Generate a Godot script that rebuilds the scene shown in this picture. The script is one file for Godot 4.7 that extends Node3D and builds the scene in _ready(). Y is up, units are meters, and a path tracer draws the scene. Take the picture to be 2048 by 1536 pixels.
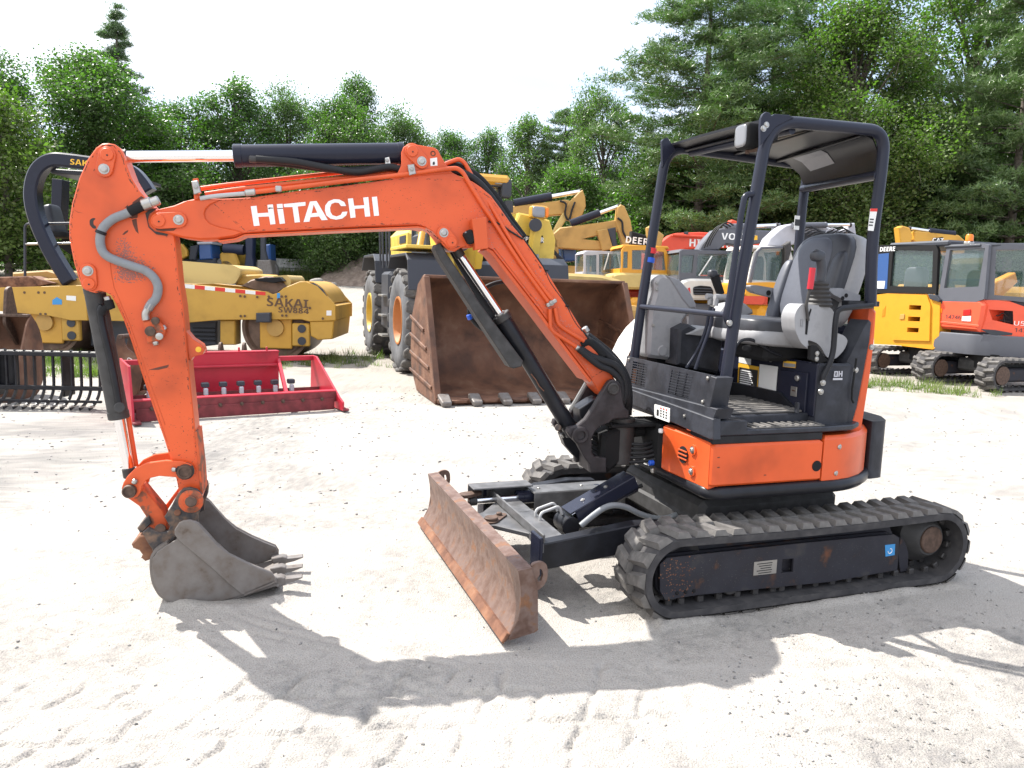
extends Node3D
# A gravel yard with a compact excavator in front, other machines and a tree line behind.

var mats := {}
var tex := {}
var rng := RandomNumberGenerator.new()
var tn := 0

class MB:
	# collects triangles with their own normals
	var v := PackedVector3Array()
	var n := PackedVector3Array()
	var c := PackedColorArray()
	var xf := Transform3D()
	func tri(a: Vector3, b: Vector3, d: Vector3, na: Vector3, nb: Vector3, nd: Vector3) -> void:
		var g := (b - a).cross(d - a)
		if g.length_squared() < 1e-16: return
		if g.dot(na + nb + nd) > 0:
			v.append(xf * a); v.append(xf * d); v.append(xf * b)
			n.append(xf.basis * na); n.append(xf.basis * nd); n.append(xf.basis * nb)
		else:
			v.append(xf * a); v.append(xf * b); v.append(xf * d)
			n.append(xf.basis * na); n.append(xf.basis * nb); n.append(xf.basis * nd)
	func flat(a: Vector3, b: Vector3, d: Vector3, out: Vector3) -> void:
		var g := (b - a).cross(d - a).normalized()
		if g.dot(out) < 0: g = -g
		tri(a, b, d, g, g, g)
	func quad(a: Vector3, b: Vector3, d: Vector3, e: Vector3, na: Vector3, nb: Vector3, nd: Vector3, ne: Vector3) -> void:
		tri(a, b, d, na, nb, nd); tri(a, d, e, na, nd, ne)
	func mesh() -> ArrayMesh:
		var a := []
		a.resize(Mesh.ARRAY_MAX)
		a[Mesh.ARRAY_VERTEX] = v
		a[Mesh.ARRAY_NORMAL] = n
		if c.size() == v.size(): a[Mesh.ARRAY_COLOR] = c
		var m := ArrayMesh.new()
		m.add_surface_from_arrays(Mesh.PRIMITIVE_TRIANGLES, a)
		return m
	# polygon in x,y pushed from z0 to z1, edges chamfered by bev
	func prism(p: PackedVector2Array, z0: float, z1: float, bev := 0.0) -> MB:
		var q := p
		if Geometry2D.is_polygon_clockwise(q):
			q = p.duplicate(); q.reverse()
		var k := q.size()
		var dirs := []
		for i in k:
			dirs.append((q[(i + 1) % k] - q[i]).normalized())
		var inner := PackedVector2Array()
		var nrm := []
		for i in k:
			var d0: Vector2 = dirs[(i + k - 1) % k]
			var d1: Vector2 = dirs[i]
			var n0 := Vector2(d0.y, -d0.x)
			var n1 := Vector2(d1.y, -d1.x)
			var m := (n0 + n1)
			m = m / maxf(0.35, m.dot(n1)) if m.length() > 1e-4 else n1
			inner.append(q[i] - m * bev)
			var smooth := n0.dot(n1) > 0.80
			nrm.append([(n0 + n1).normalized() if smooth else n0, (n0 + n1).normalized() if smooth else n1])
		var t := Geometry2D.triangulate_polygon(inner)
		if t.is_empty():
			inner = q; bev = 0.0
			t = Geometry2D.triangulate_polygon(q)
			if t.is_empty(): push_warning("bad polygon %s" % [q])
		for i in range(0, t.size(), 3):
			var a := inner[t[i]]; var b := inner[t[i + 1]]; var d := inner[t[i + 2]]
			for e in [[z0, Vector3.FORWARD], [z1, Vector3.BACK]]:
				var z: float = e[0]; var nn: Vector3 = e[1]
				tri(Vector3(a.x, a.y, z), Vector3(b.x, b.y, z), Vector3(d.x, d.y, z), nn, nn, nn)
		for i in k:
			var j := (i + 1) % k
			var na2: Vector2 = nrm[i][1]; var nb2: Vector2 = nrm[j][0]
			var na := Vector3(na2.x, na2.y, 0); var nb := Vector3(nb2.x, nb2.y, 0)
			var za := z0 + bev; var zb := z1 - bev
			quad(Vector3(q[i].x, q[i].y, za), Vector3(q[j].x, q[j].y, za), Vector3(q[j].x, q[j].y, zb), Vector3(q[i].x, q[i].y, zb), na, nb, nb, na)
			if bev > 0:
				for s in [[za, z0, -1.0], [zb, z1, 1.0]]:
					var ma := (na + Vector3(0, 0, s[2])).normalized(); var mb := (nb + Vector3(0, 0, s[2])).normalized()
					quad(Vector3(q[i].x, q[i].y, s[0]), Vector3(q[j].x, q[j].y, s[0]), Vector3(inner[j].x, inner[j].y, s[1]), Vector3(inner[i].x, inner[i].y, s[1]), ma, mb, mb, ma)
		return self
	func box(at: Vector3, size: Vector3, b := 0.006) -> MB:
		var x := size.x / 2; var y := size.y / 2; var z := size.z / 2
		b = minf(b, minf(x, minf(y, z)) * 0.6)
		var p := PackedVector2Array([Vector2(-x + b, -y), Vector2(x - b, -y), Vector2(x, -y + b), Vector2(x, y - b), Vector2(x - b, y), Vector2(-x + b, y), Vector2(-x, y - b), Vector2(-x, -y + b)])
		for i in p.size(): p[i] += Vector2(at.x, at.y)
		return prism(p, at.z - z, at.z + z, b)
	# box between two points: width w across (horizontal-ish), height h
	func bar(a: Vector3, b: Vector3, w: float, h: float, bv := 0.004, upv := Vector3.UP) -> MB:
		var d := (b - a)
		var z := d.normalized()
		var x := upv.cross(z)
		if x.length() < 0.01: x = Vector3.RIGHT
		x = x.normalized()
		var keep := xf
		xf = keep * Transform3D(Basis(x, z.cross(x), z), (a + b) / 2)
		box(Vector3.ZERO, Vector3(w, h, d.length()), bv)
		xf = keep
		return self
	func tube(pts: PackedVector3Array, r: float, sides := 10, caps := true, r2 := -1.0) -> MB:
		var k := pts.size()
		var tz := (pts[1] - pts[0]).normalized()
		var x := tz.cross(Vector3.UP)
		if x.length() < 0.1: x = tz.cross(Vector3.RIGHT)
		x = x.normalized()
		var ring := []
		for i in k:
			var d := Vector3.ZERO
			if i > 0: d += (pts[i] - pts[i - 1]).normalized()
			if i < k - 1: d += (pts[i + 1] - pts[i]).normalized()
			d = d.normalized()
			x = (x - d * x.dot(d)).normalized()
			var y := d.cross(x)
			var rr := r if r2 < 0 else lerpf(r, r2, float(i) / (k - 1))
			var row := []
			for s in sides:
				var a := TAU * s / sides
				var o := x * cos(a) + y * sin(a)
				row.append([pts[i] + o * rr, o])
			ring.append(row)
		for i in k - 1:
			for s in sides:
				var t := (s + 1) % sides
				quad(ring[i][s][0], ring[i][t][0], ring[i + 1][t][0], ring[i + 1][s][0], ring[i][s][1], ring[i][t][1], ring[i + 1][t][1], ring[i + 1][s][1])
		if caps:
			for e in [[0, (pts[0] - pts[1]).normalized()], [k - 1, (pts[k - 1] - pts[k - 2]).normalized()]]:
				var row: Array = ring[e[0]]
				for s in sides:
					tri(pts[e[0]], row[s][0], row[(s + 1) % sides][0], e[1], e[1], e[1])
		return self
	# profile of (radius, z) turned about z
	func lathe(prof: PackedVector2Array, sides := 24, at := Transform3D()) -> MB:
		var keep := xf
		xf = keep * at
		var k := prof.size()
		var nn := []
		for i in k - 1:
			var d := (prof[i + 1] - prof[i]).normalized()
			nn.append(Vector2(d.y, -d.x))
		for i in k - 1:
			var a: Vector2 = nn[i]; var b: Vector2 = nn[i]
			if i > 0 and a.dot(nn[i - 1]) > 0.8: a = (a + nn[i - 1]).normalized()
			if i < k - 2 and b.dot(nn[i + 1]) > 0.8: b = (b + nn[i + 1]).normalized()
			for s in sides:
				var c0 := Vector2.from_angle(TAU * s / sides); var c1 := Vector2.from_angle(TAU * (s + 1) / sides)
				var p := prof[i]; var q := prof[i + 1]
				quad(Vector3(c0.x * p.x, c0.y * p.x, p.y), Vector3(c1.x * p.x, c1.y * p.x, p.y), Vector3(c1.x * q.x, c1.y * q.x, q.y), Vector3(c0.x * q.x, c0.y * q.x, q.y),
					Vector3(c0.x * a.x, c0.y * a.x, a.y), Vector3(c1.x * a.x, c1.y * a.x, a.y), Vector3(c1.x * b.x, c1.y * b.x, b.y), Vector3(c0.x * b.x, c0.y * b.x, b.y))
		xf = keep
		return self
	# round bar with chamfered ends
	func cyl(a: Vector3, b: Vector3, r: float, sides := 20, bev := 0.004) -> MB:
		var z := (b - a).normalized()
		var x := z.cross(Vector3.UP)
		if x.length() < 0.05: x = z.cross(Vector3.RIGHT)
		x = x.normalized()
		var l := (b - a).length()
		bev = minf(bev, minf(r, l) * 0.4)
		return lathe(PackedVector2Array([Vector2(0, 0), Vector2(r - bev, 0), Vector2(r, bev), Vector2(r, l - bev), Vector2(r - bev, l), Vector2(0, l)]), sides, Transform3D(Basis(x, z.cross(x), z), a))
	# rows of points as a smooth skin
	func grid(rows: Array, out := Vector3.ZERO, wrap := false) -> MB:
		var h := rows.size(); var w: int = rows[0].size()
		var nr := []
		for i in h:
			var r := []
			for j in w:
				var u: Vector3 = rows[mini(i + 1, h - 1)][j] - rows[maxi(i - 1, 0)][j]
				var j0 := (j + w - 1) % w if wrap else maxi(j - 1, 0); var j1 := (j + 1) % w if wrap else mini(j + 1, w - 1)
				var t: Vector3 = rows[i][j1] - rows[i][j0]
				var g := u.cross(t).normalized()
				if out != Vector3.ZERO and g.dot(out) < 0 and not wrap: g = -g
				r.append(g)
			nr.append(r)
		for i in h - 1:
			for j in (w if wrap else w - 1):
				var k := (j + 1) % w
				quad(rows[i][j], rows[i][k], rows[i + 1][k], rows[i + 1][j], nr[i][j], nr[i][k], nr[i + 1][k], nr[i + 1][j])
		return self

func pv(a: Array) -> PackedVector2Array:
	var o := PackedVector2Array()
	for i in range(0, a.size(), 2): o.append(Vector2(a[i], a[i + 1]))
	return o

func p3(a: Array) -> PackedVector3Array:
	var o := PackedVector3Array()
	for i in range(0, a.size(), 3): o.append(Vector3(a[i], a[i + 1], a[i + 2]))
	return o

func mb() -> MB:
	return MB.new()

func fr(x: float, z: float, yaw: float, y := 0.0) -> Transform3D:
	return Transform3D(Basis(Vector3.UP, yaw), Vector3(x, y, z))

# smooth curve through points
func curve(p: PackedVector3Array, step := 6) -> PackedVector3Array:
	var o := PackedVector3Array()
	var k := p.size()
	for i in k - 1:
		var a := p[maxi(i - 1, 0)]; var d := p[mini(i + 2, k - 1)]
		for s in step: o.append(p[i].cubic_interpolate(p[i + 1], a, d, float(s) / step))
	o.append(p[k - 1])
	return o

func curve2(p: PackedVector2Array, step := 5) -> PackedVector2Array:
	var o := PackedVector2Array()
	var k := p.size()
	for i in k - 1:
		var a := p[maxi(i - 1, 0)]; var d := p[mini(i + 2, k - 1)]
		for s in step: o.append(p[i].cubic_interpolate(p[i + 1], a, d, float(s) / step))
	o.append(p[k - 1])
	return o

# rounds the corners of a path by radius r
func bend(p: PackedVector3Array, r: float, step := 5) -> PackedVector3Array:
	var o := PackedVector3Array([p[0]])
	for i in range(1, p.size() - 1):
		var a := (p[i - 1] - p[i]); var b := (p[i + 1] - p[i])
		var q := minf(r, minf(a.length(), b.length()) * 0.48)
		var s := p[i] + a.normalized() * q; var e := p[i] + b.normalized() * q
		for t in step + 1:
			var f := float(t) / step
			o.append(s.lerp(p[i], f).lerp(p[i].lerp(e, f), f))
	o.append(p[p.size() - 1])
	return o

# open line given a thickness to one side
func thick(p: PackedVector2Array, t: float) -> PackedVector2Array:
	var o := p.duplicate()
	var k := p.size()
	for i in range(k - 1, -1, -1):
		var d := Vector2.ZERO
		if i > 0: d += (p[i] - p[i - 1]).normalized()
		if i < k - 1: d += (p[i + 1] - p[i]).normalized()
		d = d.normalized()
		o.append(p[i] + Vector2(-d.y, d.x) * t)
	return o

func disc(at: Vector2, r: float, k := 20) -> PackedVector2Array:
	var o := PackedVector2Array()
	for i in k: o.append(at + Vector2.from_angle(TAU * i / k) * r)
	return o

# stadium round two points
func pill(a: Vector2, b: Vector2, r: float, r2 := -1.0, k := 8) -> PackedVector2Array:
	var o := PackedVector2Array()
	if r2 < 0: r2 = r
	var g := (b - a).angle()
	for i in k + 1: o.append(b + Vector2.from_angle(g - PI / 2 + PI * i / k) * r2)
	for i in k + 1: o.append(a + Vector2.from_angle(g + PI / 2 + PI * i / k) * r)
	return o

func round_poly(p: PackedVector2Array, r: float, step := 4) -> PackedVector2Array:
	var o := PackedVector2Array()
	var k := p.size()
	for i in k:
		var a := p[(i + k - 1) % k] - p[i]; var b := p[(i + 1) % k] - p[i]
		var q := minf(r, minf(a.length(), b.length()) * 0.45)
		var s := p[i] + a.normalized() * q; var e := p[i] + b.normalized() * q
		for t in step + 1:
			var f := float(t) / step
			o.append(s.lerp(p[i], f).lerp(p[i].lerp(e, f), f))
	return o

# ---------- materials ----------
func lin(r: float, g: float, b: float) -> Color:
	return Color(r, g, b).linear_to_srgb()

func noise_tex(key: String, freq: float, stops: Array, size := 512, oct := 4, kind := FastNoiseLite.TYPE_SIMPLEX_SMOOTH, normal := 0.0, warp := 0.0) -> NoiseTexture2D:
	if tex.has(key): return tex[key]
	tn += 1
	var f := FastNoiseLite.new()
	f.noise_type = kind
	f.seed = 11 + tn * 7
	f.frequency = freq
	f.fractal_octaves = oct
	f.fractal_gain = 0.55
	if warp > 0:
		f.domain_warp_enabled = true
		f.domain_warp_amplitude = warp
		f.domain_warp_frequency = freq * 0.7
	var t := NoiseTexture2D.new()
	t.width = size; t.height = size
	t.seamless = true
	t.noise = f
	if normal > 0:
		t.as_normal_map = true
		t.bump_strength = normal
	else:
		var g := Gradient.new()
		var off := PackedFloat32Array(); var col := PackedColorArray()
		for s in stops:
			off.append(s[0]); col.append(s[1])
		g.offsets = off; g.colors = col
		t.color_ramp = g
	tex[key] = t
	return t

func material(key: String, col: Color, rough := 0.5, metal := 0.0, albedo: Texture2D = null, scale := 1.0, bump: Texture2D = null, bscale := 0.5) -> StandardMaterial3D:
	if mats.has(key): return mats[key]
	var m := StandardMaterial3D.new()
	m.resource_name = key
	m.albedo_color = col
	m.roughness = rough
	m.metallic = metal
	if albedo:
		m.albedo_texture = albedo
	if bump:
		m.normal_enabled = true
		m.normal_texture = bump
		m.normal_scale = bscale
	if albedo or bump:
		m.uv1_triplanar = true
		m.uv1_scale = Vector3.ONE * scale
	mats[key] = m
	return m

# ---------- objects ----------
func thing(called: String, label: String, category: String, at := Transform3D(), group := "") -> Node3D:
	var o := Node3D.new()
	o.name = called
	o.transform = at
	tag(o, label, category, group)
	add_child(o, true)
	return o

func tag(o: Node3D, label: String, category: String, group := "", kind := "") -> void:
	if label: o.set_meta("label", label)
	if category: o.set_meta("category", category)
	if group: o.set_meta("group", group)
	if kind: o.set_meta("kind", kind)

func put(parent: Node, called: String, shape, mat: Material, at := Transform3D()) -> MeshInstance3D:
	var o := MeshInstance3D.new()
	o.name = called
	o.mesh = shape.mesh() if shape is MB else shape
	o.material_override = mat
	o.transform = at
	if called.ends_with("_chips") or called.ends_with("_flecks") or called == "dried_dirt": o.set_meta("kind", "stuff")
	parent.add_child(o, true)
	return o

func text(parent: Node, called: String, words: String, h: float, mat: Material, at: Transform3D, weight := 700, squeeze := 1.0, depth := 0.002) -> MeshInstance3D:
	var f := SystemFont.new()
	f.font_names = PackedStringArray(["Droid Sans"])
	f.font_weight = weight
	var t := TextMesh.new()
	t.font = f
	t.text = words
	t.font_size = 64
	t.pixel_size = h / 46.0
	t.depth = depth
	t.curve_step = 2.0
	return put(parent, called, t, mat, at * Transform3D(Basis.from_scale(Vector3(squeeze, 1, 1)), Vector3.ZERO))

func _ready() -> void:
	rng.seed = 4711
	# camera
	var cam := Camera3D.new()
	cam.name = "camera"
	cam.fov = 54.23
	cam.near = 0.05
	cam.far = 600.0
	cam.position = Vector3(0, 1.611, 0)
	cam.rotation = Vector3(-0.13012, 0, 0.02897)
	add_child(cam)
	# sky and exposure
	var env := Environment.new()
	env.background_mode = Environment.BG_SKY
	var sky := Sky.new()
	var pan := PanoramaSkyMaterial.new()
	pan.panorama = make_sky()
	sky.sky_material = pan
	env.sky = sky
	env.tonemap_mode = Environment.TONE_MAPPER_LINEAR
	env.tonemap_exposure = 2.15
	env.sdfgi_enabled = true
	env.ssao_enabled = true
	env.ssil_enabled = true
	var we := WorldEnvironment.new()
	we.name = "world_environment"
	we.environment = env
	add_child(we)
	# sun: behind the machine and to its left, about fifty degrees up
	var sun := DirectionalLight3D.new()
	sun.name = "sun"
	sun.light_energy = 1.5
	sun.light_angular_distance = 0.55
	sun.light_color = lin(1.0, 0.96, 0.90)
	sun.shadow_enabled = true
	add_child(sun)
	sun.look_at_from_position(Vector3.ZERO, Vector3(0.503, -0.788, 0.35), Vector3.UP)
	make_materials()
	make_ground()
	make_excavator()
	make_yard()
	make_machines()
	make_trees()

func make_sky() -> ImageTexture:
	# thin bright cloud with a few openings of pale blue
	var w := 512; var h := 256
	var im := Image.create(w, h, false, Image.FORMAT_RGBF)
	var f := FastNoiseLite.new()
	f.seed = 5; f.frequency = 1.1; f.fractal_octaves = 5
	for y in h:
		var el := PI / 2 - PI * (y + 0.5) / h
		for x in w:
			var az := TAU * (x + 0.5) / w
			var d := Vector3(cos(el) * sin(az), sin(el), cos(el) * cos(az))
			var c := Color(0.30, 0.30, 0.30)
			if el > 0:
				var k := f.get_noise_3dv(Vector3(d.x, d.y * 2.2, d.z) * 1.6) * 1.5
				var cloud := clampf(0.55 + k, 0.0, 1.0)
				# clear blue away from the sun, whitening towards the sun and the horizon, with thin cloud
				var sunward := acos(clampf(d.dot(Vector3(-.515, .77, -.375).normalized()), -1, 1))
				var blue := Color(0.17, 0.30, 0.58).lerp(Color(0.60, 0.68, 0.80), pow(1.0 - sin(el), 2.2))
				c = blue.lerp(Color(0.68, 0.71, 0.76), cloud * .8)
				c = c.lerp(Color(1.05, 1.04, 1.03), exp(-pow(sunward / 1.05, 2.0)) * .9)
			im.set_pixel(x, y, c)
	return ImageTexture.create_from_image(im)

func make_materials() -> void:
	var W := Color.WHITE
	var grime := noise_tex("grime", 0.006, [[0.0, lin(.62, .60, .57)], [0.35, lin(.9, .89, .88)], [0.6, W], [1.0, W]], 512, 5)
	var soft := noise_tex("soft", 0.01, [[0.0, lin(.84, .84, .84)], [0.5, W], [1.0, lin(.93, .93, .93)]], 512, 4)
	var dust := noise_tex("dust", 0.012, [[0.0, lin(.5, .5, .5)], [0.45, lin(.75, .74, .72)], [0.7, W], [1.0, lin(1, .97, .92)]], 512, 5)
	var fine := noise_tex("fine_bump", 0.06, [], 256, 3, FastNoiseLite.TYPE_SIMPLEX_SMOOTH, 2.0)
	var wave := noise_tex("wave_bump", 0.008, [], 256, 3, FastNoiseLite.TYPE_SIMPLEX_SMOOTH, 3.0)
	var rustc := noise_tex("rust", 0.011, [[0.0, lin(.06, .026, .015)], [0.3, lin(.115, .047, .025)], [0.5, lin(.16, .072, .042)], [0.68, lin(.205, .09, .045)], [1.0, lin(.25, .15, .10)]], 512, 6, FastNoiseLite.TYPE_SIMPLEX_SMOOTH, 0.0, 30.0)
	var brown := noise_tex("brown_rust", 0.009, [[0.0, lin(.045, .022, .014)], [0.35, lin(.10, .045, .026)], [0.55, lin(.14, .062, .034)], [0.75, lin(.17, .085, .05)], [1.0, lin(.22, .13, .085)]], 512, 6, FastNoiseLite.TYPE_SIMPLEX_SMOOTH, 0.0, 40.0)
	var bladec := noise_tex("blade_rust", 0.012, [[0.0, lin(.085, .042, .028)], [0.35, lin(.125, .072, .053)], [0.5, lin(.15, .095, .076)], [0.66, lin(.17, .115, .095)], [0.82, lin(.18, .088, .048)], [1.0, lin(.23, .10, .045)]], 512, 6, FastNoiseLite.TYPE_SIMPLEX_SMOOTH, 0.0, 30.0)
	var steelc := noise_tex("worn_steel", 0.012, [[0.0, lin(.09, .064, .048)], [0.2, lin(.145, .123, .108)], [0.5, lin(.17, .153, .142)], [1.0, lin(.20, .186, .176)]], 512, 5)
	material("orange", lin(.68, .098, .020), .38, 0, grime, .45, wave, .05)
	material("orange_dull", lin(.60, .092, .022), .6, 0, grime, .6)
	material("orange_worn", Color.WHITE, .7, 0, noise_tex("worn_orange", 0.012, [[0.0, lin(.08, .045, .03)], [0.36, lin(.25, .08, .04)], [0.46, lin(.52, .085, .022)], [1.0, lin(.62, .105, .028)]], 512, 6), 1.6)
	material("black_paint", lin(.017, .018, .023), .34, 0, dust, .8)
	material("navy_paint", lin(.016, .018, .032), .27, 0, soft, .8)
	material("post_paint", lin(.020, .023, .038), .30, 0, soft, .8)
	material("dark_grey", lin(.040, .043, .054), .45, 0, dust, .9, fine, .15)
	material("dark_metal", lin(.055, .052, .052), .55, .2, dust, 1.1)
	material("cast_iron", lin(.045, .040, .044), .48, .15, dust, 1.3, wave, .2)
	material("dusty_black", lin(.05, .049, .05), .7, 0, dust, 1.6)
	material("frame_paint", Color.WHITE, .6, 0, noise_tex("frame_c", 0.010, [[0.0, lin(.13, .05, .028)], [0.17, lin(.07, .036, .026)], [0.28, lin(.024, .023, .029)], [0.7, lin(.028, .028, .036)], [1.0, lin(.055, .05, .048)]], 512, 6), .8)
	material("sunlit_dusty_black", lin(.13, .13, .135), .38, 0, dust, 1.2)  # dusty black paint, its colour raised to grey for a sunlit look
	material("rubber", Color.WHITE, .82, 0, noise_tex("rubber_c", 0.014, [[0.0, lin(.06, .057, .055)], [0.45, lin(.115, .109, .104)], [1.0, lin(.20, .186, .172)]], 512, 5), 1.4, fine, .3)
	material("rubber_side", Color.WHITE, .75, 0, noise_tex("rubber_s", 0.012, [[0.0, lin(.035, .034, .036)], [0.5, lin(.052, .05, .052)], [1.0, lin(.085, .08, .078)]], 512, 5), 1.4)
	material("hose", lin(.018, .018, .02), .55)
	material("matte_black", lin(.012, .012, .013), .8)
	material("grey_hose", lin(.21, .225, .24), .55, 0, soft, 3.0)
	material("pale_hose", lin(.42, .42, .42), .5)
	material("chrome", lin(.80, .80, .82), .07, 1.0)
	material("zinc", lin(.42, .41, .39), .34, .85)
	material("bolt", lin(.35, .34, .32), .4, .8)
	material("pin_rust", lin(.12, .075, .055), .65, .3, dust, 3.0)
	material("grease", lin(.028, .018, .015), .5)
	material("chip", lin(.11, .035, .02), .7)
	material("white", lin(.80, .80, .80), .5)
	material("sticker", lin(.74, .74, .72), .45)
	material("black_ink", lin(.02, .02, .02), .5)
	material("red_ink", lin(.62, .03, .02), .5)
	material("amber_ink", lin(.75, .42, .03), .5)
	material("blue_tape", lin(.01, .09, .55), .4)
	material("red_tape", lin(.62, .015, .02), .4)
	material("blue_sticker", lin(.04, .25, .55), .45)
	material("seat_grey", lin(.29, .29, .30), .55, 0, soft, 2.0)
	material("trim_grey", lin(.25, .255, .275), .5, 0, soft, 2.0)
	material("vinyl", lin(.035, .037, .045), .42, 0, soft, 2.0, fine, .12)
	material("vinyl_panel", lin(.085, .092, .115), .5, 0, soft, 2.0, fine, .12)
	material("boot", lin(.03, .028, .027), .6)
	material("red_grip", lin(.50, .015, .03), .35)
	material("blade", Color.WHITE, .5, .15, bladec, 1.3, fine, .25)
	material("rust", Color.WHITE, .85, 0, rustc, 1.1, fine, .4)
	material("rust_big", Color.WHITE, .72, .0, brown, .38, fine, .3)
	material("bucket_steel", Color.WHITE, .5, .25, steelc, 1.4, fine, .15)
	material("bucket_dark", Color.WHITE, .7, 0, noise_tex("bucket_ear", 0.014, [[0.0, lin(.02, .02, .022)], [0.4, lin(.05, .045, .045)], [0.6, lin(.11, .075, .055)], [1.0, lin(.2, .12, .08)]], 512, 5), 2.0)
	material("lens", lin(.24, .245, .26), .15, .3)
	material("yellow", lin(.58, .31, .04), .45, 0, grime, .25)
	material("roller_yellow", lin(.50, .285, .042), .5, 0, grime, .3)
	material("roller_cream", lin(.56, .41, .145), .5, 0, grime, .3)
	material("old_yellow", lin(.46, .27, .07), .55, 0, grime, .3)
	material("deere_yellow", lin(.66, .30, .02), .4, 0, soft, .3)
	material("loader_yellow", lin(.66, .46, .07), .5, 0, grime, .4)
	material("kubota_orange", lin(.76, .10, .045), .4, 0, soft, .3)
	material("machine_red", lin(.66, .07, .03), .45, 0, soft, .3)
	material("volvo_grey", lin(.10, .105, .125), .5, 0, soft, .3)
	material("charcoal", lin(.05, .054, .066), .45, 0, soft, .4)
	material("pale_grey", lin(.44, .44, .48), .5, 0, soft, .4)
	material("off_white", lin(.66, .64, .60), .5, 0, soft, .4)
	material("crimson", lin(.43, .013, .032), .4, 0, grime, .5)
	material("crimson_dirty", lin(.20, .03, .035), .7, 0, dust, .9)
	material("drum", lin(.16, .10, .07), .5, .3, dust, .6)
	material("tyre", Color.WHITE, .85, 0, noise_tex("tyre_c", 0.012, [[0.0, lin(.055, .052, .05)], [0.5, lin(.105, .10, .097)], [1.0, lin(.17, .16, .15)]], 512, 5), .9, fine, .3)
	material("tyre_wall", Color.WHITE, .85, 0, noise_tex("tyre_w", 0.010, [[0.0, lin(.07, .072, .078)], [0.5, lin(.11, .112, .12)], [1.0, lin(.16, .158, .158)]], 512, 5), .6)
	material("rim_orange", lin(.42, .15, .035), .6, 0, grime, .8)
	material("navy", lin(.012, .018, .05), .5)
	material("blue_glass", lin(.03, .085, .25), .2)
	material("concrete", lin(.50, .50, .50), .9, 0, dust, .5, fine, .5)
	material("soil", Color.WHITE, .95, 0, noise_tex("soil_c", 0.02, [[0.0, lin(.10, .075, .06)], [0.5, lin(.20, .15, .12)], [1.0, lin(.33, .27, .22)]], 512, 6), .25, fine, .8)
	material("stone", lin(.33, .31, .29), .9, 0, dust, 3.0)
	material("orange_lamp", lin(.85, .2, .01), .25)
	material("red_lamp", lin(.5, .02, .02), .25)
	for k in ["black_paint", "navy_paint", "post_paint", "dark_grey", "charcoal", "matte_black", "hose", "cast_iron", "frame_paint", "rubber", "rubber_side"]: mats[k].metallic_specular = .36
	var gc := lin(.10, .17, .16)
	var g := material("glass", Color(gc.r, gc.g, gc.b, .22), .03)
	g.transparency = BaseMaterial3D.TRANSPARENCY_ALPHA
	g.metallic_specular = .6

func M(k: String) -> StandardMaterial3D:
	return mats[k]

var gn := FastNoiseLite.new()
var gf := FastNoiseLite.new()
var gp := FastNoiseLite.new()

# height of the yard: level in front, climbing gently away towards the trees
func gh(x: float, z: float) -> float:
	var d := -z - 17.0
	var r := 0.0
	if d > 0.0: r = 0.062 * d * d / (d + 6.0)
	return r

# print of a block-treaded tyre rolling along a line, in metres of height
func tyre_print(x: float, z: float, ax: float, az: float, bx: float, bz: float, wide: float) -> float:
	var d := Vector2(bx - ax, bz - az)
	var l := d.length()
	d /= l
	var p := Vector2(x - ax, z - az)
	var t := p.dot(d)
	var w := p.dot(Vector2(-d.y, d.x))
	var wob := gn.get_noise_2d(x * 40.0, z * 40.0) * 0.03
	w += wob * 0.7
	t += wob
	if absf(w) > wide or t < -0.1 or t > l + 0.1: return 0.0
	# staggered blocks about 0.19 m long in three rows, each sunk a little, with ridges of pressed-out sand between
	var rowf := (w / wide + 1.0) * 1.5
	var row := floorf(rowf)
	var u := t / 0.21 + (0.5 if int(row) % 2 else 0.0) + 0.35 * (rowf - row - 0.5)
	var eu := absf(u - floorf(u) - 0.5) * 2.0
	var ew := absf(rowf - row - 0.5) * 2.0
	var e := maxf(eu, ew) + gp.get_noise_2d(x * 130.0, z * 130.0) * 0.05
	var groove := smoothstep(0.80, 0.95, e)
	var fade := smoothstep(wide, wide * 0.8, absf(w)) * smoothstep(-0.1, 0.2, t) * smoothstep(l + 0.1, l - 0.2, t)
	var worn := clampf(0.62 + gf.get_noise_2d(x * 60.0, z * 60.0) * 1.1, 0.12, 1.0)
	return (0.005 - groove * 0.019) * fade * worn

# fine parallel scratches of a track grouser
func scratches(x: float, z: float, cx: float, cz: float, yaw: float, long: float, wide: float, pitch: float) -> float:
	var p := Vector2(x - cx, z - cz).rotated(yaw)
	if absf(p.x) > long or absf(p.y) > wide: return 0.0
	var f := smoothstep(long, long * 0.6, absf(p.x)) * smoothstep(wide, wide * 0.7, absf(p.y))
	var q := p.y / pitch + gn.get_noise_2d(x * 14.0, z * 14.0) * 0.5
	return -0.014 * f * smoothstep(0.55, 0.95, absf(q - floorf(q) - 0.5) * 2.0) * clampf(0.5 + gf.get_noise_2d(x * 30.0 + 50.0, z * 30.0) * 1.4, 0.0, 1.0)

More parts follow.
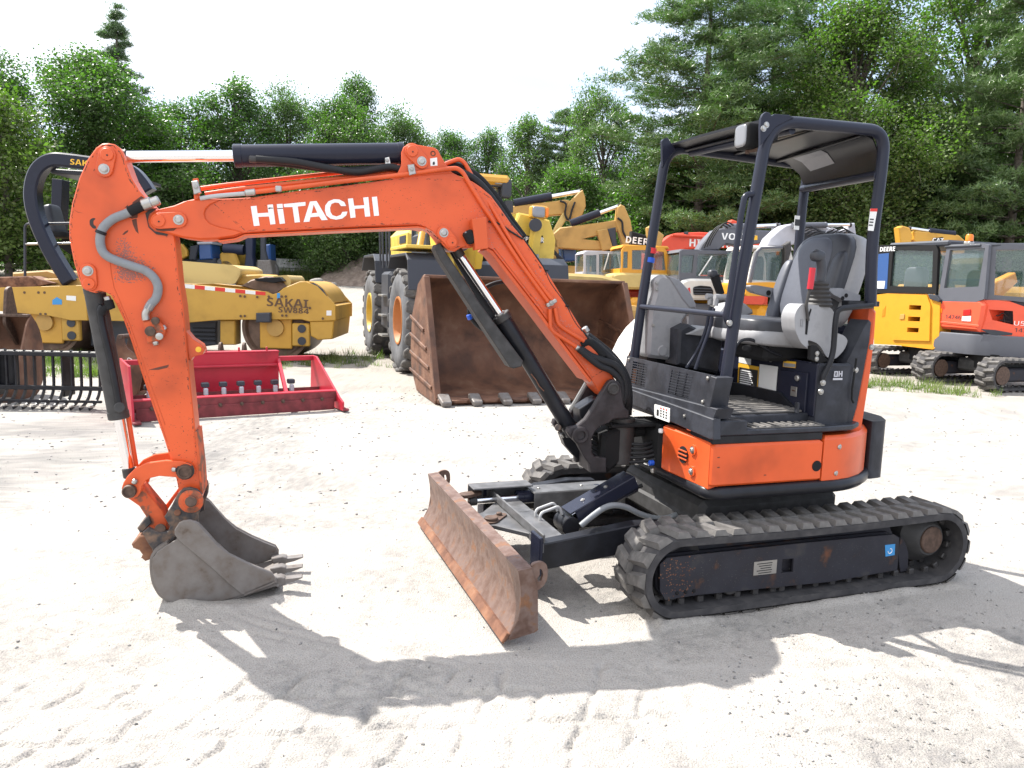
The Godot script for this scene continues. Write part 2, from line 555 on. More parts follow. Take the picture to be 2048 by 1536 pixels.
func relief(x: float, z: float) -> float:
	var h := 0.0
	var near := smoothstep(-9.0, -5.0, z)
	var lump := gn.get_noise_2d(x * 9.0, z * 9.0)
	h += lump * 0.011 + gf.get_noise_2d(x * 60.0, z * 60.0) * 0.004
	h += gp.get_noise_2d(x * 260.0, z * 260.0) * 0.0032 * near
	if near > 0.0:
		h += near * tyre_print(x, z, -3.1, -2.32, 0.75, -2.80, 0.34)
		h += near * tyre_print(x, z, -2.9, -2.02, 0.4, -2.24, 0.2)
		h += near * scratches(x, z, -0.75, -3.24, -0.42, 0.75, 0.42, 0.075)
		h += near * scratches(x, z, -1.75, -3.05, -0.36, 0.7, 0.35, 0.09)
		h += near * scratches(x, z, -2.6, -4.4, -0.2, 1.2, 0.7, 0.11)
		h += near * tyre_print(x, z, -0.2, -2.2, 2.4, -2.3, 0.16) * 0.6
	# sand pushed up along the tracks and round the bucket
	var rx := x - 1.359; var rz := z + 4.592
	var s := rx * 0.9421 - rz * 0.3354; var n := absf(rx * 0.3354 + rz * 0.9421)
	if absf(s) < 1.3 and n < 1.1:
		var dd := maxf(absf(s) - 0.92, absf(n - 0.716) - 0.141)
		h += 0.022 * exp(-pow((dd - 0.03) / 0.035, 2.0)) * clampf(0.6 + lump * 1.5, 0.0, 1.2)
	var db := Vector2(x + 1.42, (z + 3.72) * 1.3).length()
	h += 0.02 * exp(-pow((db - 0.30) / 0.07, 2.0)) * clampf(0.5 + lump * 2.0, 0.0, 1.2)
	if x > 3.0 and z < -6.0 and z > -13.0:
		# wheel ruts crossing on the far right
		var q := (z + 0.32 * x) / 0.55 + gn.get_noise_2d(x * 6.0, z * 6.0) * 0.6
		h += -0.05 * smoothstep(0.5, 0.95, absf(q - floorf(q) - 0.5) * 2.0) * smoothstep(3.0, 5.0, x) * clampf(0.5 + gf.get_noise_2d(x * 9.0, z * 9.0) * 1.5, 0.0, 1.0)
	return h

func spaced(a: float, b: float, step: float) -> Array:
	var o := []
	var k := int(ceil((b - a) / step))
	for i in k: o.append(a + (b - a) * i / k)
	return o

func make_ground() -> void:
	gn.seed = 3; gn.frequency = 0.12; gn.fractal_octaves = 3
	gf.seed = 8; gf.frequency = 0.05; gf.fractal_octaves = 3
	gp.seed = 21; gp.frequency = 0.12; gp.fractal_octaves = 2
	var xs := spaced(-320, -60, 26) + spaced(-60, -16, 2.2) + spaced(-16, -3.4, 0.14) + spaced(-3.4, 1.2, 0.013) + spaced(1.2, 3.4, 0.0165) + spaced(3.4, 13, 0.1) + spaced(13, 60, 2.35) + spaced(60, 321, 26)
	var zs := spaced(-330, -70, 26) + spaced(-70, -24, 2.0) + spaced(-24, -10, 0.22) + spaced(-10, -5.6, 0.06) + spaced(-5.6, -3.5, 0.0175) + spaced(-3.5, -1.9, 0.013) + spaced(-1.9, 1.0, 0.3) + spaced(1, 41, 8)
	var nx := xs.size(); var nz := zs.size()
	var v := PackedVector3Array(); var nr := PackedVector3Array(); var c := PackedColorArray(); var ix := PackedInt32Array()
	v.resize(nx * nz); nr.resize(nx * nz); c.resize(nx * nz)
	for j in nz:
		var z: float = zs[j]
		for i in nx:
			var x: float = xs[i]
			var k := j * nx + i
			var y := gh(x, z)
			if z > -24.0 and z < -1.8 and absf(x) < 16.0: y += relief(x, z)
			v[k] = Vector3(x, y, z)
			# sand, damp-grey gravel and dusty patches
			var t := gn.get_noise_2d(x * 5.0, z * 5.0) * 0.7 + gf.get_noise_2d(x * 22.0, z * 22.0) * 0.5
			var clod := gp.get_noise_2d(x * 70.0, z * 70.0) * 0.4 + gp.get_noise_2d(x * 240.0 + 9.0, z * 240.0) * 0.38
			var gravel := smoothstep(0.4, 2.4, x) * smoothstep(-4.6, -2.6, z) + smoothstep(-1.2, -3.4, x) * smoothstep(-9.5, -7.6, z) * smoothstep(-4.4, -6.0, z)
			var col := Color(0.395, 0.372, 0.342).lerp(Color(0.205, 0.197, 0.19), clampf(gravel * 0.55 + t * 0.9 + clod, 0.0, 1.0))
			if z < -11.0: col = col.lerp(Color(0.335, 0.305, 0.265), 0.4)
			c[k] = col
	for j in nz:
		for i in nx:
			var a := v[j * nx + mini(i + 1, nx - 1)] - v[j * nx + maxi(i - 1, 0)]
			var b := v[mini(j + 1, nz - 1) * nx + i] - v[maxi(j - 1, 0) * nx + i]
			nr[j * nx + i] = b.cross(a).normalized()
			if i < nx - 1 and j < nz - 1:
				var k := j * nx + i
				ix.append(k); ix.append(k + 1); ix.append(k + nx)
				ix.append(k + 1); ix.append(k + nx + 1); ix.append(k + nx)
	var arr := []
	arr.resize(Mesh.ARRAY_MAX)
	arr[Mesh.ARRAY_VERTEX] = v; arr[Mesh.ARRAY_NORMAL] = nr; arr[Mesh.ARRAY_COLOR] = c; arr[Mesh.ARRAY_INDEX] = ix
	var me := ArrayMesh.new()
	me.add_surface_from_arrays(Mesh.PRIMITIVE_TRIANGLES, arr)
	var grain := noise_tex("gravel", 0.11, [[0.0, lin(.42, .41, .40)], [0.22, lin(.72, .71, .69)], [0.5, Color.WHITE], [0.75, lin(.86, .84, .81)], [1.0, lin(.55, .53, .51)]], 1024, 3, FastNoiseLite.TYPE_CELLULAR)
	var gb := noise_tex("gravel_bump", 0.10, [], 1024, 4, FastNoiseLite.TYPE_SIMPLEX_SMOOTH, 5.0)
	var m := material("ground", Color.WHITE, .95, 0, grain, .8, gb, .9)
	m.uv1_world_triplanar = true
	m.vertex_color_use_as_albedo = true
	m.metallic_specular = .25
	var g := put(self, "ground", me, m)
	tag(g, "pale sandy gravel yard with tyre prints and scattered pebbles", "ground", "", "structure")
	# pebbles lying on the sand
	var stone := mb()
	var pts := []
	for a in 5:
		var row := []
		for b in 8:
			var th := PI * a / 4.0; var ph := TAU * b / 8.0
			var rr := 1.0 + 0.28 * sin(ph * 2.0 + a) + 0.15 * cos(ph * 3.0 - a)
			row.append(Vector3(sin(th) * cos(ph) * rr, cos(th) * 0.62, sin(th) * sin(ph) * rr * 0.8))
		pts.append(row)
	stone.grid(pts, Vector3.ZERO, true)
	var mm := MultiMesh.new()
	mm.transform_format = MultiMesh.TRANSFORM_3D
	mm.use_colors = true
	mm.mesh = stone.mesh()
	mm.instance_count = 16000
	for i in 16000:
		var x := rng.randf_range(-7.0, 7.5)
		var z := -2.0 - 9.5 * pow(rng.randf(), 1.7)
		if rng.randf() < 0.45 and z > -4.5: x = absf(rng.randfn(0.0, 1.2)) + 0.9
		var s := 0.002 + 0.0065 * pow(rng.randf(), 6.0)
		if z < -5.0: s = 0.003 + 0.012 * pow(rng.randf(), 6.0)
		var b := Basis(Vector3.UP, rng.randf() * TAU).scaled(Vector3(s, s * rng.randf_range(.7, 1.1), s))
		mm.set_instance_transform(i, Transform3D(b, Vector3(x, gh(x, z) + relief(x, z) + s * 0.25, z)))
		var q := rng.randf_range(.14, .34)
		mm.set_instance_color(i, Color(q, q * .96, q * .92))
	var pb := MultiMeshInstance3D.new()
	pb.name = "gravel"
	pb.multimesh = mm
	var sm := StandardMaterial3D.new()
	sm.roughness = .9
	sm.vertex_color_use_as_albedo = true
	pb.material_override = sm
	tag(pb, "loose grey pebbles strewn over the sandy ground", "gravel", "", "stuff")
	add_child(pb, true)

# shapes pushed straight up from a plan of (along, towards camera), and back from a front view of (towards camera, up)
func plan(m: MB, p: PackedVector2Array, u0: float, u1: float, bev := 0.004) -> MB:
	var keep := m.xf
	m.xf = keep * Transform3D(Basis(Vector3.RIGHT, Vector3.FORWARD, Vector3.UP), Vector3.ZERO)
	var q := PackedVector2Array()
	for v in p: q.append(Vector2(v.x, -v.y))
	m.prism(q, u0, u1, bev)
	m.xf = keep
	return m

func face(m: MB, p: PackedVector2Array, s0: float, s1: float, bev := 0.003) -> MB:
	var keep := m.xf
	m.xf = keep * Transform3D(Basis(Vector3.BACK, Vector3.UP, Vector3.LEFT), Vector3.ZERO)
	m.prism(p, -s1, -s0, bev)
	m.xf = keep
	return m

func with_hole(outer: PackedVector2Array, hole: PackedVector2Array) -> PackedVector2Array:
	var o := outer.duplicate(); var h := hole.duplicate()
	if Geometry2D.is_polygon_clockwise(o): o.reverse()
	if not Geometry2D.is_polygon_clockwise(h): h.reverse()
	var bi := 0; var bj := 0; var best := 1e9
	for i in o.size():
		for j in h.size():
			if o[i].distance_to(h[j]) < best:
				best = o[i].distance_to(h[j]); bi = i; bj = j
	var r := PackedVector2Array()
	for i in bi + 1: r.append(o[i])
	for j in h.size(): r.append(h[(bj + j) % h.size()])
	var d := (h[bj] - o[bi]).normalized().orthogonal() * 0.0004
	r.append(h[bj] + d)
	r.append(o[bi] + d)
	for i in range(bi + 1, o.size()): r.append(o[i])
	return r

# bolt head facing +z
func bolt(parent: Node, at: Vector3, r: float, mat := "zinc", turn := Basis(), called := "bolt") -> void:
	var m := mb()
	m.lathe(PackedVector2Array([Vector2(r * 1.5, -.004), Vector2(r * 1.45, .003), Vector2(r, .003), Vector2(r, r * .6), Vector2(r * .7, r * .85), Vector2(0, r * .85)]), 12)
	put(parent, called, m, M(mat), Transform3D(turn, at))

func track_loop(front: float, rear: float, r: float, cy: float) -> Array:
	# closed loop of [point(s,u), outward normal, distance along]
	var o := []
	var pts := []
	var k := 26
	for i in k + 1:
		var a := PI / 2 + PI * i / k
		pts.append(Vector2(front, cy) + Vector2.from_angle(a) * r)
	for i in range(1, 30): pts.append(Vector2(lerpf(front, rear, i / 30.0), cy - r))
	for i in k + 1:
		var a := -PI / 2 + PI * i / k
		pts.append(Vector2(rear, cy) + Vector2.from_angle(a) * r)
	for i in range(1, 30):
		var t := i / 30.0
		pts.append(Vector2(lerpf(rear, front, t), cy + r - 0.013 * sin(PI * t)))
	var d := 0.0
	for i in pts.size():
		var a: Vector2 = pts[(i + pts.size() - 1) % pts.size()]; var b: Vector2 = pts[(i + 1) % pts.size()]
		var t := (b - a).normalized()
		o.append([pts[i], Vector2(t.y, -t.x), d])
		d += (pts[(i + 1) % pts.size()] - pts[i]).length()
	return [o, d]

func belt(lp: Array, n0: float, n1: float, thick_: float) -> MB:
	var m := mb()
	var k := lp.size()
	for i in k:
		var a: Array = lp[i]; var b: Array = lp[(i + 1) % k]
		var pa: Vector2 = a[0]; var pb: Vector2 = b[0]; var na: Vector2 = a[1]; var nb: Vector2 = b[1]
		var c := 0.008
		var sec := [[0.0, n0 + c], [0.0, n1 - c], [c, n1], [thick_, n1], [thick_, n0], [c, n0]]
		for e in 6:
			var p: Array = sec[e]; var q: Array = sec[(e + 1) % 6]
			var v0 := Vector3(pa.x - na.x * p[0], pa.y - na.y * p[0], p[1]); var v1 := Vector3(pa.x - na.x * q[0], pa.y - na.y * q[0], q[1])
			var v2 := Vector3(pb.x - nb.x * q[0], pb.y - nb.y * q[0], q[1]); var v3 := Vector3(pb.x - nb.x * p[0], pb.y - nb.y * p[0], p[1])
			var oa: Vector3; var ob: Vector3
			if e == 0: oa = Vector3(na.x, na.y, 0); ob = Vector3(nb.x, nb.y, 0)
			elif e == 3: oa = Vector3(-na.x, -na.y, 0); ob = Vector3(-nb.x, -nb.y, 0)
			else:
				var sd := 1.0 if e < 3 else -1.0
				oa = Vector3(0, 0, sd); ob = oa
				if e == 1 or e == 5:
					oa = (oa + Vector3(na.x, na.y, 0)).normalized(); ob = (ob + Vector3(nb.x, nb.y, 0)).normalized()
			m.quad(v0, v1, v2, v3, oa, oa, ob, ob)
	return m

# rubber lug: x along the belt, y outwards, z across; runs from z0 to z1 with a slant
func lug(z0: float, z1: float, sl: float, w0: float, w1: float, h: float) -> MB:
	var m := mb()
	var b := [Vector3(-w0, 0, z0), Vector3(w0, 0, z0), Vector3(w1 + sl, 0, z1), Vector3(-w1 + sl, 0, z1)]
	var e := signf(z1 - z0) * 0.012
	var t := [Vector3(-w0 * .66, h, z0 + e), Vector3(w0 * .66, h, z0 + e), Vector3(w1 * .66 + sl, h, z1 - e), Vector3(-w1 * .66 + sl, h, z1 - e)]
	var mid := Vector3(sl / 2, 0, (z0 + z1) / 2)
	for i in 4:
		var j := (i + 1) % 4
		var out: Vector3 = (b[i] + b[j]) / 2 - mid
		m.flat(b[i], b[j], t[j], out); m.flat(b[i], t[j], t[i], out)
	m.flat(t[0], t[1], t[2], Vector3.UP); m.flat(t[0], t[2], t[3], Vector3.UP)
	return m

func crawler(root: Node3D, nm: float, half: float, side: float, lp: Array, total: float, pitch: float, lugh: float, rel := Transform3D()) -> void:
	# belt centred at nm with half width; side is +1 when the outside faces the camera
	var tr := put(root, "crawler_track", belt(lp, nm - half, nm + half, 0.042), M("rubber_side"), rel)
	var mo := lug(half + .002, -half * .12, -.035, .041, .035, lugh).mesh()
	var mi := lug(-half - .002, half * .12, -.035, .041, .035, lugh).mesh()
	var cnt := int(round(total / pitch))
	for w in 2:
		var i := 0
		for c in cnt:
			var d := total * (c + 0.5 * w) / cnt
			while i < lp.size() - 1 and lp[i + 1][2] < d: i += 1
			var nx: Array = lp[(i + 1) % lp.size()]
			var nd: float = total if i == lp.size() - 1 else nx[2]
			var f: float = (d - lp[i][2]) / maxf(1e-5, nd - lp[i][2])
			var p: Vector2 = lp[i][0].lerp(nx[0], f); var n: Vector2 = lp[i][1].lerp(nx[1], f).normalized()
			var b := Basis(Vector3(n.y, -n.x, 0), Vector3(n.x, n.y, 0), Vector3.BACK)
			put(tr, "tread_lug", mo if (w == 0) == (side > 0) else mi, M("rubber"), Transform3D(b, Vector3(p.x, p.y, nm) - Vector3(n.x, n.y, 0) * 0.002))
	# steel guide teeth on the inner face
	var g := mb()
	for c in cnt:
		var d := total * c / cnt
		for i in lp.size() - 1:
			if lp[i][2] <= d and lp[i + 1][2] > d:
				var p: Vector2 = lp[i][0]; var n: Vector2 = lp[i][1]
				for q in [-.05, .05]:
					g.xf = Transform3D(Basis(Vector3(n.y, -n.x, 0), Vector3(n.x, n.y, 0), Vector3.BACK), Vector3(p.x - n.x * .055, p.y - n.y * .055, nm + q))
					g.box(Vector3.ZERO, Vector3(.035, .035, .03), .005)
	g.xf = Transform3D()
	put(tr, "guide_teeth", g, M("dark_metal"))

func cylinder(root: Node, called: String, a: Vector3, mid: Vector3, b: Vector3, rb: float, rr: float, rel: Transform3D, paint := "navy_paint") -> MeshInstance3D:
	# barrel from a to mid, chromed rod from mid to b
	var d := (mid - a).normalized()
	var m := mb().cyl(a, mid, rb, 24, .006)
	m.cyl(mid - d * .035, mid + d * .006, rb * 1.05, 24, .004)
	m.cyl(a - d * .004, a + d * .03, rb * 1.03, 24, .004)
	var o := put(root, called, m, M(paint), rel)
	put(o, "rod", mb().cyl(mid - d * .02, b, rr, 24, .002), M("chrome"))
	put(o, "rod_end", mb().cyl(b - d * .05, b, rr * 1.25, 18, .004), M("dark_metal"))
	return o

func make_excavator() -> void:
	var UT: Transform3D = fr(1.359,-4.592,0.3420)
	var inv := UT.affine_inverse()
	var HT := inv * fr(1.359,-4.592,0.3220)
	var BT := inv * fr(0.411,-4.276,0.2620)
	var root := thing("mini_excavator", "orange and black compact crawler excavator with canopy, front and centre of the yard", "excavator", UT)
	exc_under(root)
	exc_house(root, HT)
	exc_canopy(root, HT)
	exc_seat(root, HT)
	exc_boom(root, BT)
	exc_arm(root, BT)

func exc_under(root: Node3D) -> void:
	var I := Transform3D()
	var lo := track_loop(-.838, .838, .208, .217)
	crawler(root, .716, .141, 1, lo[0], lo[1], .105, .027)
	crawler(root, -.716, .141, -1, lo[0], lo[1], .105, .027)
	for sd in [1, -1]:
		var fm := mb()
		var outer: PackedVector2Array = pv([-.935,.284,-.898,.313,-.095,.315,.537,.309,.579,.286,.588,.099,.119,.08,-.706,.101,-.895,.097,-.927,.147])
		if sd > 0:
			fm.prism(with_hole(outer, pv([-.206,.238,-.133,.236,-.132,.162,-.206,.164])), .794, .806, 0)
			fm.prism(outer, .625, .765, .004)
		else:
			fm.prism(outer, -.80, -.625, .006)
		# sloping dirt shed on top of the frame
		fm.prism(pv([-.86, .30, .60, .285, .56, .345, -.70, .365]), .625 if sd > 0 else -.74, .74 if sd > 0 else -.625, .03)
		var f := put(root, "track_frame", fm, M("frame_paint"))
		var fd := put(root, "final_drive", mb().lathe(PackedVector2Array([Vector2(.15, -.12), Vector2(.15, .0), Vector2(.13, .02), Vector2(.105, .06), Vector2(.09, .075), Vector2(0, .075)]), 32), M("dusty_black"), Transform3D(Basis() if sd > 0 else Basis(Vector3.UP, PI), Vector3(.838, .245, .71 * sd)))
		put(fd, "hub_cover", mb().lathe(PackedVector2Array([Vector2(.078, .07), Vector2(.078, .083), Vector2(.072, .088), Vector2(0, .088)]), 32), M("pin_rust"))
		put(root, "sprocket_guard", mb().prism(pv([.644,.275,.683,.227,.713,.165,.719,.06,.663,.06,.629,.188]), .60 * sd, .76 * sd if sd > 0 else -.76, .003), M("frame_paint"))
		put(root, "idler_wheel", mb().lathe(PackedVector2Array([Vector2(.0, .05), Vector2(.06, .05), Vector2(.07, .03), Vector2(.14, .03), Vector2(.172, .05), Vector2(.172, -.05), Vector2(.14, -.03), Vector2(0, -.03)]), 32), M("dark_metal"), Transform3D(Basis() if sd > 0 else Basis(Vector3.UP, PI), Vector3(-.838, .241, .71 * sd)))
		put(root, "carrier_roller", mb().cyl(Vector3(-.04, .385, .60 * sd), Vector3(-.04, .385, .775 * sd), .03, 18), M("pin_rust"))
		for s in [-.5, -.22, .06, .34]:
			put(root, "track_roller", mb().cyl(Vector3(s, .125, .62 * sd), Vector3(s, .125, .79 * sd), .055, 16), M("dark_metal"))
		if sd > 0:
			var dp := put(f, "data_plate", mb().prism(pv([-.383,.241,-.24,.241,-.24,.167,-.383,.169]), .8062, .8082, 0), M("zinc"))
			for q in 5:
				put(dp, "engraving", mb().box(Vector3(-.316,.228,.808) + Vector3(.004 * (q % 3), -q * .0125, 0), Vector3(.095 - .014 * (q % 3), .005, .0012), 0), M("black_ink"))
			put(f, "blue_sticker", mb().prism(pv([.48,.253,.552,.253,.556,.189,.492,.186]), .8062, .8074, 0), M("blue_sticker"))
			put(f, "sticker_print", mb().tube(curve(p3([.517,.228,.808,.528,.227,.808,.533,.212,.808,.52,.202,.808,.509,.205,.808,.504,.217,.808]), 3), .0022, 6), M("white"))
			put(f, "dried_dirt", flecks(pv([-.923,.305,.547,.29,.569,.115,-.897,.11]), .8063, 700, .0028, .01, 10), M("dark_metal"))
			put(f, "rust_flecks", flecks(pv([-.922,.279,-.781,.291,-.754,.106,-.897,.11]), .8065, 130, .005, .025, 11), M("rust"))
			for q in 3:
				bolt(f, Vector3(-.83 + q * .048, .125, .806), .007, "matte_black")
	# centre frame and slew ring
	var cf := mb()
	cf.box(Vector3(0, .36, 0), Vector3(.95, .20, .9), .03)
	cf.box(Vector3(-.28, .30, 0), Vector3(.42, .14, 1.22), .03)
	cf.box(Vector3(.3, .30, 0), Vector3(.42, .14, 1.22), .03)
	var cfo := put(root, "centre_frame", cf, M("dusty_black"))
	put(cfo, "slew_ring", mb().lathe(PackedVector2Array([Vector2(.36, .44), Vector2(.38, .46), Vector2(.38, .51), Vector2(.33, .52), Vector2(.33, .57), Vector2(0, .57)]), 40, Transform3D(Basis(Vector3.RIGHT, Vector3.FORWARD, Vector3.UP), Vector3.ZERO)), M("dusty_black"))
	# dozer blade
	var prof: PackedVector2Array = pv([-1.759,.024,-1.734,.06,-1.711,.095,-1.696,.129,-1.685,.167,-1.683,.209,-1.684,.247,-1.689,.285,-1.695,.323,-1.703,.363,-1.637,.37,-1.628,.33,-1.646,.297,-1.649,.238,-1.652,.18,-1.662,.122,-1.682,.082,-1.705,.052,-1.733,.037])
	var bl := put(root, "dozer_blade", mb().prism(prof, -.876, .876, .004), M("blade"))
	put(bl, "cutting_edge", mb().prism(pv([-1.762,.021,-1.77,.032,-1.745,.069,-1.729,.065]), -.88, .88, .003), M("rust"))
	for sd in [1, -1]:
		put(bl, "end_plate", mb().prism(pv([-1.734,.056,-1.696,.129,-1.684,.21,-1.689,.285,-1.703,.361,-1.637,.368,-1.604,.252,-1.597,.068,-1.616,.057,-1.733,.037]), .868 if sd > 0 else -.882, .884 if sd > 0 else -.866, .002), M("blade"))
		put(bl, "lifting_eye", mb().prism(with_hole(round_poly(pv([-1.635,.37,-1.621,.382,-1.591,.386,-1.564,.376,-1.556,.348,-1.555,.302,-1.572,.271,-1.596,.255,-1.616,.241,-1.633,.29]), .02), round_poly(pv([-1.596,.355,-1.583,.348,-1.576,.321,-1.587,.292,-1.605,.295,-1.604,.313,-1.594,.323]), .006)), .852 if sd > 0 else -.876, .872 if sd > 0 else -.856, 0), M("blade"))
	# push frame
	for sd in [1, -1]:
		put(root, "push_arm", mb().prism(pv([-1.446,.323,-.882,.387,-.701,.377,-.695,.283,-1.021,.225,-1.395,.189,-1.431,.201]), .42 * sd if sd > 0 else -.50, .50 * sd if sd > 0 else -.42, .006), M("black_paint"))
		put(root, "arm_rib", mb().box(Vector3(-1.452, .27, .47 * sd), Vector3(.018, .2, .13), .004), M("navy_paint"))
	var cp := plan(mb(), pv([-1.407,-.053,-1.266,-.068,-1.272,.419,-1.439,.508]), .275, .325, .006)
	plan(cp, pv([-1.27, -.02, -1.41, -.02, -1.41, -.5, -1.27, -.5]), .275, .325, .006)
	var cpo := put(root, "cross_plate", cp, M("sunlit_dusty_black"))  # sunlight on the black plate is put into its grey colour
	put(cpo, "weld_rail", mb().bar(Vector3(-1.42, .345, -.48), Vector3(-1.42, .345, .49), .012, .05), M("sunlit_dusty_black"))
	# pivot tongue between the frame and the blade
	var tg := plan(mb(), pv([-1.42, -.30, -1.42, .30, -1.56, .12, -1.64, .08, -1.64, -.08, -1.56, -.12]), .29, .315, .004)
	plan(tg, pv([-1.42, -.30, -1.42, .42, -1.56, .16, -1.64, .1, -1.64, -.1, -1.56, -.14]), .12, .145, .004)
	var tgo := put(root, "pivot_tongue", tg, M("sunlit_dusty_black"))
	for q in [[-1.56, .05, .038], [-1.49, -.02, .016]]:
		put(tgo, "pivot_pin", mb().cyl(Vector3(q[0], .315, q[1]), Vector3(q[0], .34, q[1]), q[2], 20), M("pin_rust"))
	put(tgo, "pin_plate", plan(mb(), pill(Vector2(-1.57, .06), Vector2(-1.47, -.03), .045, .028), .316, .324, .001), M("pin_rust"))
	# angle cylinder of the blade under its guard, on the far side
	cylinder(root, "angle_cylinder", Vector3(-.72, .33, -.33), Vector3(-1.27, .325, -.33), Vector3(-1.58, .32, -.33), .042, .022, I)
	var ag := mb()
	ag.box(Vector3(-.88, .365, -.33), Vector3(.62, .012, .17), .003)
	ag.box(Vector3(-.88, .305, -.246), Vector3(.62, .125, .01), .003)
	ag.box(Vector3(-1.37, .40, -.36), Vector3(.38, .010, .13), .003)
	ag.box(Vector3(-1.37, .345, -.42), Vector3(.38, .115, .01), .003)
	var ago := put(root, "cylinder_guard", ag, M("sunlit_dusty_black"))
	for s in [-1.13, -.84]: bolt(ago, Vector3(s, .371, -.33), .008, "bolt", Basis(Vector3.RIGHT, -PI / 2))
	put(root, "cylinder_clevis", plan(mb(), pill(Vector2(-1.6, -.33), Vector2(-1.52, -.36), .04, .03), .35, .37, .002), M("pin_rust"))
	# lift cylinder in the middle, under a bolted cover
	var la: Vector3 = Vector3(-1.095,.301,.1)
	var lb: Vector3 = Vector3(-.712,.487,.1)
	cylinder(root, "blade_lift_cylinder", lb, la.lerp(lb, .12), la - (lb - la) * .12, .05, .026, I)
	var dv := (lb - la).normalized()
	var up2 := dv.cross(Vector3.BACK).normalized() * -1.0
	var cv := mb()
	cv.bar(la + up2 * .068 - dv * .01, lb + up2 * .068, .135, .008, .002)
	cv.bar(la + up2 * .035 + Vector3(0, 0, .066) + dv * .02, lb + up2 * .035 + Vector3(0, 0, .066), .008, .068, .002)
	var cvo := put(root, "cylinder_cover", cv, M("navy_paint"))
	for t in [.25, .62]: bolt(cvo, la.lerp(lb, t) + up2 * .073, .009, "zinc", Basis(Vector3.BACK, atan2(dv.y, dv.x)) * Basis(Vector3.RIGHT, -PI / 2))
	put(root, "clevis_block", mb().cyl(la + Vector3(-.03, -.015, -.07), la + Vector3(-.03, -.015, .07), .055, 20), M("black_paint"))
	for q in [0.0, .07]:
		var y := .335
		put(root, "hose_loop", mb().tube(bend(p3([-1.30, y - .02, .06 + q, -1.30, y + .03, .06 + q, -1.17, y + .05, .02 + q, -1.15, y, .02 + q]), .03), .0085, 8), M("pale_hose"))
	put(root, "blade_hose", mb().tube(curve(p3([-1.093,.305,.22,-1.02,.358,.22,-.949,.398,.22,-.886,.407,.22,-.811,.389,.22,-.734,.349,.22,-.647,.317,.22,-.56,.305,.22,-.474,.325,.22,-.318,.327,.1,-.172,.353,0])), .017, 10), M("grey_hose"))
	for q in 3:
		put(root, "hydraulic_hose", mb().tube(curve(p3([-.62, .46, .05 - q * .07, -.72, .42, .02 - q * .06, -.86, .37, .02 - q * .06, -.98, .34, .0 - q * .05])), .013, 8), M("pale_hose" if q == 1 else "hose"))

func arc_plan(r: float, nside: float, front: float) -> PackedVector2Array:
	# house outline in plan: straight left side, rounded tail
	var o := PackedVector2Array([Vector2(front, -.62), Vector2(front, nside), Vector2(.10, nside)])
	for i in range(0, 21):
		var a := lerpf(1.12, -1.12, i / 20.0)
		var q := Vector2(cos(a) * r, sin(a) * r * 1.0)
		if q.x > .12: o.append(Vector2(q.x, clampf(q.y, -.66, nside)))
	o.append(Vector2(.10, -.66))
	return o

